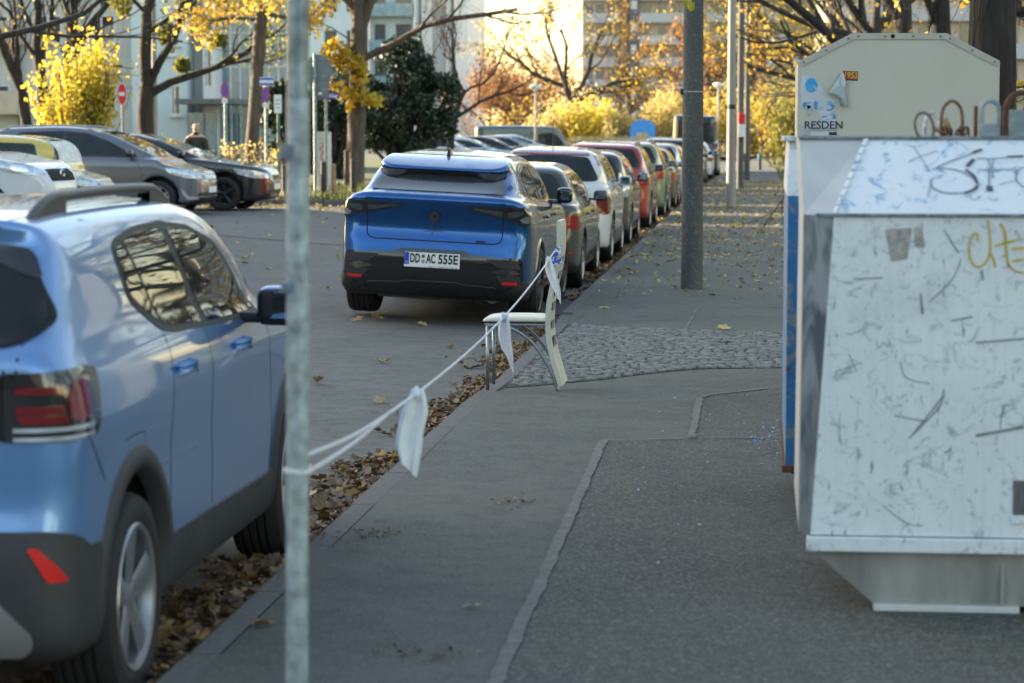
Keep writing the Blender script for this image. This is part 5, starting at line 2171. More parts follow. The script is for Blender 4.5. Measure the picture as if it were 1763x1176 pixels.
# sticker remains and long scratches
bm = bmesh.new()
for pg in ([(1524, 395), (1570, 392), (1562, 445), (1535, 450)], [(1574, 392), (1588, 391), (1591, 425), (1576, 424)]):
    vs = []
    for u, v in pg:
        p = P(u, v, D0) - o0
        p.y -= .003
        vs.append(bm.verts.new(p))
    bm.faces.new(vs)
from_bm('sticker_remains', bm, plain('sticker_remains', (.33, .32, .30), .7, var=.35, scale=50), bb_)
bm = bmesh.new()
for line, w in (([(1585, 505), (1588, 540), (1588, 530)], .006), ([(1565, 755), (1590, 725), (1625, 680)], .004), ([(1625, 670), (1617, 700), (1570, 750)], .004), ([(1540, 715), (1590, 725)], .004), ([(1690, 465), (1692, 482)], .008),
                ([(1638, 552), (1675, 545)], .005), ([(1625, 395), (1650, 435)], .004), ([(1680, 750), (1763, 735)], .010), ([(1680, 590), (1763, 583)], .006), ([(1550, 620), (1560, 650), (1600, 660)], .003), ([(1470, 480), (1520, 478)], .004),
                ([(1655, 445), (1640, 480), (1600, 520)], .003), ([(1462, 610), (1475, 640)], .003), ([(1520, 870), (1560, 900), (1590, 905)], .003)):
    bm = bmesh.new()
    stroke(bm, line, w, 'F')
    from_bm('scratch', bm, plain('scratch_grey', (.20, .24, .25), .6, var=.4, scale=30), bb_)

# --- rusty loops and lugs on the lid
YL = DR + .35


def up(u, v, y=YL):
    return P(u, v, y)


def loop(name, label, uv, r, m, cat='loop', y=YL, closed=False, tubes=10):
    base = up(uv[0][0], 240, y)
    base.z = zr + .004
    pts = [up(u, v, y) for u, v in uv]
    dz = zr + .004 - min(p.z for p in pts)
    bm = bmesh.new()
    tube(bm, spline([(p - base) for p in pts], 5), r, tubes)
    o = from_bm(name, bm, m, None, smooth=True, loc=base)
    return tag(o, label, cat, 'loops and padlocks on the bottle bank lid')


loop('lifting_loop', 'thin round wire loop leaning left on the bottle bank lid', [(1584, 239), (1577, 225), (1575, 210), (1580, 198), (1590, 194), (1600, 200), (1606, 214), (1607, 228), (1603, 239)], .0055, plain('dull_wire', (.13, .12, .11), .6, .3, var=.4, scale=60))
loop('lifting_loop', 'flaking white painted loop behind the thin wire loop', [(1593, 239), (1592, 220), (1596, 203), (1606, 195), (1614, 200), (1618, 215), (1618, 238)], .0075, plain('flaking_white', (.5, .52, .52), .7, var=.6, scale=50), y=YL + .08)
loop('lifting_loop', 'tall rusty U shaped loop standing between the wire loop and the grey padlock', [(1621, 240), (1621, 205), (1624, 187), (1632, 177), (1640, 174), (1648, 178), (1655, 190), (1657, 208), (1657, 240)], .0062, plain('brown_rust', (.15, .085, .05), .75, .2, var=.4, scale=40))
loop('lifting_loop', 'thick brown rusty loop cut by the right picture edge', [(1731, 240), (1731, 200), (1734, 180), (1742, 167), (1753, 161), (1768, 161), (1780, 170), (1786, 190), (1788, 240)], .012, plain('brown_rust'if False else 'deep_rust', (.085, .042, .025), .8, .2, var=.4, scale=40), y=YL - .05)
# grey padlock
pk = up(1704, 240)
pk.z = zr + .004
t = thing('padlock', 'grey steel padlock with round shackle standing on the bottle bank lid', 'padlock', pk, 0, 'loops and padlocks on the bottle bank lid')
bm = bmesh.new()
h_ = up(1704, 213).z - pk.z
box(bm, (0, 0, h_ / 2), (.074, .035, h_), bev=.006)
from_bm('lock_body', bm, M('dull_lug'), t)
bm = bmesh.new()
w_ = .030
H_ = up(1704, 172).z - pk.z
tube(bm, spline([(-w_, 0, h_ - .01), (-w_, 0, H_ * .72), (-w_ * .8, 0, H_ * .88), (0, 0, H_ * .98), (w_ * .8, 0, H_ * .88), (w_, 0, H_ * .72), (w_, 0, h_ - .01)], 5), .0085, 10)
from_bm('shackle', bm, M('dull_lug'), t, smooth=True)
bm = bmesh.new()
box(bm, (-.05, .03, H_ * .42), (.012, .05, H_ * .84), bev=.004)
o = from_bm('hasp', bm, M('rust'), t)
# blue grey lug at the edge
pk = up(1752, 240, YL + .02)
pk.z = zr + .004
bm = bmesh.new()
box(bm, (0, 0, .05), (.075, .03, .10), bev=.005)
tag(from_bm('lug_plate', bm, M('dull_lug'), None, loc=pk), 'small blue grey steel plate upright inside the thick rusty loop', 'plate')
# chain heap and a dry leaf
pk = up(1655, 238)
pk.z = zr + .012
bm = bmesh.new()
rr_ = random.Random(5)
for k in range(9):
    a = k / 9 * 2 * math.pi
    c = Vector((-.018 + .045 * math.cos(a), .02 * math.sin(a), .006 + .010 * (k % 2)))
    ax = Vector((math.cos(a * 1.7 + k), math.sin(a * 1.3), .4 * math.sin(k))).normalized()
    q = ax.to_track_quat('Z', 'X')
    tube(bm, [c + q @ Vector((.016 * math.cos(b), .010 * math.sin(b), 0)) for b in np.linspace(0, 2 * math.pi, 13)[:-1]], .0035, 6, closed=True)
tag(from_bm('chain', bm, M('rust'), None, smooth=True, loc=pk), 'short rusty chain heaped at the foot of the tall rusty loop', 'chain')
p = up(1627, 236)
o = scatter('dry_leaf', [(0, 0, 0)], .075, M('leaf_tan'), .5, (LT[0] * np.array([.9, .5, 6]), LT[1]), kind=None)
o.location = (p.x, p.y, zr + .004)
tag(o, 'brown dry leaf caught between the loops on the bottle bank lid', 'leaf')

# --- blue container behind
m_, nt_, b_, L_ = _mat('rusty_blue')
base = mix(nt_, noise_fac(nt_, 4, 6, .3, .7), (.012, .12, .33), (.04, .22, .46))
base = mix(nt_, noise_fac(nt_, 9, 9, .51, .56, rough=.74, dist=1.2), base, (.22, .24, .23))
base = mix(nt_, noise_fac(nt_, 6, 8, .63, .66, rough=.72), base, (.10, .04, .02))
L_.new(base, b_.inputs['Base Color'])
b_.inputs['Roughness'].default_value = .5
MATS['rusty_blue'] = m_
y0, y1 = 10.15, 11.75
bc = thing('recycling_container', 'rusty blue bottle bank hidden behind the scuffed white one, only its side showing', 'container', (.9, 10.9, .1))
o1 = bc.location.copy()


def K(x, y, z):
    return (x - o1.x, y - o1.y, z - o1.z)


xl = .115
ztop = P(1362, 240, y1).z
zw = P(1362, 338, y0).z
quad_part('blue_side', [[K(xl, y0, .36), K(xl, y1, .36), K(xl, y1, zw), K(xl, y0, zw)], [K(xl, y0, .36), K(xl, y0, zw), K(1.55, y0, zw), K(1.55, y0, .36)], [K(xl, y1, .36), K(xl, y1, zw), K(1.55, y1, zw), K(1.55, y1, .36)], [K(1.55, y0, .36), K(1.55, y1, .36), K(1.55, y1, zw), K(1.55, y0, zw)], [K(xl, y0, .36), K(1.55, y0, .36), K(1.55, y1, .36), K(xl, y1, .36)]], M('rusty_blue'), bc)
quad_part('white_top', [[K(xl - .004, y0, zw + .002), K(xl - .004, y1, zw + .002), K(xl + .006, y1, ztop), K(xl + .006, y0 + .1, ztop)], [K(xl - .004, y0, zw + .002), K(xl + .006, y0 + .1, ztop), K(1.55, y0 + .1, ztop), K(1.56, y0, zw + .002)], [K(xl - .004, y1, zw + .002), K(xl + .006, y1, ztop), K(1.55, y1, ztop), K(1.56, y1, zw + .002)], [K(xl + .006, y0 + .1, ztop), K(1.55, y0 + .1, ztop), K(1.55, y1, ztop), K(xl + .006, y1, ztop)]], M('scuffed_white'), bc)
bm = bmesh.new()
box(bm, K(xl + .015, (y0 + y1) / 2, .352), (.06, y1 - y0 + .02, .03), bev=.005)
from_bm('bottom_rail', bm, M('rust'), bc)
fs = []
top = [(.13, y0 + .05, .335), (1.5, y0 + .05, .335), (1.5, y1 - .05, .335), (.13, y1 - .05, .335)]
bot = [(.42, y0 + .3, .105), (1.3, y0 + .3, .105), (1.3, y1 - .3, .105), (.42, y1 - .3, .105)]
for k in range(4):
    q = (k + 1) % 4
    fs.append([K(*bot[k]), K(*bot[q]), K(*top[q]), K(*top[k])])
fs.append([K(*b) for b in bot])
quad_part('foot', fs, plain('dark_foot', (.04, .04, .042), .8), bc)
bm = bmesh.new()
box(bm, K(xl + .008, (y0 + y1) / 2, ztop + .008), (.05, y1 - y0 - .08, .02), bev=.004)
from_bm('lid_rim', bm, M('flaking_white'), bc)

# --- cream clothes bank
YC = 14.3
cr_ = [P(u, v, YC) for u, v in ((1374, 106), (1467, 57), (1630, 57), (1722, 112))]
cx0, cx1 = cr_[0].x, cr_[3].x
cc = thing('clothes_bank', 'tall cream clothes donation container with slanted shoulders and torn poster', 'container', ((cx0 + cx1) / 2, YC, .1))
oc = cc.location.copy()
ol = [(cx0 - oc.x, 0)] + [(p.x - oc.x, p.z - oc.z) for p in cr_] + [(cx1 - oc.x, 0)]
ol[4] = (ol[4][0], ol[1][1])
bm = bmesh.new()
prism(bm, ol, 'Y', .012, 1.1)
bmesh.ops.bevel(bm, geom=list(bm.edges), offset=.006, segments=2, affect='EDGES')
from_bm('casing', bm, M('cream_paint'), cc)
bm = bmesh.new()
inn = [(ol[0][0], 0), ol[1], ol[2], ol[3], ol[4], (ol[5][0], 0)]
c_in = [(x * .965, z - .035 if i in (2, 3) else z - .03) for i, (x, z) in enumerate(inn)]
for i in range(1, 4):
    q = [inn[i], inn[i + 1], c_in[i + 1], c_in[i]]
    A_ = [bm.verts.new((x, .004, z)) for x, z in q]
    B_ = [bm.verts.new((x, .0115, z)) for x, z in q]
    bm.faces.new(A_)
    for k in range(4):
        bm.faces.new((A_[k], A_[(k + 1) % 4], B_[(k + 1) % 4], B_[k]))
bmesh.ops.recalc_face_normals(bm, faces=bm.faces)
from_bm('roof_flange', bm, plain('cream_flange', (.47, .47, .40), .45, var=.08), cc)
bm = bmesh.new()
rv = []
for i in range(1, 4):
    for t in (.06, .35, .65, .94) if i == 2 else (.08, .5, .92):
        rv.append((inn[i][0] + (inn[i + 1][0] - inn[i][0]) * t, inn[i][1] + (inn[i + 1][1] - inn[i][1]) * t - .018))
for x, z in rv:
    lathe(bm, [(.0065, -.0035), (.004, -.008)][::-1], 8, 'Y', (x * .985, .006, z))
bmesh.ops.recalc_face_normals(bm, faces=bm.faces)
from_bm('rivets', bm, plain('rivet', (.2, .19, .17), .5, .5), cc)
p = P(1537, 62, YC) - oc
bm = bmesh.new()
lathe(bm, [(.012, -.006), (.010, -.010)][::-1], 14, 'Y', (p.x, .006, p.z))
from_bm('round_hole', bm, M('gap'), cc)


def paper(name, uv, m, parent, dy, curl=0):
    bm = bmesh.new()
    vs = []
    for u, v in uv:
        q = P(u, v, YC) - oc
        vs.append(bm.verts.new((q.x, dy, q.z)))
    f = bm.faces.new(vs)
    bmesh.ops.recalc_face_normals(bm, faces=bm.faces)
    bmesh.ops.triangulate(bm, faces=bm.faces)
    return from_bm(name, bm, m, parent)


Z5 = lambda x, y: (1370 + x / 7.585, 90 + y / 7.585)
m_, nt_, b_, L_ = _mat('poster_paper')
base = mix(nt_, noise_fac(nt_, 9, 5, .3, .7), (.50, .56, .60), (.62, .67, .70))
base = mix(nt_, noise_fac(nt_, 18, 6, .62, .68), base, (.22, .45, .62))
L_.new(base, b_.inputs['Base Color'])
b_.inputs['Roughness'].default_value = .7
MATS['poster_paper'] = m_
plain('poster_blue', (.05, .36, .70), .6, var=.2, scale=25)
m_, nt_, b_, L_ = _mat('poster_print')
L_.new(mix(nt_, noise_fac(nt_, 30, 4, .42, .58), (.05, .26, .52), (.50, .62, .70)), b_.inputs['Base Color'])
MATS['poster_print'] = m_
plain('poster_back', (.40, .46, .49), .75, var=.12, scale=20)
po = thing('poster', 'torn pale blue poster peeling off the cream clothes bank', 'poster', oc)
paper('paper_sheet', [Z5(*q) for q in ((65, 200), (130, 215), (130, 290), (250, 340), (330, 440), (390, 540), (470, 590), (515, 640), (520, 760), (345, 850), (240, 750), (200, 720), (160, 760), (70, 720), (62, 340), (90, 290))], M('poster_paper'), po, .009)
paper('paper_sheet', [Z5(*q) for q in ((345, 850), (525, 770), (535, 1010), (530, 1090), (70, 1090), (65, 960), (250, 890))], M('poster_paper'), po, .0085)
paper('paper_fold', [Z5(*q) for q in ((65, 965), (345, 860), (325, 935), (200, 950), (190, 1080), (90, 1090))], M('poster_back'), po, .0065)
paper('paper_fold', [Z5(*q) for q in ((150, 690), (200, 700), (195, 790), (170, 850), (150, 780))], M('poster_back'), po, .0065)
for (cx_, cy_, rx, ry, a0, a1) in ((205, 430, 80, 95, 0, 360),):
    paper('blue_disc', [Z5(cx_ + rx * math.cos(R(a)), cy_ + ry * math.sin(R(a))) for a in range(40, 320, 14)] + [Z5(300, 440), Z5(220, 440)], M('poster_blue'), po, .0065)
for (cx_, cy_, rr2) in ((145, 690, 55), (290, 690, 62), (440, 700, 66)):
    paper('photo_circle', [Z5(cx_ + rr2 * math.cos(R(a)), cy_ + rr2 * math.sin(R(a))) for a in range(0, 360, 20)], M('poster_print'), po, .0065)
paper('blue_band', [Z5(*q) for q in ((345, 840), (520, 780), (525, 870), (350, 905))], M('poster_print'), po, .0065)
plain('poster_ink', (.03, .032, .036), .6)
q = P(*Z5(365, 955), YC) - oc
lettering('poster_letters', 'RESDEN', .062, M('poster_ink'), po, (q.x, .0055, q.z), sx=1.02, bold=.0008)
bm = bmesh.new()
rr_ = random.Random(9)
for row, yy in enumerate((1000, 1020)):
    x = 200
    while x < 530:
        w = rr_.uniform(8, 30)
        a, b = P(*Z5(x, yy - 5), YC) - oc, P(*Z5(x + w, yy + 5), YC) - oc
        box(bm, ((a.x + b.x) / 2, .0062, (a.z + b.z) / 2), (abs(b.x - a.x), .0008, abs(b.z - a.z)))
        x += w + 7
from_bm('small_print', bm, plain('faint_ink', (.22, .24, .25), .6), po)
bm = bmesh.new()
a = P(*Z5(485, 1062), YC) - oc
box(bm, (a.x, .0062, a.z), (.045, .001, .018))
from_bm('black_box', bm, M('poster_ink'), po)
# curled loose piece of paper
sc = thing('paper_scrap', 'curled grey blue scrap of torn poster beside the orange sticker', 'paper', oc)
bm = bmesh.new()
rows = []
for (xa, xb, yy, d0, d1) in ((590, 625, 250, .004, .004), (560, 650, 330, .010, .006), (500, 660, 420, .030, .012), (430, 662, 520, .055, .016), (440, 668, 540, .050, .02), (570, 668, 600, .02, .022), (580, 672, 700, .016, .028)):
    row = []
    for k in range(7):
        t = k / 6
        qx = P(*Z5(xa + (xb - xa) * t, yy + 20 * t), YC) - oc
        row.append(bm.verts.new((qx.x, .012 - (d0 * (1 - t) + d1 * t) - .016 * math.sin(t * math.pi), qx.z)))
    rows.append(row)
for A_, B_ in zip(rows[:-1], rows[1:]):
    for k in range(6):
        bm.faces.new((A_[k], A_[k + 1], B_[k + 1], B_[k]))
o = from_bm('scrap_sheet', bm, M('poster_back'), sc, smooth=True)
o.modifiers.new('t', 'SOLIDIFY').thickness = .0015
paper('torn_flap', [Z5(*q_) for q_ in ((600, 250), (625, 290), (655, 400), (625, 470), (595, 420), (585, 300))], M('poster_paper'), sc, -.025)
# orange sticker
q = P(*Z5(713, 307), YC) - oc
st_ = thing('sticker', 'small orange and black sticker with yellow numerals on the cream clothes bank', 'sticker', oc)
bm = bmesh.new()
box(bm, (q.x, .011, q.z), (.088, .0015, .054), rot=Matrix.Rotation(R(3), 3, 'Y'))
from_bm('sticker_back', bm, plain('sticker_black', (.03, .015, .01), .5), st_)
bm = bmesh.new()
box(bm, (q.x + .002, .0098, q.z + .001), (.078, .0015, .042), rot=Matrix.Rotation(R(3), 3, 'Y'))
from_bm('sticker_field', bm, plain('sticker_red', (.40, .07, .015), .5, var=.4, scale=90), st_)
lettering('sticker_numerals', '1953', .052, plain('sticker_yellow', (.62, .38, .06), .5), st_, (q.x + .002, .0085, q.z + .002), rot=(R(90), R(3), 0), sx=.80, bold=.001)
# ================================================================== trees and shrubs
m_, nt_, b_, L_ = _mat('bark')
base = mix(nt_, noise_fac(nt_, 3, 7, .3, .7, stretch=(3, 3, .6)), (.045, .036, .027), (.13, .105, .078))
L_.new(base, b_.inputs['Base Color'])
b_.inputs['Roughness'].default_value = .9
bump(nt_, b_, noise_fac(nt_, 9, 5, .2, .8, stretch=(2, 2, .35)), .8, .05)
MATS['bark'] = m_
m_, nt_, b_, L_ = _mat('dark_bark')
base = mix(nt_, noise_fac(nt_, 4, 7, .3, .7, stretch=(3, 3, .6)), (.018, .016, .014), (.055, .046, .038))
L_.new(base, b_.inputs['Base Color'])
b_.inputs['Roughness'].default_value = .9
bump(nt_, b_, noise_fac(nt_, 10, 5, .2, .8, stretch=(2, 2, .35)), 1., .05)
MATS['dark_bark'] = m_

leafmat('leaf_gold', [(.48, .31, .04), (.56, .40, .05), (.44, .25, .03), (.52, .42, .09), (.32, .29, .06)], .55)
leafmat('leaf_lemon', [(.60, .48, .05), (.66, .54, .08), (.52, .46, .06), (.55, .40, .04)], .55)
leafmat('leaf_orange', [(.30, .12, .03), (.40, .19, .04), (.22, .10, .035), (.45, .26, .06)], .5)
leafmat('leaf_rust', [(.15, .06, .035), (.22, .095, .04), (.27, .14, .05), (.12, .07, .035)], .45)
leafmat('leaf_olive', [(.12, .14, .03), (.20, .19, .035), (.30, .26, .05), (.09, .11, .03)], .5)
leafmat('leaf_green', [(.06, .11, .025), (.10, .15, .03), (.14, .17, .04)], .45)
leafmat('leaf_yew', [(.012, .028, .014), (.02, .042, .02), (.03, .055, .026), (.014, .03, .018)], .12)
leafmat('leaf_straw', [(.52, .42, .17), (.60, .50, .19), (.45, .36, .15), (.60, .44, .10)], .5)


def unit(v):
    return v / max(np.linalg.norm(v), 1e-9)


def grow(rng, p, d, length, r, level, maxl, out, spread=.75, up=.12, kids=(3, 5), wander=.22, taper=.45, shrink=(.5, .78), start=.3):
    n = 5 if level < 2 else 4
    pts, rad = [p], [r]
    for i in range(n):
        d = unit(d + rng.normal(0, wander, 3) * (.55 if level == 0 else 1) + np.array([0, 0, up]))
        p = p + d * length / n
        pts.append(p)
        rad.append(r * (1 - (1 - taper) * (i + 1) / n))
    out.append((np.array(pts), np.array(rad), level))
    if level >= maxl:
        return
    k = rng.integers(kids[0], kids[1] + 1)
    for j in range(k):
        t = start + (1 - start) * (j + .5 + rng.uniform(-.3, .3)) / k
        f = min(max(t * n, 0), n - 1e-3)
        i = int(f)
        q = pts[i] + (pts[i + 1] - pts[i]) * (f - i)
        dd = unit(pts[i + 1] - pts[i])
        a = unit(np.cross(dd, rng.normal(0, 1, 3)))
        nd = unit(dd + a * spread * rng.uniform(.6, 1.3))
        grow(rng, q, nd, length * rng.uniform(*shrink) * (1.05 - .3 * t), (rad[i] + (rad[i + 1] - rad[i]) * (f - i)) * rng.uniform(.45, .68), level + 1, maxl, out, spread, up, kids, wander, taper, shrink, start * .7)


def tubes_np(branches, rmin=.004):
    V, F = [], []
    nv = 0
    for pts, rad, lv in branches:
        n = {0: 12, 1: 8, 2: 5}.get(lv, 3)
        N = len(pts)
        T = np.gradient(pts, axis=0)
        T /= np.maximum(np.linalg.norm(T, axis=1, keepdims=True), 1e-9)
        a = np.array([1., 0, 0]) if abs(T[0][0]) < .8 else np.array([0, 1., 0])
        X = a - T * (T @ a)[:, None]
        X /= np.maximum(np.linalg.norm(X, axis=1, keepdims=True), 1e-9)
        Y = np.cross(T, X)
        th = np.arange(n) * 2 * math.pi / n
        rr_ = np.maximum(rad, rmin)
        ring = pts[:, None] + (X[:, None] * np.cos(th)[None, :, None] + Y[:, None] * np.sin(th)[None, :, None]) * rr_[:, None, None]
        V.append(ring.reshape(-1, 3))
        i = np.arange(N - 1)[:, None] * n
        k = np.arange(n)[None]
        k2 = (k + 1) % n
        F.append(np.stack([i + k, i + k2, i + n + k2, i + n + k], -1).reshape(-1, 4) + nv)
        nv += N * n
    return np.concatenate(V), np.concatenate(F)


LEAF4 = np.array([(0, 0, 0), (-.42, .5, .10), (0, 1, -.02), (.42, .5, .10)])


def leaves_np(pos, size, rng):
    n = len(pos)
    A = rng.normal(0, 1, (n, 3))
    A[:, 2] -= .5
    A /= np.linalg.norm(A, axis=1, keepdims=True)
    B = np.cross(A, rng.normal(0, 1, (n, 3)))
    B /= np.maximum(np.linalg.norm(B, axis=1, keepdims=True), 1e-9)
    C = np.cross(A, B)
    s = size * rng.uniform(.6, 1.3, n)
    V = pos[:, None] + (LEAF4[None, :, 0:1] * B[:, None] + LEAF4[None, :, 1:2] * A[:, None] + LEAF4[None, :, 2:3] * C[:, None]) * s[:, None, None]
    F = np.arange(n * 4).reshape(n, 4)
    return V.reshape(-1, 3), F


def on_branches(br, n, rng, lv_min=2, jit=.12, keep=None):
    segs = [(p, lv) for p, r, lv in br if lv >= lv_min]
    if not segs:
        return np.zeros((0, 3))
    ln = np.array([np.linalg.norm(np.diff(p, axis=0), axis=1).sum() for p, _ in segs])
    # clumpy: each twig has its own leafiness
    w = ln * rng.random(len(segs)) ** 2.2
    if keep is not None:
        w *= np.array([keep(p.mean(0)) for p, _ in segs])
    if w.sum() <= 0:
        return np.zeros((0, 3))
    idx = rng.choice(len(segs), n, p=w / w.sum())
    t = rng.random(n)
    out = np.empty((n, 3))
    for k in range(len(segs)):
        m = idx == k
        if not m.any():
            continue
        p = segs[k][0]
        f = t[m] * (len(p) - 1)
        i = np.minimum(f.astype(int), len(p) - 2)
        out[m] = p[i] + (p[i + 1] - p[i]) * (f - i)[:, None]
    return out + rng.normal(0, jit, (n, 3))


def tree(name, label, base, seed, trunk, limbs=None, maxl=3, length=4., leaf=None, nleaf=3000, lsize=.13, keep=None, bark='bark', spread=.75, up=.12, kids=(3, 5), group=None, lv_min=2, jit=.15, extra=None, cat='tree', shrink=(.5, .78), twig=True, nlimb=5, lstart=.45, wander=.22):
    """trunk: local points with radii; limbs: list of (t along trunk, direction, length, radius) or None for a ring"""
    rng = np.random.default_rng(seed)
    root = thing(name, label, cat, base, 0, group)
    tp = np.array([np.array(s) for s in spline([p[:3] for p in trunk], 4)])
    tr = np.interp(np.linspace(0, 1, len(tp)), np.linspace(0, 1, len(trunk)), [p[3] for p in trunk])
    tr = tr * (1 + rng.normal(0, .03, len(tr)))
    tp = np.vstack([tp[:1] - [0, 0, .3], tp])
    tr = np.concatenate([[tr[0] * 1.25], tr])
    tr[1] *= 1.12
    br = [(tp, tr, 0)]
    N = len(tp) - 1
    if limbs is None:
        limbs = []
        for k in range(nlimb):
            t = lstart + (1 - lstart) * (k + .6) / nlimb
            a = k * 2.4 + rng.uniform(-.5, .5)
            limbs.append((t, (math.cos(a), math.sin(a), rng.uniform(.35, .9)), length * rng.uniform(.8, 1.15), None))
    for t, d, ln, r in limbs:
        f = min(max(t, 0), .999) * N
        i = int(f)
        q = tp[i] + (tp[i + 1] - tp[i]) * (f - i)
        grow(rng, q, unit(np.array(d, float)), ln, r or tr[min(i + 1, N)] * .62, 1, maxl, br, spread, up, kids, wander, shrink=shrink)
    V, F = tubes_np(br)
    link('trunk', np_mesh('trunk', V, F, smooth=True), M(bark), root)
    if leaf:
        pos = on_branches(br, nleaf, rng, lv_min, jit, keep)
        if extra is not None:
            pos = np.vstack([pos, extra(rng)])
        V, F = leaves_np(pos, lsize, rng)
        link('crown', np_mesh('crown', V, F, rnd=rng.random(len(F))), M(leaf), root)
    return root, br


def blob(rng, c, r, n, shell=.55):
    d = rng.normal(0, 1, (n, 3))
    d /= np.linalg.norm(d, axis=1, keepdims=True)
    return np.array(c) + d * np.array(r) * (shell + (1 - shell) * rng.random((n, 1)) ** .6)


def shrub(name, label, base, seed, nstem, height, width, leaf, nleaf, lsize, group=None, bark='bark', lean=.5, cat='bush', jit=.10, maxl=2, up=.3):
    rng = np.random.default_rng(seed)
    root = thing(name, label, cat, base, 0, group)
    br = []
    for k in range(nstem):
        a = rng.uniform(0, 2 * math.pi)
        r0 = rng.random() * width * .25
        p = np.array((r0 * math.cos(a), r0 * math.sin(a), -.05))
        d = unit(np.array((math.cos(a) * lean * rng.random(), math.sin(a) * lean * rng.random(), 1)))
        grow(rng, p, d, height * rng.uniform(.6, 1.0), .018 + .004 * height, 1, maxl, br, .6, up, (3, 5), .16, start=.2)
    V, F = tubes_np(br)
    link('stems', np_mesh('stems', V, F, smooth=True), M(bark), root)
    pos = on_branches(br, nleaf, rng, 1, jit)
    V, F = leaves_np(pos, lsize, rng)
    link('foliage', np_mesh('foliage', V, F, rnd=rng.random(len(F))), M(leaf), root)
    return root


def hedge(name, label, base, size, seed, leaf, n, lsize, group=None, cat='hedge'):
    rng = np.random.default_rng(seed)
    root = thing(name, label, cat, base, 0, group)
    sx, sy, sz = size
    k = int(max(3, (sx * sy) / .6))
    pos = []
    cs = [(rng.uniform(-.5, .5) * sx, rng.uniform(-.5, .5) * sy, sz * rng.uniform(.25, .78)) for _ in range(k)]
    for c in cs:
        pos.append(blob(rng, c, (min(.6, sx * .4), .7, sz * .34), n // k, .5))
    pos = np.vstack(pos)
    pos[:, 2] = np.abs(pos[:, 2])
    V, F = leaves_np(pos, lsize, rng)
    link('foliage', np_mesh('foliage', V, F, rnd=rng.random(len(F))), M(leaf), root)
    br = []
    for c in cs[:60]:
        p = np.array((c[0], c[1], -.05))
        br.append((np.array([p, p + [rng.normal(0, .05), rng.normal(0, .05), c[2] * .6], np.array(c)]), np.array([.03, .022, .01]), 2))
    V, F = tubes_np(br)
    link('stems', np_mesh('stems', V, F), M('bark'), root)
    return root


def gz(x, y):
    return verge_z(x, y) if VY0 < y < VY1 and x < VX1 else road_z(x, y)


def base_at(u, y, z=None):
    p = P(u, 300, y)
    return Vector((p.x, y, (z if z is not None else .16 if y > 62 else gz(p.x, y)) - .02))


def h_at(v, y):
    return P(800, v, y).z


# --- left: many stemmed tree
b = base_at(62, 66)
t, br = tree('street_tree', 'bare many stemmed tree at the far left, several trunks fanning from one foot', b, 3, [(0, 0, 0, .32), (.1, 0, .5, .28), (.15, 0, 1.0, .2)],
     limbs=[(.5, (-.42, .05, 1), 5.2, .20), (.6, (-.18, .1, 1), 5.6, .19), (.7, (.10, -.1, 1), 5.8, .20), (.8, (.30, .1, 1), 5.4, .18), (.9, (-.7, 0, .8), 4.0, .12)],
     maxl=4, leaf='leaf_gold', nleaf=420, lsize=.12, bark='dark_bark', spread=.55, up=.10)
# --- long low limb from a tree standing left of the frame
b = base_at(-90, 50)
tree('street_tree', 'tree beyond the left picture edge reaching one long bare limb into view', b, 14, [(0, 0, 0, .30), (.05, 0, 1.6, .25), (.1, 0, 3.2, .2)],
     limbs=[(.99, (1, .0, .34), 5.0, .085), (.9, (-.4, .4, 1), 4, .14), (.95, (-.3, -.3, 1), 4, .13)], maxl=3, leaf='leaf_gold', nleaf=160, lsize=.11, bark='dark_bark', spread=.45, up=.03, wander=.12)
# --- ivy clad forked tree
b = base_at(248, 68)
kp = lambda p: 1.0
t, br = tree('street_tree', 'forked tree with dark ivy clumps and one long limb low to the right', b, 8, [(0, 0, 0, .30), (.12, 0, .9, .25), (.05, 0, 2.0, .24), (.12, 0, 2.9, .22)],
     limbs=[(.93, (-.35, .1, 1), 4.6, .17), (.97, (.10, 0, 1), 5.2, .17), (.88, (.85, -.1, .50), 4.0, .13), (.95, (.5, .1, .9), 4.4, .13)],
     maxl=4, leaf='leaf_olive', nleaf=1700, lsize=.13, bark='dark_bark', spread=.6, up=.10, jit=.22, extra=lambda r: np.vstack([blob(r, (1.15, 0, 3.5), (.22, .2, .18), 260), blob(r, (.75, 0, 4.4), (.3, .25, .3), 300), blob(r, (2.2, 0, 4.2), (.25, .2, .2), 220), blob(r, (-.6, 0, 5.3), (.3, .3, .4), 260)]))
# --- yellow tree beside the dark hatchback
b = base_at(438, 61)
tree('street_tree', 'slim tree with yellow leaves rising behind the black car', b, 21, [(-.12, 0, 0, .24), (-.02, 0, 1.5, .17), (.10, 0, 3.0, .16), (.20, 0, 4.2, .17), (.28, 0, 4.6, .15)],
     limbs=[(.88, (-.25, .1, .95), 2.4, .11), (.92, (.55, .1, .85), 2.2, .10), (.97, (.1, 0, 1), 3.8, .12), (.96, (-.3, .3, .5), 3.4, .09), (.84, (.6, .4, .25), 1.5, .06), (.80, (-.5, .3, .1), 1.5, .05), (.9, (.2, -.5, .5), 2.6, .07)],
     maxl=4, leaf='leaf_gold', nleaf=4000, lsize=.125, spread=.7, up=-.02, jit=.18)
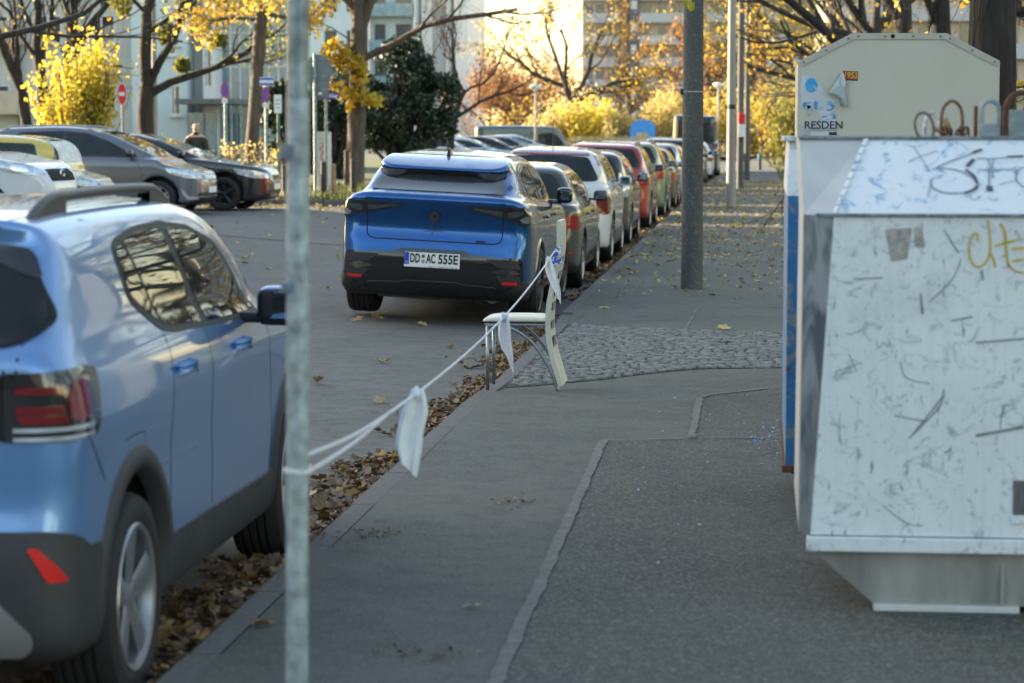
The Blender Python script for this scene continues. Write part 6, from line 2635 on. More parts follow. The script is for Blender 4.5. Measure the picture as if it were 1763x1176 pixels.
# --- tall tree behind the blue car
b = base_at(617, 64)
tree('street_tree', 'straight trunked tree behind the bollards with a low cluster of yellow leaves', b, 30, [(-.12, 0, 0, .29), (-.05, 0, 1.6, .235), (0, 0, 3.0, .23), (.03, 0, 4.2, .215), (.08, 0, 5.4, .17)],
     limbs=[(.62, (.85, .1, .62), 5.2, .10), (.72, (.30, .0, 1), 5.0, .13), (.78, (-.25, .1, 1), 4.8, .12), (.86, (-.75, 0, .55), 3.8, .08), (.84, (.65, -.1, .8), 4.6, .09), (.95, (0, 0, 1), 4.6, .13), (.92, (.4, .2, 1), 4.4, .1), (.98, (-.45, -.1, .9), 4, .09)],
     maxl=4, leaf='leaf_orange', nleaf=900, lsize=.11, spread=.62, up=.03, kids=(4, 6))
rg_ = np.random.default_rng(77)
cl = thing('leaf_cluster', 'low hanging yellow leafy branch in front of the straight trunk behind the bollards', 'branch', b)
pos = np.vstack([blob(rg_, c, r, n, .3) for c, r, n in (((-.55, -.3, 3.75), (.42, .35, .30), 230), ((-.2, -.3, 3.45), (.45, .35, .28), 230), ((-.85, -.3, 3.35), (.3, .3, .2), 110), ((.15, -.35, 3.1), (.20, .3, .35), 110), ((-.05, -.4, 2.62), (.5, .3, .2), 170), ((.45, -.4, 2.45), (.35, .3, .13), 75), ((-.15, -.4, 2.25), (.12, .2, .12), 26), ((-.55, -.4, 2.9), (.35, .3, .2), 26), ((-1.3, 0, 4.6), (.3, .3, .25), 60))])
V, F = leaves_np(pos, .15, rg_)
link('foliage', np_mesh('foliage', V, F, rnd=rg_.random(len(F))), leafmat('leaf_ochre', [(.50, .36, .03), (.58, .44, .04), (.48, .30, .025), (.52, .42, .08)], .5), cl)
br = []
for c in ((-.55, -.3, 3.75), (-.2, -.3, 3.45), (-.85, -.3, 3.35), (.15, -.35, 3.1), (.4, -.4, 2.45), (-.15, -.4, 2.3), (-1.3, 0, 4.6)):
    br.append((np.array([(0, -.1, 3.9), (c[0] * .5, -.2, (c[2] + 3.9) / 2 + .1), c]), np.array([.025, .015, .006]), 2))
V, F = tubes_np(br)
link('twigs', np_mesh('twigs', V, F), M('bark'), cl)

# --- yew mass
rg_ = np.random.default_rng(5)
for k, (u, y, parts, lab) in enumerate((
        (690, 84, [((0, 0, 2.2), (1.35, 1.3, 2.0)), ((.05, 0, 3.5), (.8, .9, .9)), ((.95, 0, 2.5), (.75, .9, 1.1)), ((-.9, 0, 1.9), (.9, .9, 1.5)), ((.5, 0, 1.7), (1.0, 1, 1.1))], 'big rounded dark evergreen bush right of the straight trunk'),
        (572, 80, [((0, 0, 1.8), (1.2, 1.2, 1.8)), ((.5, 0, 2.5), (.8, .9, 1.0)), ((-.7, 0, 1.4), (.7, .8, 1.3))], 'dark evergreen bush behind the round sign back'),
        (505, 78, [((0, 0, 1.5), (.9, 1, 1.5)), ((-.3, 0, 2.3), (.6, .7, .8))], 'smaller evergreen bush half hidden by the galvanised post'))):
    b = base_at(u, y)
    e = thing('evergreen_bush', lab, 'bush', b, 0, 'dark evergreen bushes by the house')
    e.scale = (1.22, 1.1, 1.1)
    pos, br = [], []
    for c, r in parts:
        for j in range(26):
            d = unit(rg_.normal(0, 1, 3))
            cc_ = np.array(c) + d * np.array(r) * rg_.uniform(.55, .95)
            pos.append(blob(rg_, cc_, (.30, .30, .24), 120, .35))
            if j < 8:
                br.append((np.array([(rg_.normal(0, .15), 0, 0), (cc_[0] * .5, cc_[1] * .4, cc_[2] * .5), tuple(cc_)]), np.array([.08, .05, .015]), 2))
    pos = np.vstack(pos)
    pos[:, 2] = np.abs(pos[:, 2] - .1) + .1
    V, F = leaves_np(pos, .13, rg_)
    link('foliage', np_mesh('foliage', V, F, rnd=rg_.random(len(F))), M('leaf_yew'), e)
    V, F = tubes_np(br)
    link('trunk', np_mesh('trunk', V, F), M('dark_bark'), e)
# --- bright yellow bush
b = base_at(142, 61)
shrub('yellow_bush', 'bright lemon yellow bush glowing in sunlight behind the grey car', b, 12, 30, 3.3, 1.7, 'leaf_lemon', 7500, .115, lean=.36, jit=.09, up=.5)
# one tall shoot
# --- green shrubs along the house
for u, y, h, w, lab in ((232, 72, 1.1, 1.4, 'low green shrub left of the ivy clad trunk'), (285, 73, 1.2, 1.6, 'low green shrub right of the ivy clad trunk'), (330, 74, 1.0, 1.3, 'low green shrub behind the walking man')):
    shrub('green_shrub', lab, base_at(u, y), int(u), 16, h, w, 'leaf_green', 1700, .10, 'green shrubs in front of the house', lean=.9)
# dry stalks beside the yellow tree
rg_ = np.random.default_rng(9)
for k, (u, lab) in enumerate(((400, 'dry brown stalks left of the slim yellow tree'), (455, 'dry brown stalks right of the slim yellow tree'))):
    e = thing('dry_perennial', lab, 'plant', base_at(u, 53), 0, 'dry stalks behind the black car')
    br = []
    for j in range(17):
        x = rg_.normal(0, .28)
        h = rg_.uniform(.5, 1.25)
        br.append((np.array([(x, 0, 0), (x + rg_.normal(0, .12), 0, h * .55), (x + rg_.normal(.1, .3), rg_.normal(0, .1), h)]), np.array([.010, .008, .006]), 2))
    V, F = tubes_np(br)
    link('stems', np_mesh('stems', V, F), plain('dry_stalk', (.30, .20, .10), .8, var=.3), e)
    pos = np.vstack([bq[0][2] + rg_.normal(0, .05, (10, 3)) for bq in br])
    V, F = leaves_np(pos, .07, rg_)
    link('seed_heads', np_mesh('seed_heads', V, F, rnd=rg_.random(len(F))), M('leaf_straw'), e)['kind'] = 'stuff'
# --- bare young tree in front of the tall block
b = base_at(778, 92)
tree('young_tree', 'thin dark young tree in front of the tall white block', b, 41, [(-.1, 0, 0, .17), (.0, 0, 1.6, .13), (.25, 0, 2.6, .11), (.5, 0, 3.2, .08)], maxl=4, length=2.6, nlimb=5, leaf='leaf_orange', nleaf=260, lsize=.12, bark='dark_bark', up=.2, spread=.6)
# --- russet trees and the wide golden tree, far
for k, (u, y, h, mat_, n, lab) in enumerate(((842, 172, 7.0, 'leaf_rust', 5200, 'russet tree nearest the corner of the tall white block'), (885, 178, 8.4, 'leaf_orange', 5200, 'russet orange tree between the white block and the wide golden tree'), (925, 184, 7.4, 'leaf_rust', 4200, 'dark russet tree left of the wide golden tree'))):
    tree('russet_tree', lab, base_at(u, y), 50 + k, [(0, 0, 0, .2), (.1, 0, 1.2, .17), (.05, 0, 2.4, .13)], maxl=4, length=h * .55, nlimb=8, lstart=.25, leaf=mat_, nleaf=n, lsize=.17, group='russet trees in front of the sky', up=.08, spread=.8, jit=.25)
b = base_at(985, 164)
tree('golden_tree', 'wide spreading golden tree with dark bare limbs against the pale sky', b, 61, [(0, 0, 0, .42), (.1, 0, 2.0, .34), (0, 0, 3.6, .32)],
     limbs=[(.9, (-.85, 0, .6), 5.4, .18), (.95, (.85, 0, .62), 5.2, .18), (.97, (-.35, .2, 1), 6.0, .2), (.99, (.35, -.2, 1), 6.0, .2), (.85, (-.9, .3, .25), 4.6, .13), (.88, (.9, .2, .3), 4.2, .13), (.99, (0, .2, 1), 6.4, .18)],
     maxl=4, leaf='leaf_gold', nleaf=2400, lsize=.18, bark='dark_bark', up=.03, spread=.65, jit=.2)
for k, (u, y, L_n, mat_, n, lab) in enumerate(((1080, 168, 4.4, 'leaf_orange', 420, 'thin orange tree before the middle of the high rise'), (1150, 176, 4.4, 'leaf_orange', 420, 'thin orange tree before the right part of the high rise'))):
    tree('golden_tree', lab, base_at(u, y), 70 + k, [(0, 0, 0, .22), (.1, 0, 2.0, .18), (0, 0, 4.0, .15)], maxl=4, length=L_n, nlimb=7, leaf=mat_, nleaf=n, lsize=.19, group='thin orange trees before the high rise', up=.08, spread=.7)
# --- pale yellow bushes along the fence
for k, (u, y, h, mat_, lab) in enumerate(((945, 122, 2.5, 'leaf_straw', 'straw yellow bush by the small lamp post, leftmost of the bushes'), (985, 124, 2.9, 'leaf_straw', 'straw yellow bush under the wide golden tree'), (1030, 121, 2.5, 'leaf_lemon', 'lemon yellow bush left of the blue hut'), (1068, 120, 2.1, 'leaf_straw', 'gold bush touching the left wall of the blue hut'), (1140, 122, 2.9, 'leaf_straw', 'gold bush right of the blue hut'), (1172, 124, 2.7, 'leaf_straw', 'straw yellow bush behind the near lamp column'), (1222, 128, 2.8, 'leaf_gold', 'gold bush behind the dark van'))):
    shrub('autumn_bush', lab, base_at(u, y + 28), 80 + k, 22, h * 1.2, 3.1, mat_, 2600, .20, 'yellow bushes along the fence', lean=.9, jit=.18)
# --- right hand trees
b = Vector((4.2, 21.5, .06))
pR = P(1706, 200, 21.5)
b = Vector((pR.x, 21.5, .06))
tree('avenue_tree', 'thick dark trunk behind the cream clothes bank at the right picture edge', b, 90, [(-.08, 0, 0, .28), (0, 0, 1.5, .21), (.0, 0, 2.8, .195), (.03, 0, 3.8, .20), (-.05, 0, 5, .18)],
     limbs=[(.72, (-.75, .3, .62), 2.4, .085), (.80, (-.6, .5, .9), 3.0, .09), (.8, (.8, .2, .6), 3.6, .12), (.9, (-.5, -.2, 1), 4.2, .12), (.97, (.3, .3, 1), 4.5, .13)],
     maxl=4, leaf='leaf_gold', nleaf=2200, keep=lambda p: 1.0 if p[2] > 4.2 else .02, lsize=.085, bark='dark_bark', up=.14, spread=.5)
for k, (x, y, s, lab, lim) in enumerate((
        (3.2, 44, 92, 'golden tree whose dark limbs droop left over the pavement, first behind the clothes bank', [(.46, (-.86, 0, .52), 4.4, .13), (.52, (-.8, .3, .55), 4.4, .11), (.66, (-.8, -.3, .75), 3.6, .09), (.8, (-.6, -.2, .8), 4.6, .13), (.9, (.7, .2, .8), 4.6, .14), (.97, (0, .3, 1), 5, .14)]),
        (3.4, 58, 93, 'golden tree standing second behind the clothes bank', [(.50, (-.86, .1, .48), 4.6, .12), (.60, (-.86, -.2, .42), 4.2, .10), (.8, (-.6, .2, .8), 5, .14), (.9, (.7, .2, .8), 4.6, .14), (.97, (0, .3, 1), 5, .14)]),
        (3.6, 76, 94, 'golden tree standing third behind the clothes bank', [(.50, (-.86, .1, .48), 4.6, .12), (.60, (-.86, -.2, .42), 4.2, .10), (.8, (-.6, .2, .8), 5, .14), (.9, (.7, .2, .8), 4.6, .14), (.97, (0, .3, 1), 5, .14)]),
        (4.0, 96, 95, 'golden tree standing fourth behind the clothes bank', [(.50, (-.86, .1, .48), 4.6, .12), (.60, (-.86, -.2, .42), 4.2, .10), (.8, (-.6, .2, .8), 5, .14), (.9, (.7, .2, .8), 4.6, .14), (.97, (0, .3, 1), 5, .14)]))):
    tree('avenue_tree', lab, Vector((x, y, .06)), s, [(0, 0, 0, .28), (.05, 0, 1.8, .22), (-.05, 0, 3.6, .2), (-.1, 0, 5.2, .17)], limbs=lim, maxl=4, leaf='leaf_gold', nleaf=(3000 if k == 0 else 1700), lsize=.115, keep=lambda p: 1.0 if p[2] > 2.9 - .25 * min(0, p[0] + 1) else .0, bark='dark_bark', up=.05, spread=.6, kids=(4, 5), jit=.16, group='golden trees along the right of the pavement')
# trees out of frame on the right, seen only as reflections and light
for k, (x, y) in enumerate(((5.0, 6.0), (5.6, 13.0), (5.8, 31.0), (9.5, 20), (10, 38))):
    _t = tree('avenue_tree', ['golden tree right of the frame beside the bottle banks', 'golden tree right of the frame behind the bottle banks', 'golden tree right of the frame facing the row of cars', 'second row golden tree right of the frame, nearer one', 'second row golden tree right of the frame, farther one'][k], Vector((x, y, .06)), 100 + k, [(0, 0, 0, .28), (.05, 0, 1.8, .22), (-.05, 0, 3.6, .2), (-.1, 0, 5.2, .17)], nlimb=6, length=4.4, maxl=4, leaf='leaf_gold', nleaf=900, lsize=.14, bark='dark_bark', up=.03, spread=.75, kids=(3, 5), jit=.16, group='golden trees along the right of the pavement')
for k, (x, y) in enumerate(((13, 1), (12, 10), (14, 15), (13.5, 27), (14, 33), (12.5, 48), (15, 6), (16, 21), (6.0, 27), (7.2, 36), (7.0, 47))):
    dup(_t[0], (x, y, .06), k * 1.3, label='golden tree out of the frame on the right, seen only in reflections', group='park trees right of the frame')
# hedges and bushes at the far right of the pavement
for k, (y0_, y1_, h, lab) in enumerate(((64, 78, 1.5, 'green hedge beside the pavement just left of the bottle banks, nearer part'), (78.5, 98, 1.7, 'green hedge beside the pavement, farther part'))):
    hedge('hedge', lab, Vector((pave_right((y0_ + y1_) / 2) + .95, (y0_ + y1_) / 2, .06)), (.95, y1_ - y0_, h), 120 + k, 'leaf_olive', 7000, .11, 'clipped hedges right of the pavement')
for k, (u, y, h, mat_, lab) in enumerate(((1285, 150, 3.6, 'leaf_gold', 'gold bush at the far end of the pavement, left one'), (1312, 158, 4.0, 'leaf_straw', 'straw coloured bush at the far end of the pavement, middle one'), (1345, 145, 4.0, 'leaf_gold', 'gold bush at the far end of the pavement, right one'), (1352, 112, 3.4, 'leaf_olive', 'olive bush above the hedge beside the bottle banks'))):
    shrub('autumn_bush', lab, base_at(u, y, .08), 130 + k, 24, h, 3.2, mat_, 3000, .18, 'bushes at the end of the street', lean=.9, jit=.2)
for k, (u, y, L_n, mat_, n, lab) in enumerate(((1255, 175, 6.0, 'leaf_orange', 2600, 'tall orange tree at the end of the street, left of the thin lit column'), (1320, 185, 6.5, 'leaf_straw', 2600, 'tall straw coloured tree at the end of the street'), (1400, 170, 6.5, 'leaf_gold', 2600, 'tall gold tree far behind the clothes bank'), (1225, 172, 4.6, 'leaf_orange', 700, 'tall orange tree behind the dark van'))):
    tree('distant_tree', lab, base_at(u, y, .1), 140 + k, [(0, 0, 0, .3), (.1, 0, 2.4, .24), (0, 0, 4.6, .2)], maxl=4, length=L_n, nlimb=8, lstart=.3, leaf=mat_, nleaf=n, lsize=.22, group='trees at the end of the street', up=.06, spread=.7)
# leafy twig hanging in front of the near lamp column
p = P(1184, 6, 24.6)
e = thing('leaf_sprig', 'two yellow green leaves hanging at the top left of the near lamp column', 'leaf', p)
bm = bmesh.new()
for dx, dz, a, s in ((0.0, .02, .3, .085), (.035, -.03, -.5, .08)):
    n = 9
    c = bm.verts.new((dx, 0, dz))
    ring = [bm.verts.new((dx + s * .5 * math.sin(2 * math.pi * k / n + a) * (1 if k else 1.3), .012 * math.cos(4 * math.pi * k / n), dz + s * .6 * math.cos(2 * math.pi * k / n + a))) for k in range(n)]
    for k in range(n):
        bm.faces.new((c, ring[k], ring[(k + 1) % n]))
me_ = from_bm('leaf_blades', bm, plain('leaf_lime', (.42, .40, .03), .5, var=.15), e)
bm = bmesh.new()
tube(bm, [(0, 0, .04), (-.02, 0, .3), (.1, .1, 1.2)], .004, 5)
from_bm('stalk', bm, M('dark_bark'), e)
# ================================================================== buildings
m_, nt_, b_, L_ = _mat('render_grey')
L_.new(mix(nt_, noise_fac(nt_, 1.2, 7, .3, .75, stretch=(1, 1, .35)), (.40, .42, .42), (.50, .52, .51)), b_.inputs['Base Color'])
b_.inputs['Roughness'].default_value = .9
MATS['render_grey'] = m_
m_, nt_, b_, L_ = _mat('render_blue')
L_.new(mix(nt_, noise_fac(nt_, 1.2, 7, .3, .75, stretch=(1, 1, .35)), (.44, .54, .58), (.54, .63, .66)), b_.inputs['Base Color'])
b_.inputs['Roughness'].default_value = .9
MATS['render_blue'] = m_
plain('render_white', (.66, .67, .66), .9, var=.05)
plain('render_beige', (.46, .39, .31), .9, var=.08, scale=2)
plain('parapet', (.42, .43, .45), .85, var=.08)
plain('brown_panel', (.30, .16, .08), .85, var=.15)
plain('slate_panel', (.14, .16, .19), .8, var=.12)
plain('frame_white', (.6, .6, .58), .6)
glass('facade_glass', (.03, .045, .055), .06)
glass('blue_glass', (.10, .20, .26), .10)
plain('interior_dark', (.03, .027, .025), .8)
plain('curtain', (.34, .30, .25), .9, var=.2)
plain('canopy_dark', (.11, .12, .12), .7)
plain('brick', (.24, .12, .07), .9, var=.25, scale=12, bmp=.3)


def window(parent, cx, y, z, w, h, open_=False, sill=True):
    """window > frame, pane, sill; faces -Y"""
    bm = bmesh.new()
    box(bm, (cx, y + .12, z), (w, .02, h))
    wi = from_bm('window', bm, M('interior_dark'), parent)
    bm = bmesh.new()
    f = .07
    for c, s in (((cx, y + .05, z + h / 2 - f / 2), (w, .08, f)), ((cx, y + .05, z - h / 2 + f / 2), (w, .08, f)), ((cx - w / 2 + f / 2, y + .05, z), (f, .08, h - 2 * f - .004)), ((cx + w / 2 - f / 2, y + .05, z), (f, .08, h - 2 * f - .004)), ((cx - w * .12, y + .05, z), (f, .076, h - 2 * f - .004))):
        box(bm, c, s)
    from_bm('frame', bm, M('frame_white'), wi)
    bm = bmesh.new()
    if not open_:
        box(bm, (cx, y + .075, z), (w - .1, .01, h - .1))
    else:
        box(bm, (cx + w * .2, y + .085, z - h * .15), (w * .5, .01, h * .55))
    from_bm('pane', bm, M('facade_glass' if not open_ else 'curtain'), wi)
    if sill:
        bm = bmesh.new()
        box(bm, (cx, y - .06, z - h / 2 - .05), (w + .12, .22, .05), bev=.01)
        from_bm('sill', bm, M('frame_white'), wi)
    return wi


def wall_with_holes(name, x0, x1, z0, z1, y, depth, holes, m, parent):
    """front face at y with rectangular openings (cx, cz, w, h), set in a grid"""
    xs = sorted({x0, x1} | {h[0] - h[2] / 2 for h in holes} | {h[0] + h[2] / 2 for h in holes})
    zs = sorted({z0, z1} | {h[1] - h[3] / 2 for h in holes} | {h[1] + h[3] / 2 for h in holes})
    xs = [x for x in xs if x0 <= x <= x1]
    zs = [z for z in zs if z0 <= z <= z1]
    bm = bmesh.new()
    vc = {}

    def v(x, yy, z):
        k = (round(x, 4), round(yy, 4), round(z, 4))
        if k not in vc:
            vc[k] = bm.verts.new((x, yy, z))
        return vc[k]
    inside = lambda cx, cz: any(abs(cx - h[0]) < h[2] / 2 and abs(cz - h[1]) < h[3] / 2 for h in holes)
    for a, b in zip(xs[:-1], xs[1:]):
        for c, d in zip(zs[:-1], zs[1:]):
            if not inside((a + b) / 2, (c + d) / 2):
                bm.faces.new((v(a, y, c), v(b, y, c), v(b, y, d), v(a, y, d)))
    for h in holes:
        a, b, c, d = h[0] - h[2] / 2, h[0] + h[2] / 2, h[1] - h[3] / 2, h[1] + h[3] / 2
        q = y + .18
        for f in (((a, y, c), (a, q, c), (a, q, d), (a, y, d)), ((b, y, c), (b, y, d), (b, q, d), (b, q, c)), ((a, y, c), (b, y, c), (b, q, c), (a, q, c)), ((a, y, d), (a, q, d), (b, q, d), (b, y, d))):
            bm.faces.new([v(*p) for p in f])
    e = y + depth
    for f in (((x0, y, z0), (x0, y, z1), (x0, e, z1), (x0, e, z0)), ((x1, y, z0), (x1, e, z0), (x1, e, z1), (x1, y, z1)), ((x0, y, z1), (x1, y, z1), (x1, e, z1), (x0, e, z1)), ((x0, e, z0), (x1, e, z0), (x1, e, z1), (x0, e, z1))):
        bm.faces.new([bm.verts.new(p) for p in f])
    bmesh.ops.remove_doubles(bm, verts=bm.verts, dist=1e-4)
    bmesh.ops.recalc_face_normals(bm, faces=bm.faces)
    return from_bm(name, bm, m, parent)


# --- grey house on the left
YH = 98
gb = thing('apartment_block', 'pale grey apartment block behind the parking lot at the left, one window open', 'building', (-24, YH, .1))
ob_ = gb.location.copy()


def X(u, y=YH):
    return P(u, 200, y).x - ob_.x


def Zv(v, y=YH):
    return P(800, v, y).z - ob_.z


wx, wz = X(181), Zv(47)
ww, wh = X(200) - X(161), Zv(22) - Zv(71)
fl = 2.85
holes, wins = [], []
for i in range(-3, 1):
    for k in range(-1, 5):
        cx, cz = wx + i * 2.25, wz + k * fl
        if cz - wh / 2 < .5:
            continue
        wins.append((cx, cz, i == 0 and k == 0))
        holes.append((cx, cz, ww, wh))
wall_with_holes('wall', X(-160), X(234), -.2, 17.5, 0, 11, holes, M('render_grey'), gb)
for cx, cz, op in wins:
    window(gb, cx, 0, cz, ww, wh, op)
holes = []
for k in range(0, 5):
    holes.append((X(300), Zv(78) + k * fl, .55, .75))
    holes.append((X(309), Zv(172) + k * fl, .42, 1.25))
wall_with_holes('stair_wing', X(234) + .003, X(328), -.2, 17.2, -.6, 11, holes, M('render_blue'), gb)
for h in holes:
    window(gb, h[0], -.6, h[1], h[2], h[3])
bm = bmesh.new()
box(bm, ((X(328) + X(356)) / 2 + .01, 3.6, 8), (X(356) - X(328) - .02, 6, 16.5))
from_bm('side_wall', bm, M('render_grey'), gb)
holes = [(X(361), Zv(115) + k * fl, .35, 1.6) for k in range(5)]
wall_with_holes('recessed_wall', X(352), X(372), -.2, 17, -.2, 8, holes, M('render_white'), gb)
for h in holes:
    window(gb, h[0], -.2, h[1], h[2], h[3], sill=False)
bm = bmesh.new()
box(bm, ((X(372) + X(505)) / 2, 1.2, 8.6), (X(505) - X(372), .2, 16.6))
gw = from_bm('glass_wall', bm, M('blue_glass'), gb)
bm = bmesh.new()
for i in range(9):
    x = X(372) + (X(505) - X(372)) * i / 8
    box(bm, (x, 1.06, 8.6), (.07, .07, 16.5))
for k in range(8):
    box(bm, ((X(372) + X(505)) / 2, 1.09, 2.9 + k * 1.4), (X(505) - X(372), .05, .06))
from_bm('mullions', bm, M('frame_white'), gb)
bm = bmesh.new()
box(bm, ((X(338) + X(440)) / 2, -1.6, Zv(176)), (X(440) - X(338), 4.2, .22), bev=.02)
from_bm('canopy', bm, M('canopy_dark'), gb)
bm = bmesh.new()
box(bm, ((X(336) + X(385)) / 2, -1.2, 1.25), (X(385) - X(336), .06, 2.3))
from_bm('porch_glass', bm, M('blue_glass'), gb)
for u in (384, 412, 438):
    bm = bmesh.new()
    box(bm, (X(u), -3.4, 1.3), (.09, .09, 2.7))
    from_bm('canopy_post', bm, M('canopy_dark'), gb)
bm = bmesh.new()
box(bm, (X(70), -.03, .5), (X(234) - X(-160) - 2, .04, 1.0))
from_bm('base_course', bm, M('parapet'), gb)
# drainpipe and balconies at the far left
bm = bmesh.new()
tube(bm, [(X(36), -.1, 0), (X(36), -.1, 17)], .07, 8)
from_bm('drainpipe', bm, M('slate_panel'), gb, smooth=True)
for k in range(0, 4):
    bm = bmesh.new()
    box(bm, (X(8), -.7, .2 + Zv(185) + k * fl), (1.9, 1.3, .95), bev=.02)
    from_bm('balcony', bm, M('render_beige'), gb)

# low brick wall and grey cabinet in front
p = P(75, 225, 70)
bm = bmesh.new()
box(bm, (0, 0, .75), (2.9, .25, 1.5), bev=.02)
box(bm, (0, 0, 1.52), (3.0, .34, .06), bev=.01)
w_ = from_bm('garden_wall', bm, M('brick'), None, loc=(p.x, 70, .05))
tag(w_, 'low brown brick wall left of the lemon yellow bush', 'wall')
p = P(212, 225, 66)
bm = bmesh.new()
box(bm, (0, 0, .65), (.32, .3, 1.3), bev=.02)
tag(from_bm('bin_cabinet', bm, M('slate_panel'), None, loc=(p.x, 66, .12)), 'dark grey cabinet behind the no entry sign', 'cabinet')

# --- tall pale block in the middle
YT = 188
tb = thing('apartment_tower', 'tall pale blue white block with balconies behind the dark evergreen bushes', 'building', (-15, YT, .1))
ot = tb.location.copy()
TX = lambda u: P(u, 200, YT).x - ot.x
bm = bmesh.new()
box(bm, ((TX(520) + TX(722)) / 2, 5, 12), (TX(722) - TX(520), 9.8, 24.4))
from_bm('wall', bm, M('render_blue'), tb)
bm = bmesh.new()
box(bm, ((TX(785) + TX(808)) / 2, 5.0, 12), (TX(808) - TX(785), 12, 24.2))
from_bm('gable_wall', bm, M('render_white'), tb)
bm = bmesh.new()
box(bm, ((TX(722) + TX(785)) / 2, 5.2, 12), (TX(785) - TX(722) - .006, 9.6, 24.0))
from_bm('stair_wall', bm, M('render_grey'), tb)
for u0, u1 in ((726, 744), (768, 777)):
    bm = bmesh.new()
    box(bm, ((TX(u0) + TX(u1)) / 2, .2, 12.2), (TX(u1) - TX(u0), .5, 23.8))
    from_bm('stair_fin', bm, M('render_white'), tb)
for k in range(8):
    z = 2.6 + k * 2.8
    bm = bmesh.new()
    box(bm, ((TX(640) + TX(718)) / 2, -.6, z), (TX(718) - TX(640), 1.2, 1.0), bev=.02)
    from_bm('balcony', bm, M('blue_glass'), tb)
    for u0, u1 in ((646, 664), (682, 708)):
        bm = bmesh.new()
        box(bm, ((TX(u0) + TX(u1)) / 2, .06, z + 1.0), (TX(u1) - TX(u0), .05, 1.5))
        from_bm('window', bm, M('facade_glass'), tb)
    for u0, u1 in ((560, 580), (598, 622)):
        bm = bmesh.new()
        box(bm, ((TX(u0) + TX(u1)) / 2, .06, z + .6), (TX(u1) - TX(u0), .05, 1.35))
        from_bm('window', bm, M('facade_glass'), tb)
    bm = bmesh.new()
    box(bm, ((TX(777) + TX(785)) / 2, .36, z + .3), (TX(785) - TX(777) - .06, .05, 1.6))
    from_bm('window', bm, M('facade_glass'), tb)
for u in (632, 640, 718):
    bm = bmesh.new()
    box(bm, (TX(u), -.55, 12.3), (.16, 1.3, 23.4))
    from_bm('balcony_fin', bm, M('render_white'), tb)

# --- distant high rise
YF = 300
hb = thing('high_rise', 'distant beige high rise with rows of pale balconies and brown vertical strips', 'building', (12, YF, 0))
of = hb.location.copy()
HX = lambda u: P(u, 200, YF).x - of.x
HZ = lambda v: P(1100, v, YF).z - of.z
bm = bmesh.new()
box(bm, ((HX(1000) + HX(1400)) / 2, 8, 21), (HX(1400) - HX(1000), 12, 42))
from_bm('wall', bm, M('render_beige'), hb)
z0_ = HZ(145)
for k in range(-2, 11):
    z = z0_ + k * 2.72
    for u0, u1 in ((1003, 1066), (1100, 1185), (1215, 1290), (1320, 1395)):
        bm = bmesh.new()
        box(bm, ((HX(u0) + HX(u1)) / 2, 1.3, z), (HX(u1) - HX(u0), 1.4, 1.15))
        from_bm('balcony', bm, M('parapet'), hb)
bm = bmesh.new()
for k in range(-2, 11):
    z = z0_ + k * 2.72 + 1.15
    for u in (1012, 1030, 1050, 1112, 1138, 1163, 1228, 1250, 1275, 1335, 1360):
        box(bm, (HX(u), 1.96, z), (.95, .06, 1.2))
wo = from_bm('windows', bm, M('facade_glass'), hb)
wo['kind'] = 'stuff'
for u0, u1 in ((1068, 1079), (1188, 1198), (1292, 1302)):
    bm = bmesh.new()
    box(bm, ((HX(u0) + HX(u1)) / 2, 1.2, 21), (HX(u1) - HX(u0), 1.8, 42.2))
    from_bm('brown_strip', bm, M('brown_panel'), hb)
bm = bmesh.new()
box(bm, ((HX(1080) + HX(1099)) / 2, 1.6, 21), (HX(1099) - HX(1080) - .05, 1.2, 42.1))
from_bm('stair_strip', bm, M('slate_panel'), hb)
for k in range(-2, 11):
    bm = bmesh.new()
    box(bm, (HX(1090), .96, z0_ + k * 2.72 + 1.6), (.75, .06, 1.1))
    from_bm('stair_window', bm, M('frame_white'), hb)

# --- pale block seen through the right hand trees
YB = 190
rb = thing('apartment_block', 'pale block glimpsed through the golden trees above the bottle banks', 'building', (22, YB, 0))
bm = bmesh.new()
box(bm, (0, 6, 10), (34, 12, 20))
from_bm('wall', bm, M('render_beige'), rb)
for k in range(6):
    bm = bmesh.new()
    box(bm, (0, -.4, 2 + k * 2.9), (33.5, .8, 1.1))
    from_bm('balcony', bm, M('parapet'), rb)
    for i in range(11):
        bm = bmesh.new()
        box(bm, (-15.5 + i * 3.1, -.02, 3.4 + k * 2.9), (1.4, .06, 1.4))
        from_bm('window', bm, M('facade_glass'), rb)

# --- unseen block left of the frame, placed to shade the near street
sbk = thing('apartment_block', 'unseen long apartment block left of the frame, placed to shade the near street', 'building', (-66, 0, 0))
bm = bmesh.new()
box(bm, (0, 16.5, 10.2), (18, 93, 20.4))
from_bm('wall', bm, M('render_grey'), sbk)
for k in range(6):
    for i in range(15):
        bm = bmesh.new()
        box(bm, (9.02, -27 + i * 6.2, 2.6 + k * 3.0), (.06, 1.6, 1.4))
        from_bm('window', bm, M('facade_glass'), sbk)

# --- unseen grey block added behind the camera to hide the tan horizon in reflections
bk_ = thing('apartment_block', 'unseen low grey block behind the viewpoint, added to grey the car reflections', 'building', (0, -46, 0))
bm = bmesh.new()
box(bm, (0, -5, 6), (70, 10, 12))
from_bm('wall', bm, plain('render_dark', (.17, .18, .18), .9), bk_)
for k in range(3):
    for i in range(11):
        bm = bmesh.new()
        box(bm, (-31 + i * 6.2, .02, 2.4 + k * 3.4), (1.5, .06, 1.5))
        from_bm('window', bm, M('facade_glass'), bk_)

# white wall, green bins and utility things far middle
p = P(872, 225, 138)
bm = bmesh.new()
box(bm, (0, 0, .9), (1.5, .2, 1.8))
tag(from_bm('garden_wall', bm, M('render_white'), None, loc=(p.x, 138, .1)), 'white wall under the russet trees', 'wall')
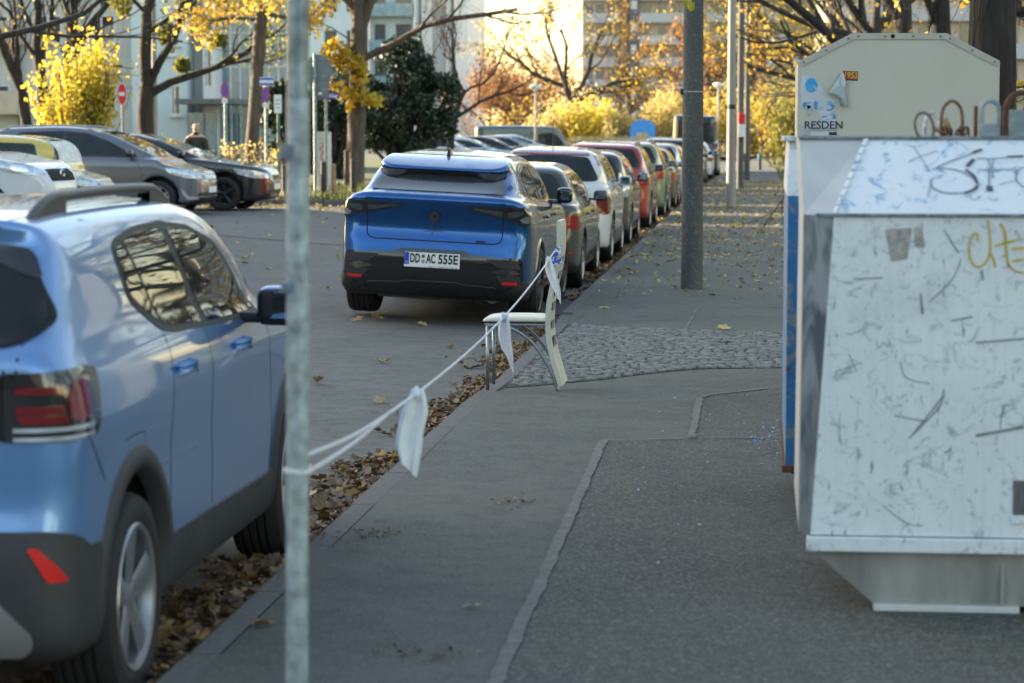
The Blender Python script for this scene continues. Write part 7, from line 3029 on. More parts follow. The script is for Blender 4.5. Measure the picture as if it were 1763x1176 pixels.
# blue hut
p = P(1106, 225, 146)
ht = thing('play_hut', 'small bright blue hut with a round roof among yellow bushes', 'hut', (p.x, 146, .1))
ht.scale = (1.2, 1.2, 1.2)
bm = bmesh.new()
pr = [(-.62, 0), (.62, 0), (.62, 1.45)] + [(.62 * math.cos(a), 1.45 + .5 * math.sin(a)) for a in np.linspace(0, math.pi, 9)[1:-1]] + [(-.62, 1.45)]
prism(bm, pr, 'Y', 0, 1.2)
from_bm('hut_walls', bm, plain('hut_blue', (.03, .22, .62), .6, var=.1), ht)
bm = bmesh.new()
prism(bm, [(-.3, .02), (.3, .02), (.3, 1.3), (-.3, 1.3)], 'Y', -.03, -.004)
from_bm('doorway', bm, M('curtain'), ht)
bm = bmesh.new()
prism(bm, [(-1.3, 0), (-.64, 0), (-.64, 1.0), (-1.0, 1.0)], 'Y', .1, .2)
prism(bm, [(.64, 0), (1.2, 0), (1.0, .9), (.64, 1.0)], 'Y', .1, .2)
from_bm('side_panels', bm, M('hut_blue'), ht)
# wooden fence
fe = thing('fence', 'pale wooden picket fence in front of the yellow bushes', 'fence', (P(1075, 250, 140).x, 140, .1))
xa, xb = P(985, 250, 140).x - fe.location.x, P(1240, 250, 140).x - fe.location.x
bm = bmesh.new()
x = xa
while x < xb:
    box(bm, (x, 0, .68), (.085, .02, 1.3 + .04 * math.sin(x * 7)))
    x += .115
from_bm('pickets', bm, plain('fence_wood', (.38, .30, .19), .85, var=.25, scale=5), fe)
bm = bmesh.new()
for z in (.35, 1.0):
    box(bm, ((xa + xb) / 2, .035, z), (xb - xa, .04, .08))
from_bm('rails', bm, M('fence_wood'), fe)
# ================================================================== other parked cars
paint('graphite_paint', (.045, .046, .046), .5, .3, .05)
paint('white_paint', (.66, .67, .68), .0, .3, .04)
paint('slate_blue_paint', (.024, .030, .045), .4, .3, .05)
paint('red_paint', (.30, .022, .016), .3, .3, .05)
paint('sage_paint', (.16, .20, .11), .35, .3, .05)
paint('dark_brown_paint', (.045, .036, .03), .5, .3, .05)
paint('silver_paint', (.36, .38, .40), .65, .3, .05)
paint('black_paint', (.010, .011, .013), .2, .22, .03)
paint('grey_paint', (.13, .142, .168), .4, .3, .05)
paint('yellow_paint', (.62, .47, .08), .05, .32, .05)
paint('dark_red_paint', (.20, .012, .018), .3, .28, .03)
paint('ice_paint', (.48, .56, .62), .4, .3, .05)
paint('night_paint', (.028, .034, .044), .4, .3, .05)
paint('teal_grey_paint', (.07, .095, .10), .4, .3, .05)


def place_kerb(root, y, gap=.22, hw=.89, rz=0):
    x = kx(y + 2) - gap - hw
    root.location = (x, y, -.055 if y > 15 else 0)
    root.rotation_euler = (0, R(1.6), rz)


KG = 'cars parked along the kerb'
HATCH = std_spec()
HATCH['profL'][5] = (.05, .9, .1)
r1, c1 = build_car('parked_car', 'graphite hatchback with red tail light, first car beyond the deep blue crossover', 'car', std_spec(L=4.26, hw=.90, H=1.46, belt=.97, rear=(.12, .46), tail_top=1.0, tum=.70), .03, M('graphite_paint'), group=KG, tail_mat='red_lens')
place_kerb(r1, 27.55, .22, .90)
bm = bmesh.new()
for sg in (1, -1):
    h2 = c1.hit('W', sg * .72, .44)
    box(bm, h2[0] + h2[1] * .004, (.16, .012, .03), bev=.004)
    from_bm('reflector', bm, M('red_reflector'), r1)
    bm = bmesh.new()
bm.free()
S2 = std_spec(L=4.15, hw=.885, H=1.60, belt=1.05, hood=1.0, ax=(.80, 3.32), rear=(.10, .42), ws=(2.3, 3.05), tail_top=1.10, rw=.335, ra=.39)
t2 = [(.66, .74), (.67, .88), (.74, .95), (.90, .955), (1.04, .90), (1.05, .79), (.98, .72), (.8, .70)]
r2, c2 = build_car('parked_car', 'white crossover with dark red roof, rod antenna and rounded dark red tail light', 'car', S2, .03, M('white_paint'), group=KG, lights=t2, tail_mat='deep_red_lens', antenna='rod', roof_mat=M('dark_red_paint'))
place_kerb(r2, 32.9, .20, .885)
for mir in (False, True):
    c2.panel('roof_side', 'S', [(.30, 1.36), (.42, 1.50), (.60, 1.575), (1.8, 1.585), (2.3, 1.52), (2.25, 1.50), (1.7, 1.515), (.75, 1.50), (.60, 1.36)], M('dark_red_paint'), r2, .0045, .05, mirror=mir, rad=.03)
    c2.panel('sill_trim', 'S', [(1.2, .24), (1.2, .46), (2.9, .46), (2.9, .24)], M('grey_cladding'), r2, .008, .06, mirror=mir, rad=.03)
c2.panel('roof_rear', 'R', [(-.55, 1.49), (.55, 1.49), (.45, 1.59), (-.45, 1.59)], M('dark_red_paint'), r2, .006, .05, rad=.04)
S3 = std_spec(L=4.0, hw=.85, H=1.53, belt=1.0, hood=.98, ax=(.72, 3.24), rear=(.10, .36), ws=(2.3, 3.2), tail_top=1.05, tum=.72)
r3, c3 = build_car('parked_car', 'dark slate blue small car with pale clear tail lights behind the white and red crossover', 'car', S3, .035, M('slate_blue_paint'), group=KG, lights='tall', tail_mat='clear_lens', antenna='fin')
place_kerb(r3, 37.9, .20, .85)
for mir in (False, True):
    c3.panel('reflector', 'W', [(.50, .46), (.50, .50), (.78, .50), (.78, .46)], M('red_reflector'), r3, .008, .04, mirror=mir)
S4 = std_spec(L=4.35, hw=.90, H=1.62, belt=1.06, hood=1.02, ax=(.86, 3.5), rear=(.12, .48), ws=(2.35, 3.15), tail_top=1.12, rw=.34, ra=.395)
r4, c4 = build_car('parked_car', 'red crossover with dark roof rails in the kerb row', 'car', S4, .045, M('red_paint'), group=KG, rails='dark_alloy', lowdetail=True)
place_kerb(r4, 44.2, .18, .9)


def again(src, y, label, newp, oldp, gap=.2, hw=.9, group=KG):
    r = dup(src, (0, 0, 0), 0, label=label, group=group, recolour={oldp: M(newp)})
    place_kerb(r, y, gap, hw)
    return r


again(r4, 50.4, 'sage green crossover with roof rails between red and brown cars', 'sage_paint', 'red_paint', .16)
again(r1, 56.0, 'dark brown hatchback ahead of the sage green crossover', 'dark_brown_paint', 'graphite_paint', .14)
again(r3, 61.4, 'dull silver small car half hidden by the near lamp column', 'silver_paint', 'slate_blue_paint', .16, .85)
again(r1, 66.3, 'white hatchback hidden mostly behind the near lamp column', 'white_paint', 'graphite_paint')
again(r4, 71.8, 'dark green grey crossover just right of the near lamp column', 'teal_grey_paint', 'red_paint')
again(r1, 77.2, 'black hatchback far along the kerb, ahead of the green grey crossover', 'black_paint', 'graphite_paint')
again(r3, 82.0, 'grey small car far along the kerb, behind the white one', 'grey_paint', 'slate_blue_paint', .2, .85)
again(r1, 88.5, 'white hatchback far along the kerb near the dark van', 'white_paint', 'graphite_paint')
# dark van at the end of the row
SV = std_spec(L=5.4, hw=1.0, H=2.45, belt=1.35, hood=1.15, ax=(1.1, 4.4), rear=(.06, .10), ws=(4.05, 4.85), tail_top=1.2, tum=.86, rw=.35, ra=.40)
SV['profG'][2] = (.08, 2.30, .1)
SV['profG'][3] = (.25, 2.44)
rv_, cv = build_car('parked_van', 'dark blue grey van with tall blank rear at the far end of the kerb row', 'van', SV, .06, M('slate_blue_paint'), group=None, lights='tall', lowdetail=True,
                    side_poly=[(3.2, 1.45), (3.2, 2.05), (3.9, 2.08), (4.15, 1.98), (4.5, 1.5), (4.4, 1.42)])
place_kerb(rv_, 96, .2, 1.0)

# --------------------------------------------------------- cars nose-on to the street on the left
LG = 'cars parked nose to the street on the left'


def place_bay(root, nose_u, y, L_, rz=-90, dx=0):
    p = P(nose_u, 330, y)
    x = p.x
    root.location = (x - L_ * math.cos(R(rz + 90)), y - L_ * math.sin(R(rz + 90)) * 1, road_z(x - 2, y) - .005)
    root.rotation_euler = (0, 0, R(rz))


# white car with big headlights
S5 = std_spec(L=4.45, hw=.92, H=1.62, belt=1.10, hood=1.13, ax=(.9, 3.55), rear=(.1, .5), ws=(2.3, 3.2), tail_top=1.1, nose_z=.7, rw=.34, ra=.39)
w5, k5 = build_car('parked_car', 'white car with large clear headlight and round grille emblem at the left picture edge', 'car', S5, .03, M('white_paint'), group=LG)
for ch_ in list(w5.children):
    if ch_.name.startswith(('headlight', 'grille')):
        bpy.data.objects.remove(ch_)
for mir in (False, True):
    hl = k5.panel('headlight', 'V', [(.40, .83), (.42, .90), (.62, .955), (.95, 1.0), (1.42, 1.06), (1.38, .96), (1.0, .86), (.7, .82)], M('clear_lens'), w5, .008, .03, mirror=mir, rad=.03)
    k5.panel('lamp_core', 'V', [(.48, .85), (.50, .90), (.68, .93), (.70, .86)], M('chrome'), hl, .012, .03, mirror=mir, rad=.03)
    k5.panel('lamp_core', 'V', [(.76, .87), (.78, .94), (1.0, .975), (1.0, .89)], M('chrome'), hl, .012, .03, mirror=mir, rad=.03)
g_ = k5.panel('grille', 'V', [(-.42, .90), (.42, .90), (.36, .74), (-.36, .74)], M('gap'), w5, .008, .03, rad=.04)
hh = k5.hit('F', 0, .83)
bm = bmesh.new()
for z in (.865, .83, .795):
    pts = [k5.hit('V', x, z)[0] + Vector((0, .014, 0)) for x in np.linspace(-.36, .36, 9)]
    tube(bm, pts, .006, 5)
from_bm('grille_bars', bm, M('black_plastic'), g_)
bm = bmesh.new()
tube(bm, [hh[0] + Vector((.065 * math.cos(a), .025, .065 * math.sin(a))) for a in np.linspace(0, 2 * math.pi, 25)[:-1]], .009, 8, closed=True)
tube(bm, [hh[0] + Vector((x, .026, z)) for x, z in ((.09, .012), (-.02, .012), (.02, -.012), (-.09, -.012))], .007, 6)
from_bm('emblem', bm, M('chrome'), w5, smooth=True)
place_bay(w5, 117, 33.0, 4.45, -97)
w5.location.z += .12
# yellow car with a dark bonnet
S6 = std_spec(L=3.75, hw=.82, H=1.50, belt=.98, hood=.98, ax=(.6, 2.95), rear=(.06, .22), ws=(2.86, 3.16), tail_top=1.0, tum=.80)
w6, k6 = build_car('parked_car', 'small yellow car with dark bonnet and sunshade behind the windscreen', 'car', S6, .035, M('yellow_paint'), group=LG)
k6.panel('bonnet', 'T', [(-.70, 3.17), (.70, 3.17), (.66, 3.45), (.4, 3.66), (-.4, 3.66), (-.66, 3.40)], M('night_paint'), w6, .004, .06, rad=.06)
k6.panel('front_bumper', 'V', [(-1.5, .30), (1.5, .30), (1.45, .86), (-1.45, .86)], M('night_paint'), w6, .005, .06, rad=.06)
k6.panel('sunshade', 'F', [(-.58, 1.06), (.58, 1.06), (.50, 1.38), (-.50, 1.38)], plain('foil', (.6, .62, .6), .3, .6, var=.3, scale=9, bmp=.8), w6, .007, .05, rad=.04)
place_bay(w6, 192, 38.3, 3.75, -92)
# grey people carrier
S7 = std_spec(L=4.37, hw=.92, H=1.65, belt=1.06, hood=1.00, ax=(.85, 3.55), rear=(.1, .40), ws=(2.25, 3.55), tail_top=1.08, nose_z=.66, roof_peak=1.7, rw=.325, ra=.375)
S7['profG'] = [(.12, .6, .01), (.10, 1.06, .02), (.34, 1.52, .15), (.55, 1.61), (1.6, 1.65), (2.2, 1.60), (2.75, 1.44, .4), (3.60, .99, .02), (3.6, .6, .01)]
S7['profL'][10] = (4.37 - .75, .945, .25)
S7['bpillar'] = 1.75
w7, k7 = build_car('parked_car', 'grey people carrier with black door mirror and sloping windscreen', 'car', S7, .03, M('grey_paint'), group=LG, rails='silver_trim',
                   side_poly=[(.75, 1.12), (.66, 1.40), (.9, 1.53), (1.7, 1.555), (2.2, 1.51), (2.62, 1.36), (3.16, 1.09), (3.1, 1.065), (1.5, 1.09)])
for ch_ in list(w7.children):
    if ch_.name.startswith('mirror'):
        for s_ in ch_.material_slots:
            if s_.material.name.startswith('grey_paint'):
                s_.link = 'OBJECT'
                s_.material = M('gloss_black')
for mir in (False, True):
    k7.panel('fog_trim', 'V', [(.55, .30), (.60, .34), (.78, .36), (.86, .44), (.92, .52), (.90, .40), (.80, .29)], M('silver_trim'), w7, .009, .03, mirror=mir)
k7.panel('grille_trim', 'V', [(-.6, .335), (.6, .335), (.6, .36), (-.6, .36)], M('chrome'), w7, .012, .04)
k7.panel('grille_trim', 'V', [(-.28, .80), (0, .78), (.28, .80), (.26, .84), (0, .82), (-.26, .84)], M('chrome'), w7, .012, .03)
place_bay(w7, 368, 44.2, 4.37, -92)
# black hatchback
S8 = std_spec(L=4.45, hw=.92, H=1.50, belt=1.02, hood=.95, ax=(.86, 3.55), rear=(.12, .6), ws=(2.2, 3.25), tail_top=1.05, nose_z=.64, rw=.335, ra=.39)
S8['profL'][10] = (4.45 - .75, .93, .25)
S8['profL'][11] = (4.45 - .16, .84, .2)
w8, k8 = build_car('parked_car', 'black hatchback with black star spoked wheels at the end of the left row', 'car', S8, .03, M('black_paint'), group=LG, rim='dark_alloy', style='wide', spokes=5)
for mir in (False, True):
    k8.panel('air_vent', 'V', [(.56, .30), (.72, .62), (.80, .64), (.90, .34)], M('dark_alloy'), w8, .010, .03, mirror=mir, rad=.02)
k8.panel('air_intake', 'V', [(-.5, .28), (.5, .28), (.62, .56), (-.62, .56)], plain('intake_mottle', (.10, .085, .07), .25, .5, var=.7, scale=9), w8, .009, .04, rad=.03)  # mottled brownish metal in the lower intake
place_bay(w8, 479, 46.8, 4.45, -91)

# --------------------------------------------------------- roofs of the cars parked further along
FG = 'cars parked further along on the left'


def bay(src, u_nose, y, L_, label, newp=None, oldp=None, dz=0., rz=-90):
    r = dup(src, (0, 0, 0), 0, label=label, group=FG, recolour={oldp: M(newp)} if newp else None)
    place_bay(r, u_nose, y, L_, rz)
    r.location.z += dz
    return r


bay(w8, 862, 100, 4.45, 'pale silver car with low dark windows, leftmost of the far roofs', 'white_paint', 'black_paint', .03)
bay(w7, 850, 108, 4.37, 'tall white car behind the pale silver crossover', 'white_paint', 'grey_paint', .16)
bay(w8, 905, 103, 4.45, 'silver blue hatchback right of the tall white car', 'ice_paint', 'black_paint', .0)
bay(w8, 935, 106.5, 4.45, 'dark hatchback with bright windscreen, third roof of the far row', 'night_paint', 'black_paint', .05)
bay(w5, 965, 110, 4.45, 'light silver car beside the dark panel van', 'silver_paint', 'white_paint', -.05)
bay(w8, 985, 113, 4.45, 'pale blue grey hatchback in front of the dark panel van', 'ice_paint', 'black_paint', .1)
vv = dup(rv_, (0, 0, 0), 0, label='dark grey van among the far roofs, taller than its neighbours', group=None, recolour={'slate_blue_paint': M('teal_grey_paint')})
vv.name = 'parked_van'
place_bay(vv, 1006, 118, 5.4, -90)
vv.location.z -= .42
bay(w7, 1022, 122, 4.37, 'silver car right of the dark grey van', 'silver_paint', 'grey_paint', -.05)
bay(w8, 1040, 126, 4.45, 'dark car at the right end of the far roofs', 'night_paint', 'black_paint', .1)
# ================================================================== lamp columns, signs, bollards, people
m_, nt_, b_, L_ = _mat('concrete_dark')
tc_ = nt_.nodes.new('ShaderNodeTexCoord')
vo_ = nt_.nodes.new('ShaderNodeTexVoronoi')
vo_.inputs['Scale'].default_value = 70
L_.new(tc_.outputs['Object'], vo_.inputs['Vector'])
sp_ = nt_.nodes.new('ShaderNodeSeparateColor')
L_.new(vo_.outputs['Color'], sp_.inputs[0])
mr_ = nt_.nodes.new('ShaderNodeMapRange')
mr_.inputs[1].default_value = .80
mr_.inputs[2].default_value = 1
L_.new(sp_.outputs[0], mr_.inputs[0])
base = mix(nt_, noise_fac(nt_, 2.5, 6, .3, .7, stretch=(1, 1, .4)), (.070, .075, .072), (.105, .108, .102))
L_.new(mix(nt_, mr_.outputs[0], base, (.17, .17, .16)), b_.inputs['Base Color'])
b_.inputs['Roughness'].default_value = .85
MATS['concrete_dark'] = m_
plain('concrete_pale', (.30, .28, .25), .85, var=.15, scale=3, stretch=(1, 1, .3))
plain('sign_red', (.60, .02, .03), .4, var=.05)
plain('sign_blue', (.03, .10, .50), .4, var=.05)
plain('sign_white', (.72, .72, .70), .45, var=.05)
plain('sign_back', (.16, .19, .20), .5, .4, var=.1)
plain('street_blue', (.06, .04, .22), .45, var=.08)
plain('bollard_dark', (.045, .035, .028), .75, var=.3)
plain('bollard_wood', (.30, .22, .12), .8, var=.3)
plain('cabinet_grey', (.44, .46, .45), .6, var=.08)
plain('steel_green', (.03, .12, .08), .5)


def column(label, x, y, r0, r1, h, m, band=True, group='lamp columns along the pavement', name='lamp_column'):
    t = thing(name, label, 'lamp post', (x, y, .06), 0, group)
    bm = bmesh.new()
    lathe(bm, [(r0, -.1), (r0, .0), (r0 * .995, .3), (r1, h)], 32)
    from_bm('shaft', bm, m, t, angle=40)
    bm = bmesh.new()
    tube(bm, [(0, 0, h - .05), (-.1, 0, h + .5), (-.9, 0, h + .8)], .04, 8)
    from_bm('arm', bm, M('galvanised'), t, smooth=True)
    bm = bmesh.new()
    box(bm, (-1.2, 0, h + .82), (.75, .25, .12), bev=.04)
    from_bm('lamp_head', bm, M('sign_back'), t)
    return t


lp = PZ(1191, 497, .1)
t = column('dark speckled concrete lamp column standing on the pavement beside the kerb row, nearest column', lp.x, lp.y, .118, .088, 6.2, M('concrete_dark'))
zb_ = P(1193, 158, lp.y).z - .06
rb_ = .118 - .03 * zb_ / 6.2
bm = bmesh.new()
lathe(bm, [(rb_ + .001, zb_ - .006), (rb_ + .003, zb_ - .005), (rb_ + .003, zb_ + .005), (rb_ + .001, zb_ + .006)], 32)
from_bm('strap', bm, plain('strap', (.42, .42, .40), .5, .3, var=.5, scale=30), t)
bm = bmesh.new()
box(bm, (-rb_ - .008, -.02, zb_), (.03, .05, .06), bev=.006)
from_bm('strap_buckle', bm, M('black_plastic'), t)
l2 = PZ(1258, 357, .1)
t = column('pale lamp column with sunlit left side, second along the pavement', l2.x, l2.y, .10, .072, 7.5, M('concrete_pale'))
zz = P(1260, 184, l2.y).z - .06
bm = bmesh.new()
lathe(bm, [(.094, zz - .05), (.102, zz - .045), (.102, zz + .045), (.094, zz + .05)], 20)
box(bm, (-.115, 0, zz), (.05, .06, .09), bev=.01)
from_bm('clamp', bm, M('black_plastic'), t)
l3 = PZ(1275, 325, .1)
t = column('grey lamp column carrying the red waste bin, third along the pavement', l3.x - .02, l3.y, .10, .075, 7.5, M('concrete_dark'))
bn = thing('litter_bin', 'red and white litter bin hung on the third lamp column', 'bin', (l3.x + .02, l3.y - .16, 1.62))
bm = bmesh.new()
pz0, pz1, pz2 = P(1275, 236, l3.y).z - 1.62, P(1275, 214, l3.y).z - 1.62, P(1275, 195, l3.y).z - 1.62
box(bm, (0, 0, (pz1 + pz2) / 2), (.20, .16, pz2 - pz1 - .004), bev=.04)
from_bm('bin_hood', bm, M('sign_red'), bn)
bm = bmesh.new()
box(bm, (0, 0, (pz0 + pz1) / 2), (.20, .16, pz1 - pz0 - .004), bev=.01)
from_bm('bin_body', bm, M('sign_white'), bn)
bm = bmesh.new()
box(bm, (0, 0, pz0 - .03), (.15, .14, .06), bev=.02)
from_bm('bin_base', bm, M('black_plastic'), bn)
column('grey lamp column fourth along the pavement, just right of the red bin', -.46, 82, .10, .075, 7.5, M('concrete_dark'))
# slim lamp post at the left
b = base_at(268, 70)
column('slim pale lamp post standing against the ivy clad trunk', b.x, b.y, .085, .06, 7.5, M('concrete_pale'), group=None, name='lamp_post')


def park_lamp(u, v0, v1, y, label):
    b = base_at(u, y, .1)
    h = P(u, v0, y).z - b.z
    t = thing('park_lamp', label, 'lamp post', b, 0, 'short park lamps')
    bm = bmesh.new()
    lathe(bm, [(.06, 0), (.05, h - .3)], 10)
    from_bm('shaft', bm, M('concrete_pale'), t, smooth=True)
    bm = bmesh.new()
    lathe(bm, [(.05, h - .32), (.16, h - .22), (.30, h - .12), (.28, h - .06), (.05, h)], 16)
    from_bm('lamp_head', bm, M('sign_white'), t, smooth=True)


park_lamp(922, 145, 235, 116, 'short park lamp in front of the russet trees')
park_lamp(1236, 142, 240, 128, 'short park lamp right of the near lamp column')


# --- traffic signs
def sign_post(label, u, y, ztop, m='galvanised', r=.036, dx=0, gname='sign_post', group=None):
    b = base_at(u, y)
    t = thing(gname, label, 'sign', b, 0, group)
    bm = bmesh.new()
    lathe(bm, [(r, -.1), (r, ztop - b.z)], 12)
    from_bm('post', bm, M(m), t, smooth=False, angle=40)
    return t, b


def disc(parent, name, z, r, m, y=-.04, sx=1., th=.01, rot=0):
    bm = bmesh.new()
    lathe(bm, [(.001, 0), (r, 0), (r, th), (.001, th)][::-1], 32, 'Y', (0, 0, 0))
    bmesh.ops.recalc_face_normals(bm, faces=bm.faces)
    o = from_bm(name, bm, m, parent, angle=40)
    o.location = (0, y, z)
    o.scale = (sx, 1, 1)
    o.rotation_euler = (0, 0, rot)
    return o


y = 53
t, b = sign_post('no entry sign on a pale post between the lemon bush and black car', 213, y, P(213, 143, y).z, 'concrete_pale')
z = P(213, 162, y).z - b.z
rr2 = (P(213, 143, y).z - P(213, 181, y).z) / 2
disc(t, 'sign_rim', z, rr2, M('sign_white'), -.045, .42)
disc(t, 'sign_disc', z, rr2 * .94, M('sign_red'), -.055, .42)
bm = bmesh.new()
box(bm, (0, -.060, z), (rr2 * 1.3 * .42, .008, rr2 * .34))
from_bm('sign_bar', bm, M('sign_white'), t)


def no_stop(label, u, v, y, rpx, group='blue and red no stopping signs'):
    t, b = sign_post(label, u, y, P(u, v + 5, y).z + .25, group=group)
    z = P(u, v, y).z - b.z
    r = rpx / (FPX / y)
    disc(t, 'sign_rim', z, r, M('sign_red'), -.045, .5)
    disc(t, 'sign_disc', z, r * .8, M('sign_blue'), -.056, .5)
    bm = bmesh.new()
    for a in (45,):
        box(bm, (0, -.062, z), (r * 1.7 * .5, .008, r * .18), rot=Matrix.Rotation(R(62), 3, 'Y'))
    from_bm('sign_stroke', bm, M('sign_red'), t)
    bm = bmesh.new()
    box(bm, (0, -.05, z - r * 1.35), (r * .72, .01, r * .55), bev=.003)
    from_bm('extra_plate', bm, M('sign_white'), t)
    return t, b


no_stop('no stopping sign left of the slim yellow tree', 389, 155, 58, 14)
t, b = no_stop('no stopping sign with blue white plate above, right of the slim yellow tree', 459, 163, 56, 14)
z1, z0 = P(459, 133, 56).z - b.z, P(459, 148, 56).z - b.z
bm = bmesh.new()
lathe(bm, [(.029, z0 - .3), (.029, z1)], 10)
from_bm('post_top', bm, M('galvanised'), t, angle=40)
bm = bmesh.new()
w_ = 25 / (FPX / 56)
box(bm, (.03, -.05, (z0 + z1) / 2), (w_, .012, z1 - z0), bev=.004)
pl = from_bm('name_plate', bm, M('sign_white'), t)
for f in (.2, .8):
    bm = bmesh.new()
    box(bm, (.03, -.058, z0 + (z1 - z0) * f), (w_ * .98, .006, (z1 - z0) * .26))
    from_bm('blue_stripe', bm, M('sign_blue'), pl)
t, b = sign_post('white notice board on a green post left of the galvanised post', 480, 58, P(480, 165, 58).z, 'steel_green')
z1, z0 = P(480, 163, 58).z - b.z, P(480, 195, 58).z - b.z
bm = bmesh.new()
box(bm, (0, -.05, (z0 + z1) / 2), (.19, .012, z1 - z0), bev=.01)
from_bm('notice_plate', bm, M('sign_white'), t)
bm = bmesh.new()
for k in range(3):
    box(bm, (0, -.058, z0 + (z1 - z0) * (.3 + .2 * k)), (.11, .004, .02))
from_bm('notice_lines', bm, M('faint_ink'), t)
# round sign seen from behind, right of the post
y = 51.5
t, b = sign_post('grey back of a round traffic sign with plate below, beside the galvanised post', 543, y, P(543, 92, y).z)
zc = P(543, 124, y).z - b.z
r = 31 / (FPX / y) * .98
o = disc(t, 'sign_back', zc, r, M('sign_back'), .045, .82)
o.location.x = .06
bm = bmesh.new()
z0, z1 = P(543, 165, y).z - b.z, P(543, 140, y).z - b.z
box(bm, (.10, .05, (z0 + z1) / 2 - .02), (.40, .012, z1 - z0 + .06), bev=.02)
from_bm('plate_back', bm, M('sign_back'), t)
bm = bmesh.new()
for v in (102, 131, 154):
    box(bm, (.07, .036, P(543, v, y).z - b.z), (.46, .02, .03))
from_bm('brackets', bm, M('galvanised'), t)
bm = bmesh.new()
box(bm, (.125, -.036, P(543, 161, y).z - b.z), (.075, .008, .05))
from_bm('sticker_label', bm, M('sign_white'), t)
# street name sign
y = 55.5
t, b = sign_post('dark violet street name sign on its own post behind the grey box', 562, y, P(562, 158, y).z)
z0, z1 = P(562, 171, y).z - b.z, P(562, 159, y).z - b.z
bm = bmesh.new()
box(bm, (.02, -.045, (z0 + z1) / 2), (.62, .014, z1 - z0), bev=.004)
sg_ = from_bm('name_plate', bm, M('street_blue'), t)
lettering('street_letters', 'stelle Weg', .125, M('sign_white'), sg_, (.04, -.0535, (z0 + z1) / 2 - .003), sx=.88, bold=.002)
# grey box with red graffiti
y = 57
b = base_at(557, y)
z1 = P(557, 227, y).z - b.z
cb = thing('utility_box', 'tall grey utility box with red scrawl behind the bollards', 'cabinet', b)
bm = bmesh.new()
box(bm, (0, .15, z1 / 2), (.29, .3, z1), bev=.015)
from_bm('cabinet_body', bm, M('cabinet_grey'), cb)
bm = bmesh.new()
tube(bm, [Vector((-.05 + .05 * math.sin(i * 2.3) + .03 * (i % 2), -.004, z1 * .82 - i * .07)) for i in range(11)], .012, 5)
from_bm('scrawl', bm, plain('scrawl_red', (.5, .08, .06), .6), cb)
bm = bmesh.new()
box(bm, (.09, -.003, z1 * .5), (.07, .006, z1 * .9))
from_bm('cabinet_door', bm, M('sign_white'), cb)
# bollards
for k, (u, v0, v1, y, m, lab) in enumerate(((490, 282, 340, 51.2, 'bollard_dark', 'dark bollard between the black car and the galvanised post'),
                                          (557, 278, 335, 51.0, 'bollard_dark', 'dark bollard just right of the round sign post'),
                                          (574, 282, 334, 51.4, 'bollard_wood', 'thin light wooden post between two dark bollards'),
                                          (608, 274, 326, 53.5, 'bollard_dark', 'dark bollard in front of the straight trunk'),
                                          (597, 258, 296, 62.5, 'bollard_dark', 'farthest dark bollard left of the straight trunk'))):
    b = base_at(u, y)
    h = P(u, v0, y).z - b.z
    r = .066 if m == 'bollard_dark' else .055
    bm = bmesh.new()
    lathe(bm, [(r, -.1), (r, h - .10), (r * .8, h - .095), (r * .8, h - .075), (r * 1.05, h - .07), (r * 1.05, h - .03), (r * .6, h)], 14)
    o = from_bm('bollard', bm, M(m), None, angle=40, loc=b)
    tag(o, lab, 'bollard', 'bollards on the verge')
# beige bin box beside far cars
b = base_at(697, 96, .15)
bm = bmesh.new()
box(bm, (0, 0, .65), (.60, .5, 1.30), bev=.02)
box(bm, (0, 0, 1.345), (.70, .56, .09), bev=.02)
tag(from_bm('grit_box', bm, plain('beige_green', (.36, .38, .29), .7), None, loc=b), 'pale green grey box left of the white roofs', 'box')


# ------------------------------------------------------------------ people
def skin_fig(name, joints, edges, rad, m, parent, root=0, sub=2):
    me = bpy.data.meshes.new(name)
    me.from_pydata(joints, edges, [])
    o = link(name, me, m, parent)
    sk = o.modifiers.new('skin', 'SKIN')
    for i, r in enumerate(rad):
        r = r if isinstance(r, tuple) else (r, r)
        me.skin_vertices[0].data[i].radius = r
    me.skin_vertices[0].data[root].use_root = True
    sb = o.modifiers.new('sub', 'SUBSURF')
    sb.levels = sb.render_levels = sub
    for p in me.polygons:
        p.use_smooth = True
    return o


plain('skin', (.50, .30, .22), .55, var=.08)
plain('hair_grey', (.30, .28, .26), .8, var=.2)
plain('jacket_dark', (.030, .032, .024), .85, var=.25, scale=14, bmp=.3)
plain('trousers_dark', (.025, .028, .035), .85, var=.2)
plain('shoe', (.02, .018, .016), .6)
plain('scarf', (.16, .10, .09), .85)
plain('eye', (.03, .02, .02), .3)
plain('lip', (.33, .14, .11), .5)
plain('jacket_blue', (.03, .07, .11), .8, var=.2)


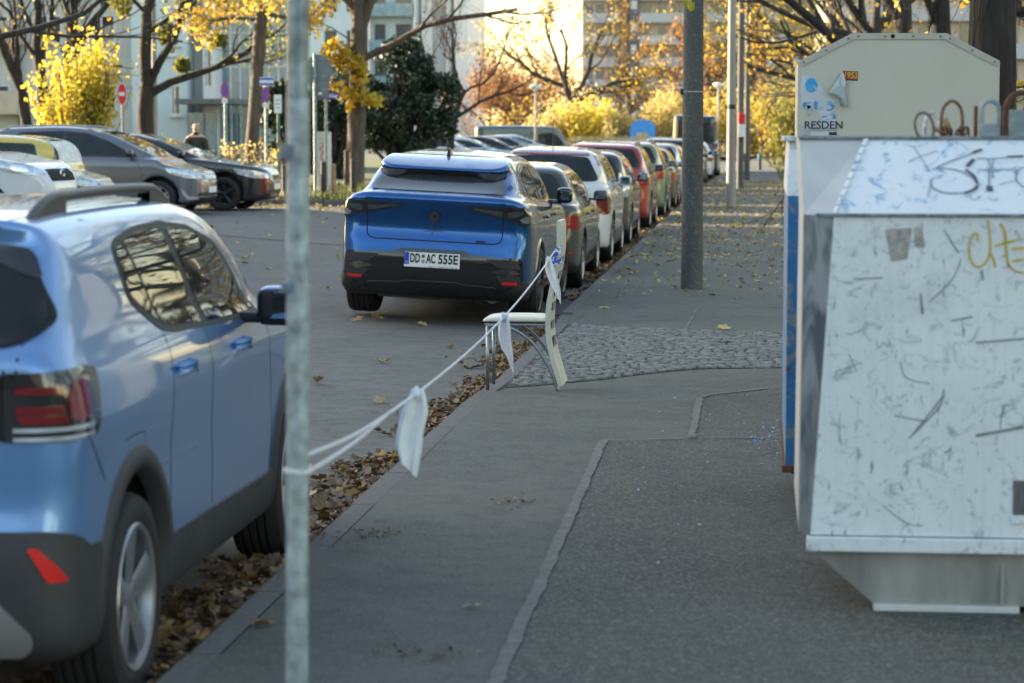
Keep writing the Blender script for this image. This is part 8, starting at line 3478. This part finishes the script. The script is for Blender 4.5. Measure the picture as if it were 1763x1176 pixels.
def person(label, loc, rz, jacket, trousers, hair='hair_grey', bald=True, s=1.0, stride=.12):
    t = thing('person', label, 'person', loc, rz)
    t.scale = (s, s, s)
    # body faces local -Y; one continuous figure from feet to head
    J = [(0, 0, .95), (0, .005, 1.12), (0, .01, 1.32), (0, .01, 1.45), (0, -.01, 1.54), (0, -.025, 1.60), (0, -.03, 1.68), (0, -.02, 1.745),
         (.19, .01, 1.40), (.235, .02, 1.13), (.215, -.07, .90), (.205, -.09, .82), (-.19, .01, 1.40), (-.235, .0, 1.13), (-.22, -.10, .91), (-.21, -.13, .83),
         (.095, 0, .88), (.10, -stride * .7, .50), (.10, -stride * .6, .09), (.10, -stride * .6 - .17, .04), (-.095, 0, .88), (-.10, stride * .4, .50), (-.10, stride * 1.2, .10), (-.10, stride * 1.2 - .16, .05)]
    E = [(0, 1), (1, 2), (2, 3), (3, 4), (4, 5), (5, 6), (6, 7), (3, 8), (8, 9), (9, 10), (10, 11), (3, 12), (12, 13), (13, 14), (14, 15), (0, 16), (16, 17), (17, 18), (18, 19), (0, 20), (20, 21), (21, 22), (22, 23)]
    Rr = [(.16, .115), (.155, .115), (.17, .12), (.11, .085), (.058, .06), (.070, .082), (.082, .098), (.062, .075), .070, .052, .036, .026, .070, .052, .036, .026, .092, .066, .046, .040, .092, .066, .046, .040]
    skin_fig('body', J, E, Rr, M('skin'), t)
    # jacket and trousers as clothing over the body
    Jj = [J[0], J[1], J[2], (0, .01, 1.46), J[8], J[9], (.216, -.065, .925), J[12], J[13], (-.22, -.095, .935), (0, 0, .84)]
    skin_fig('jacket', Jj, [(0, 1), (1, 2), (2, 3), (3, 4), (4, 5), (5, 6), (3, 7), (7, 8), (8, 9), (0, 10)], [(.19, .145), (.185, .14), (.20, .145), (.155, .125), .105, .078, .058, .105, .076, .058, (.195, .15)], M(jacket), t)
    Jt = [(0, 0, .93), J[16], J[17], (.10, -stride * .6, .12), J[20], J[21], (-.10, stride * 1.2, .13)]
    skin_fig('trousers', Jt, [(0, 1), (1, 2), (2, 3), (0, 4), (4, 5), (5, 6)], [(.15, .12), .105, .082, .070, .105, .082, .070], M(trousers), t)
    for sx, yy in ((.10, -stride * .6), (-.10, stride * 1.2)):
        bm = bmesh.new()
        box(bm, (sx, yy - .07, .045), (.10, .28, .09), bev=.04, seg=3)
        from_bm('shoe', bm, M('shoe'), t, smooth=True)
    # head details
    bm = bmesh.new()
    vs = bmesh.ops.create_uvsphere(bm, u_segments=20, v_segments=14, radius=1)['verts']
    for v in vs:
        v.co = Vector((v.co.x * .086, v.co.y * .102 + .004, v.co.z * .112 + 1.675))
    if bald:
        bmesh.ops.delete(bm, geom=[f for f in bm.faces if f.calc_center_median().z > 1.735 or f.calc_center_median().y < .015 or f.calc_center_median().z < 1.62], context='FACES')
    else:
        bmesh.ops.delete(bm, geom=[f for f in bm.faces if (f.calc_center_median().y < -.03 and f.calc_center_median().z < 1.72) or f.calc_center_median().z < 1.60], context='FACES')
    from_bm('hair', bm, M(hair), t, smooth=True)
    bm = bmesh.new()
    box(bm, (0, -.125, 1.655), (.026, .04, .05), bev=.011, seg=3)
    for sx in (1, -1):
        box(bm, (sx * .088, -.015, 1.665), (.016, .04, .06), bev=.007, seg=2)
    from_bm('nose_and_ears', bm, M('skin'), t, smooth=True)
    bm = bmesh.new()
    for sx in (1, -1):
        box(bm, (sx * .033, -.117, 1.685), (.026, .012, .011), bev=.004)
    from_bm('eyes', bm, M('eye'), t)
    bm = bmesh.new()
    box(bm, (0, -.112, 1.608), (.05, .012, .012), bev=.004)
    from_bm('mouth', bm, M('lip'), t)
    # hands: palm with five curled fingers
    for sx, hp in ((1, J[11]), (-1, J[15])):
        P0 = Vector(hp)
        jj, ee, rr3 = [tuple(P0 + Vector((0, .01, .03))), tuple(P0 + Vector((0, -.01, -.03)))], [(0, 1)], [(.020, .032), (.018, .038)]
        for f in range(4):
            y = .028 - f * .019
            ln = (.062, .072, .068, .052)[f]
            i = len(jj)
            jj += [tuple(P0 + Vector((0, -.012 + y, -.055))), tuple(P0 + Vector((-sx * .012, -.016 + y, -.055 - ln * .55))), tuple(P0 + Vector((-sx * .032, -.018 + y, -.055 - ln)))]
            ee += [(1, i), (i, i + 1), (i + 1, i + 2)]
            rr3 += [.0095, .0088, .0075]
        i = len(jj)
        jj += [tuple(P0 + Vector((-sx * .01, -.045, -.005))), tuple(P0 + Vector((-sx * .02, -.062, -.04)))]
        ee += [(0, i), (i, i + 1)]
        rr3 += [.011, .009]
        skin_fig('hand', jj, ee, rr3, M('skin'), t, sub=1)
    return t


y = 50.6
b = base_at(338, y)
b.z = gz(b.x, y)
zt_ = P(334, 207, y).z
s_ = (zt_ - b.z) / 1.82
mn = person('bald older man in dark jacket walking behind the black car', b, R(20), 'jacket_dark', 'trousers_dark', s=s_)
bm = bmesh.new()
lathe(bm, [(.075, 1.46), (.088, 1.49), (.082, 1.53), (.066, 1.55)], 16)
from_bm('collar', bm, M('jacket_dark'), mn, smooth=True)
y = 104
p = P(1308, 289, y)
t = thing('marker_post', 'short dark post with teal top at the far end of the pavement', 'post', (p.x, y, .08))
bm = bmesh.new()
lathe(bm, [(.075, 0), (.07, .42), (.09, .43), (.09, .44)], 12)
from_bm('post_base', bm, M('bollard_dark'), t, angle=40)
bm = bmesh.new()
lathe(bm, [(.085, .442), (.095, .47), (.095, .68), (.05, .72)], 12)
from_bm('post_top', bm, plain('teal_cap', (.03, .14, .16), .6), t, angle=40)
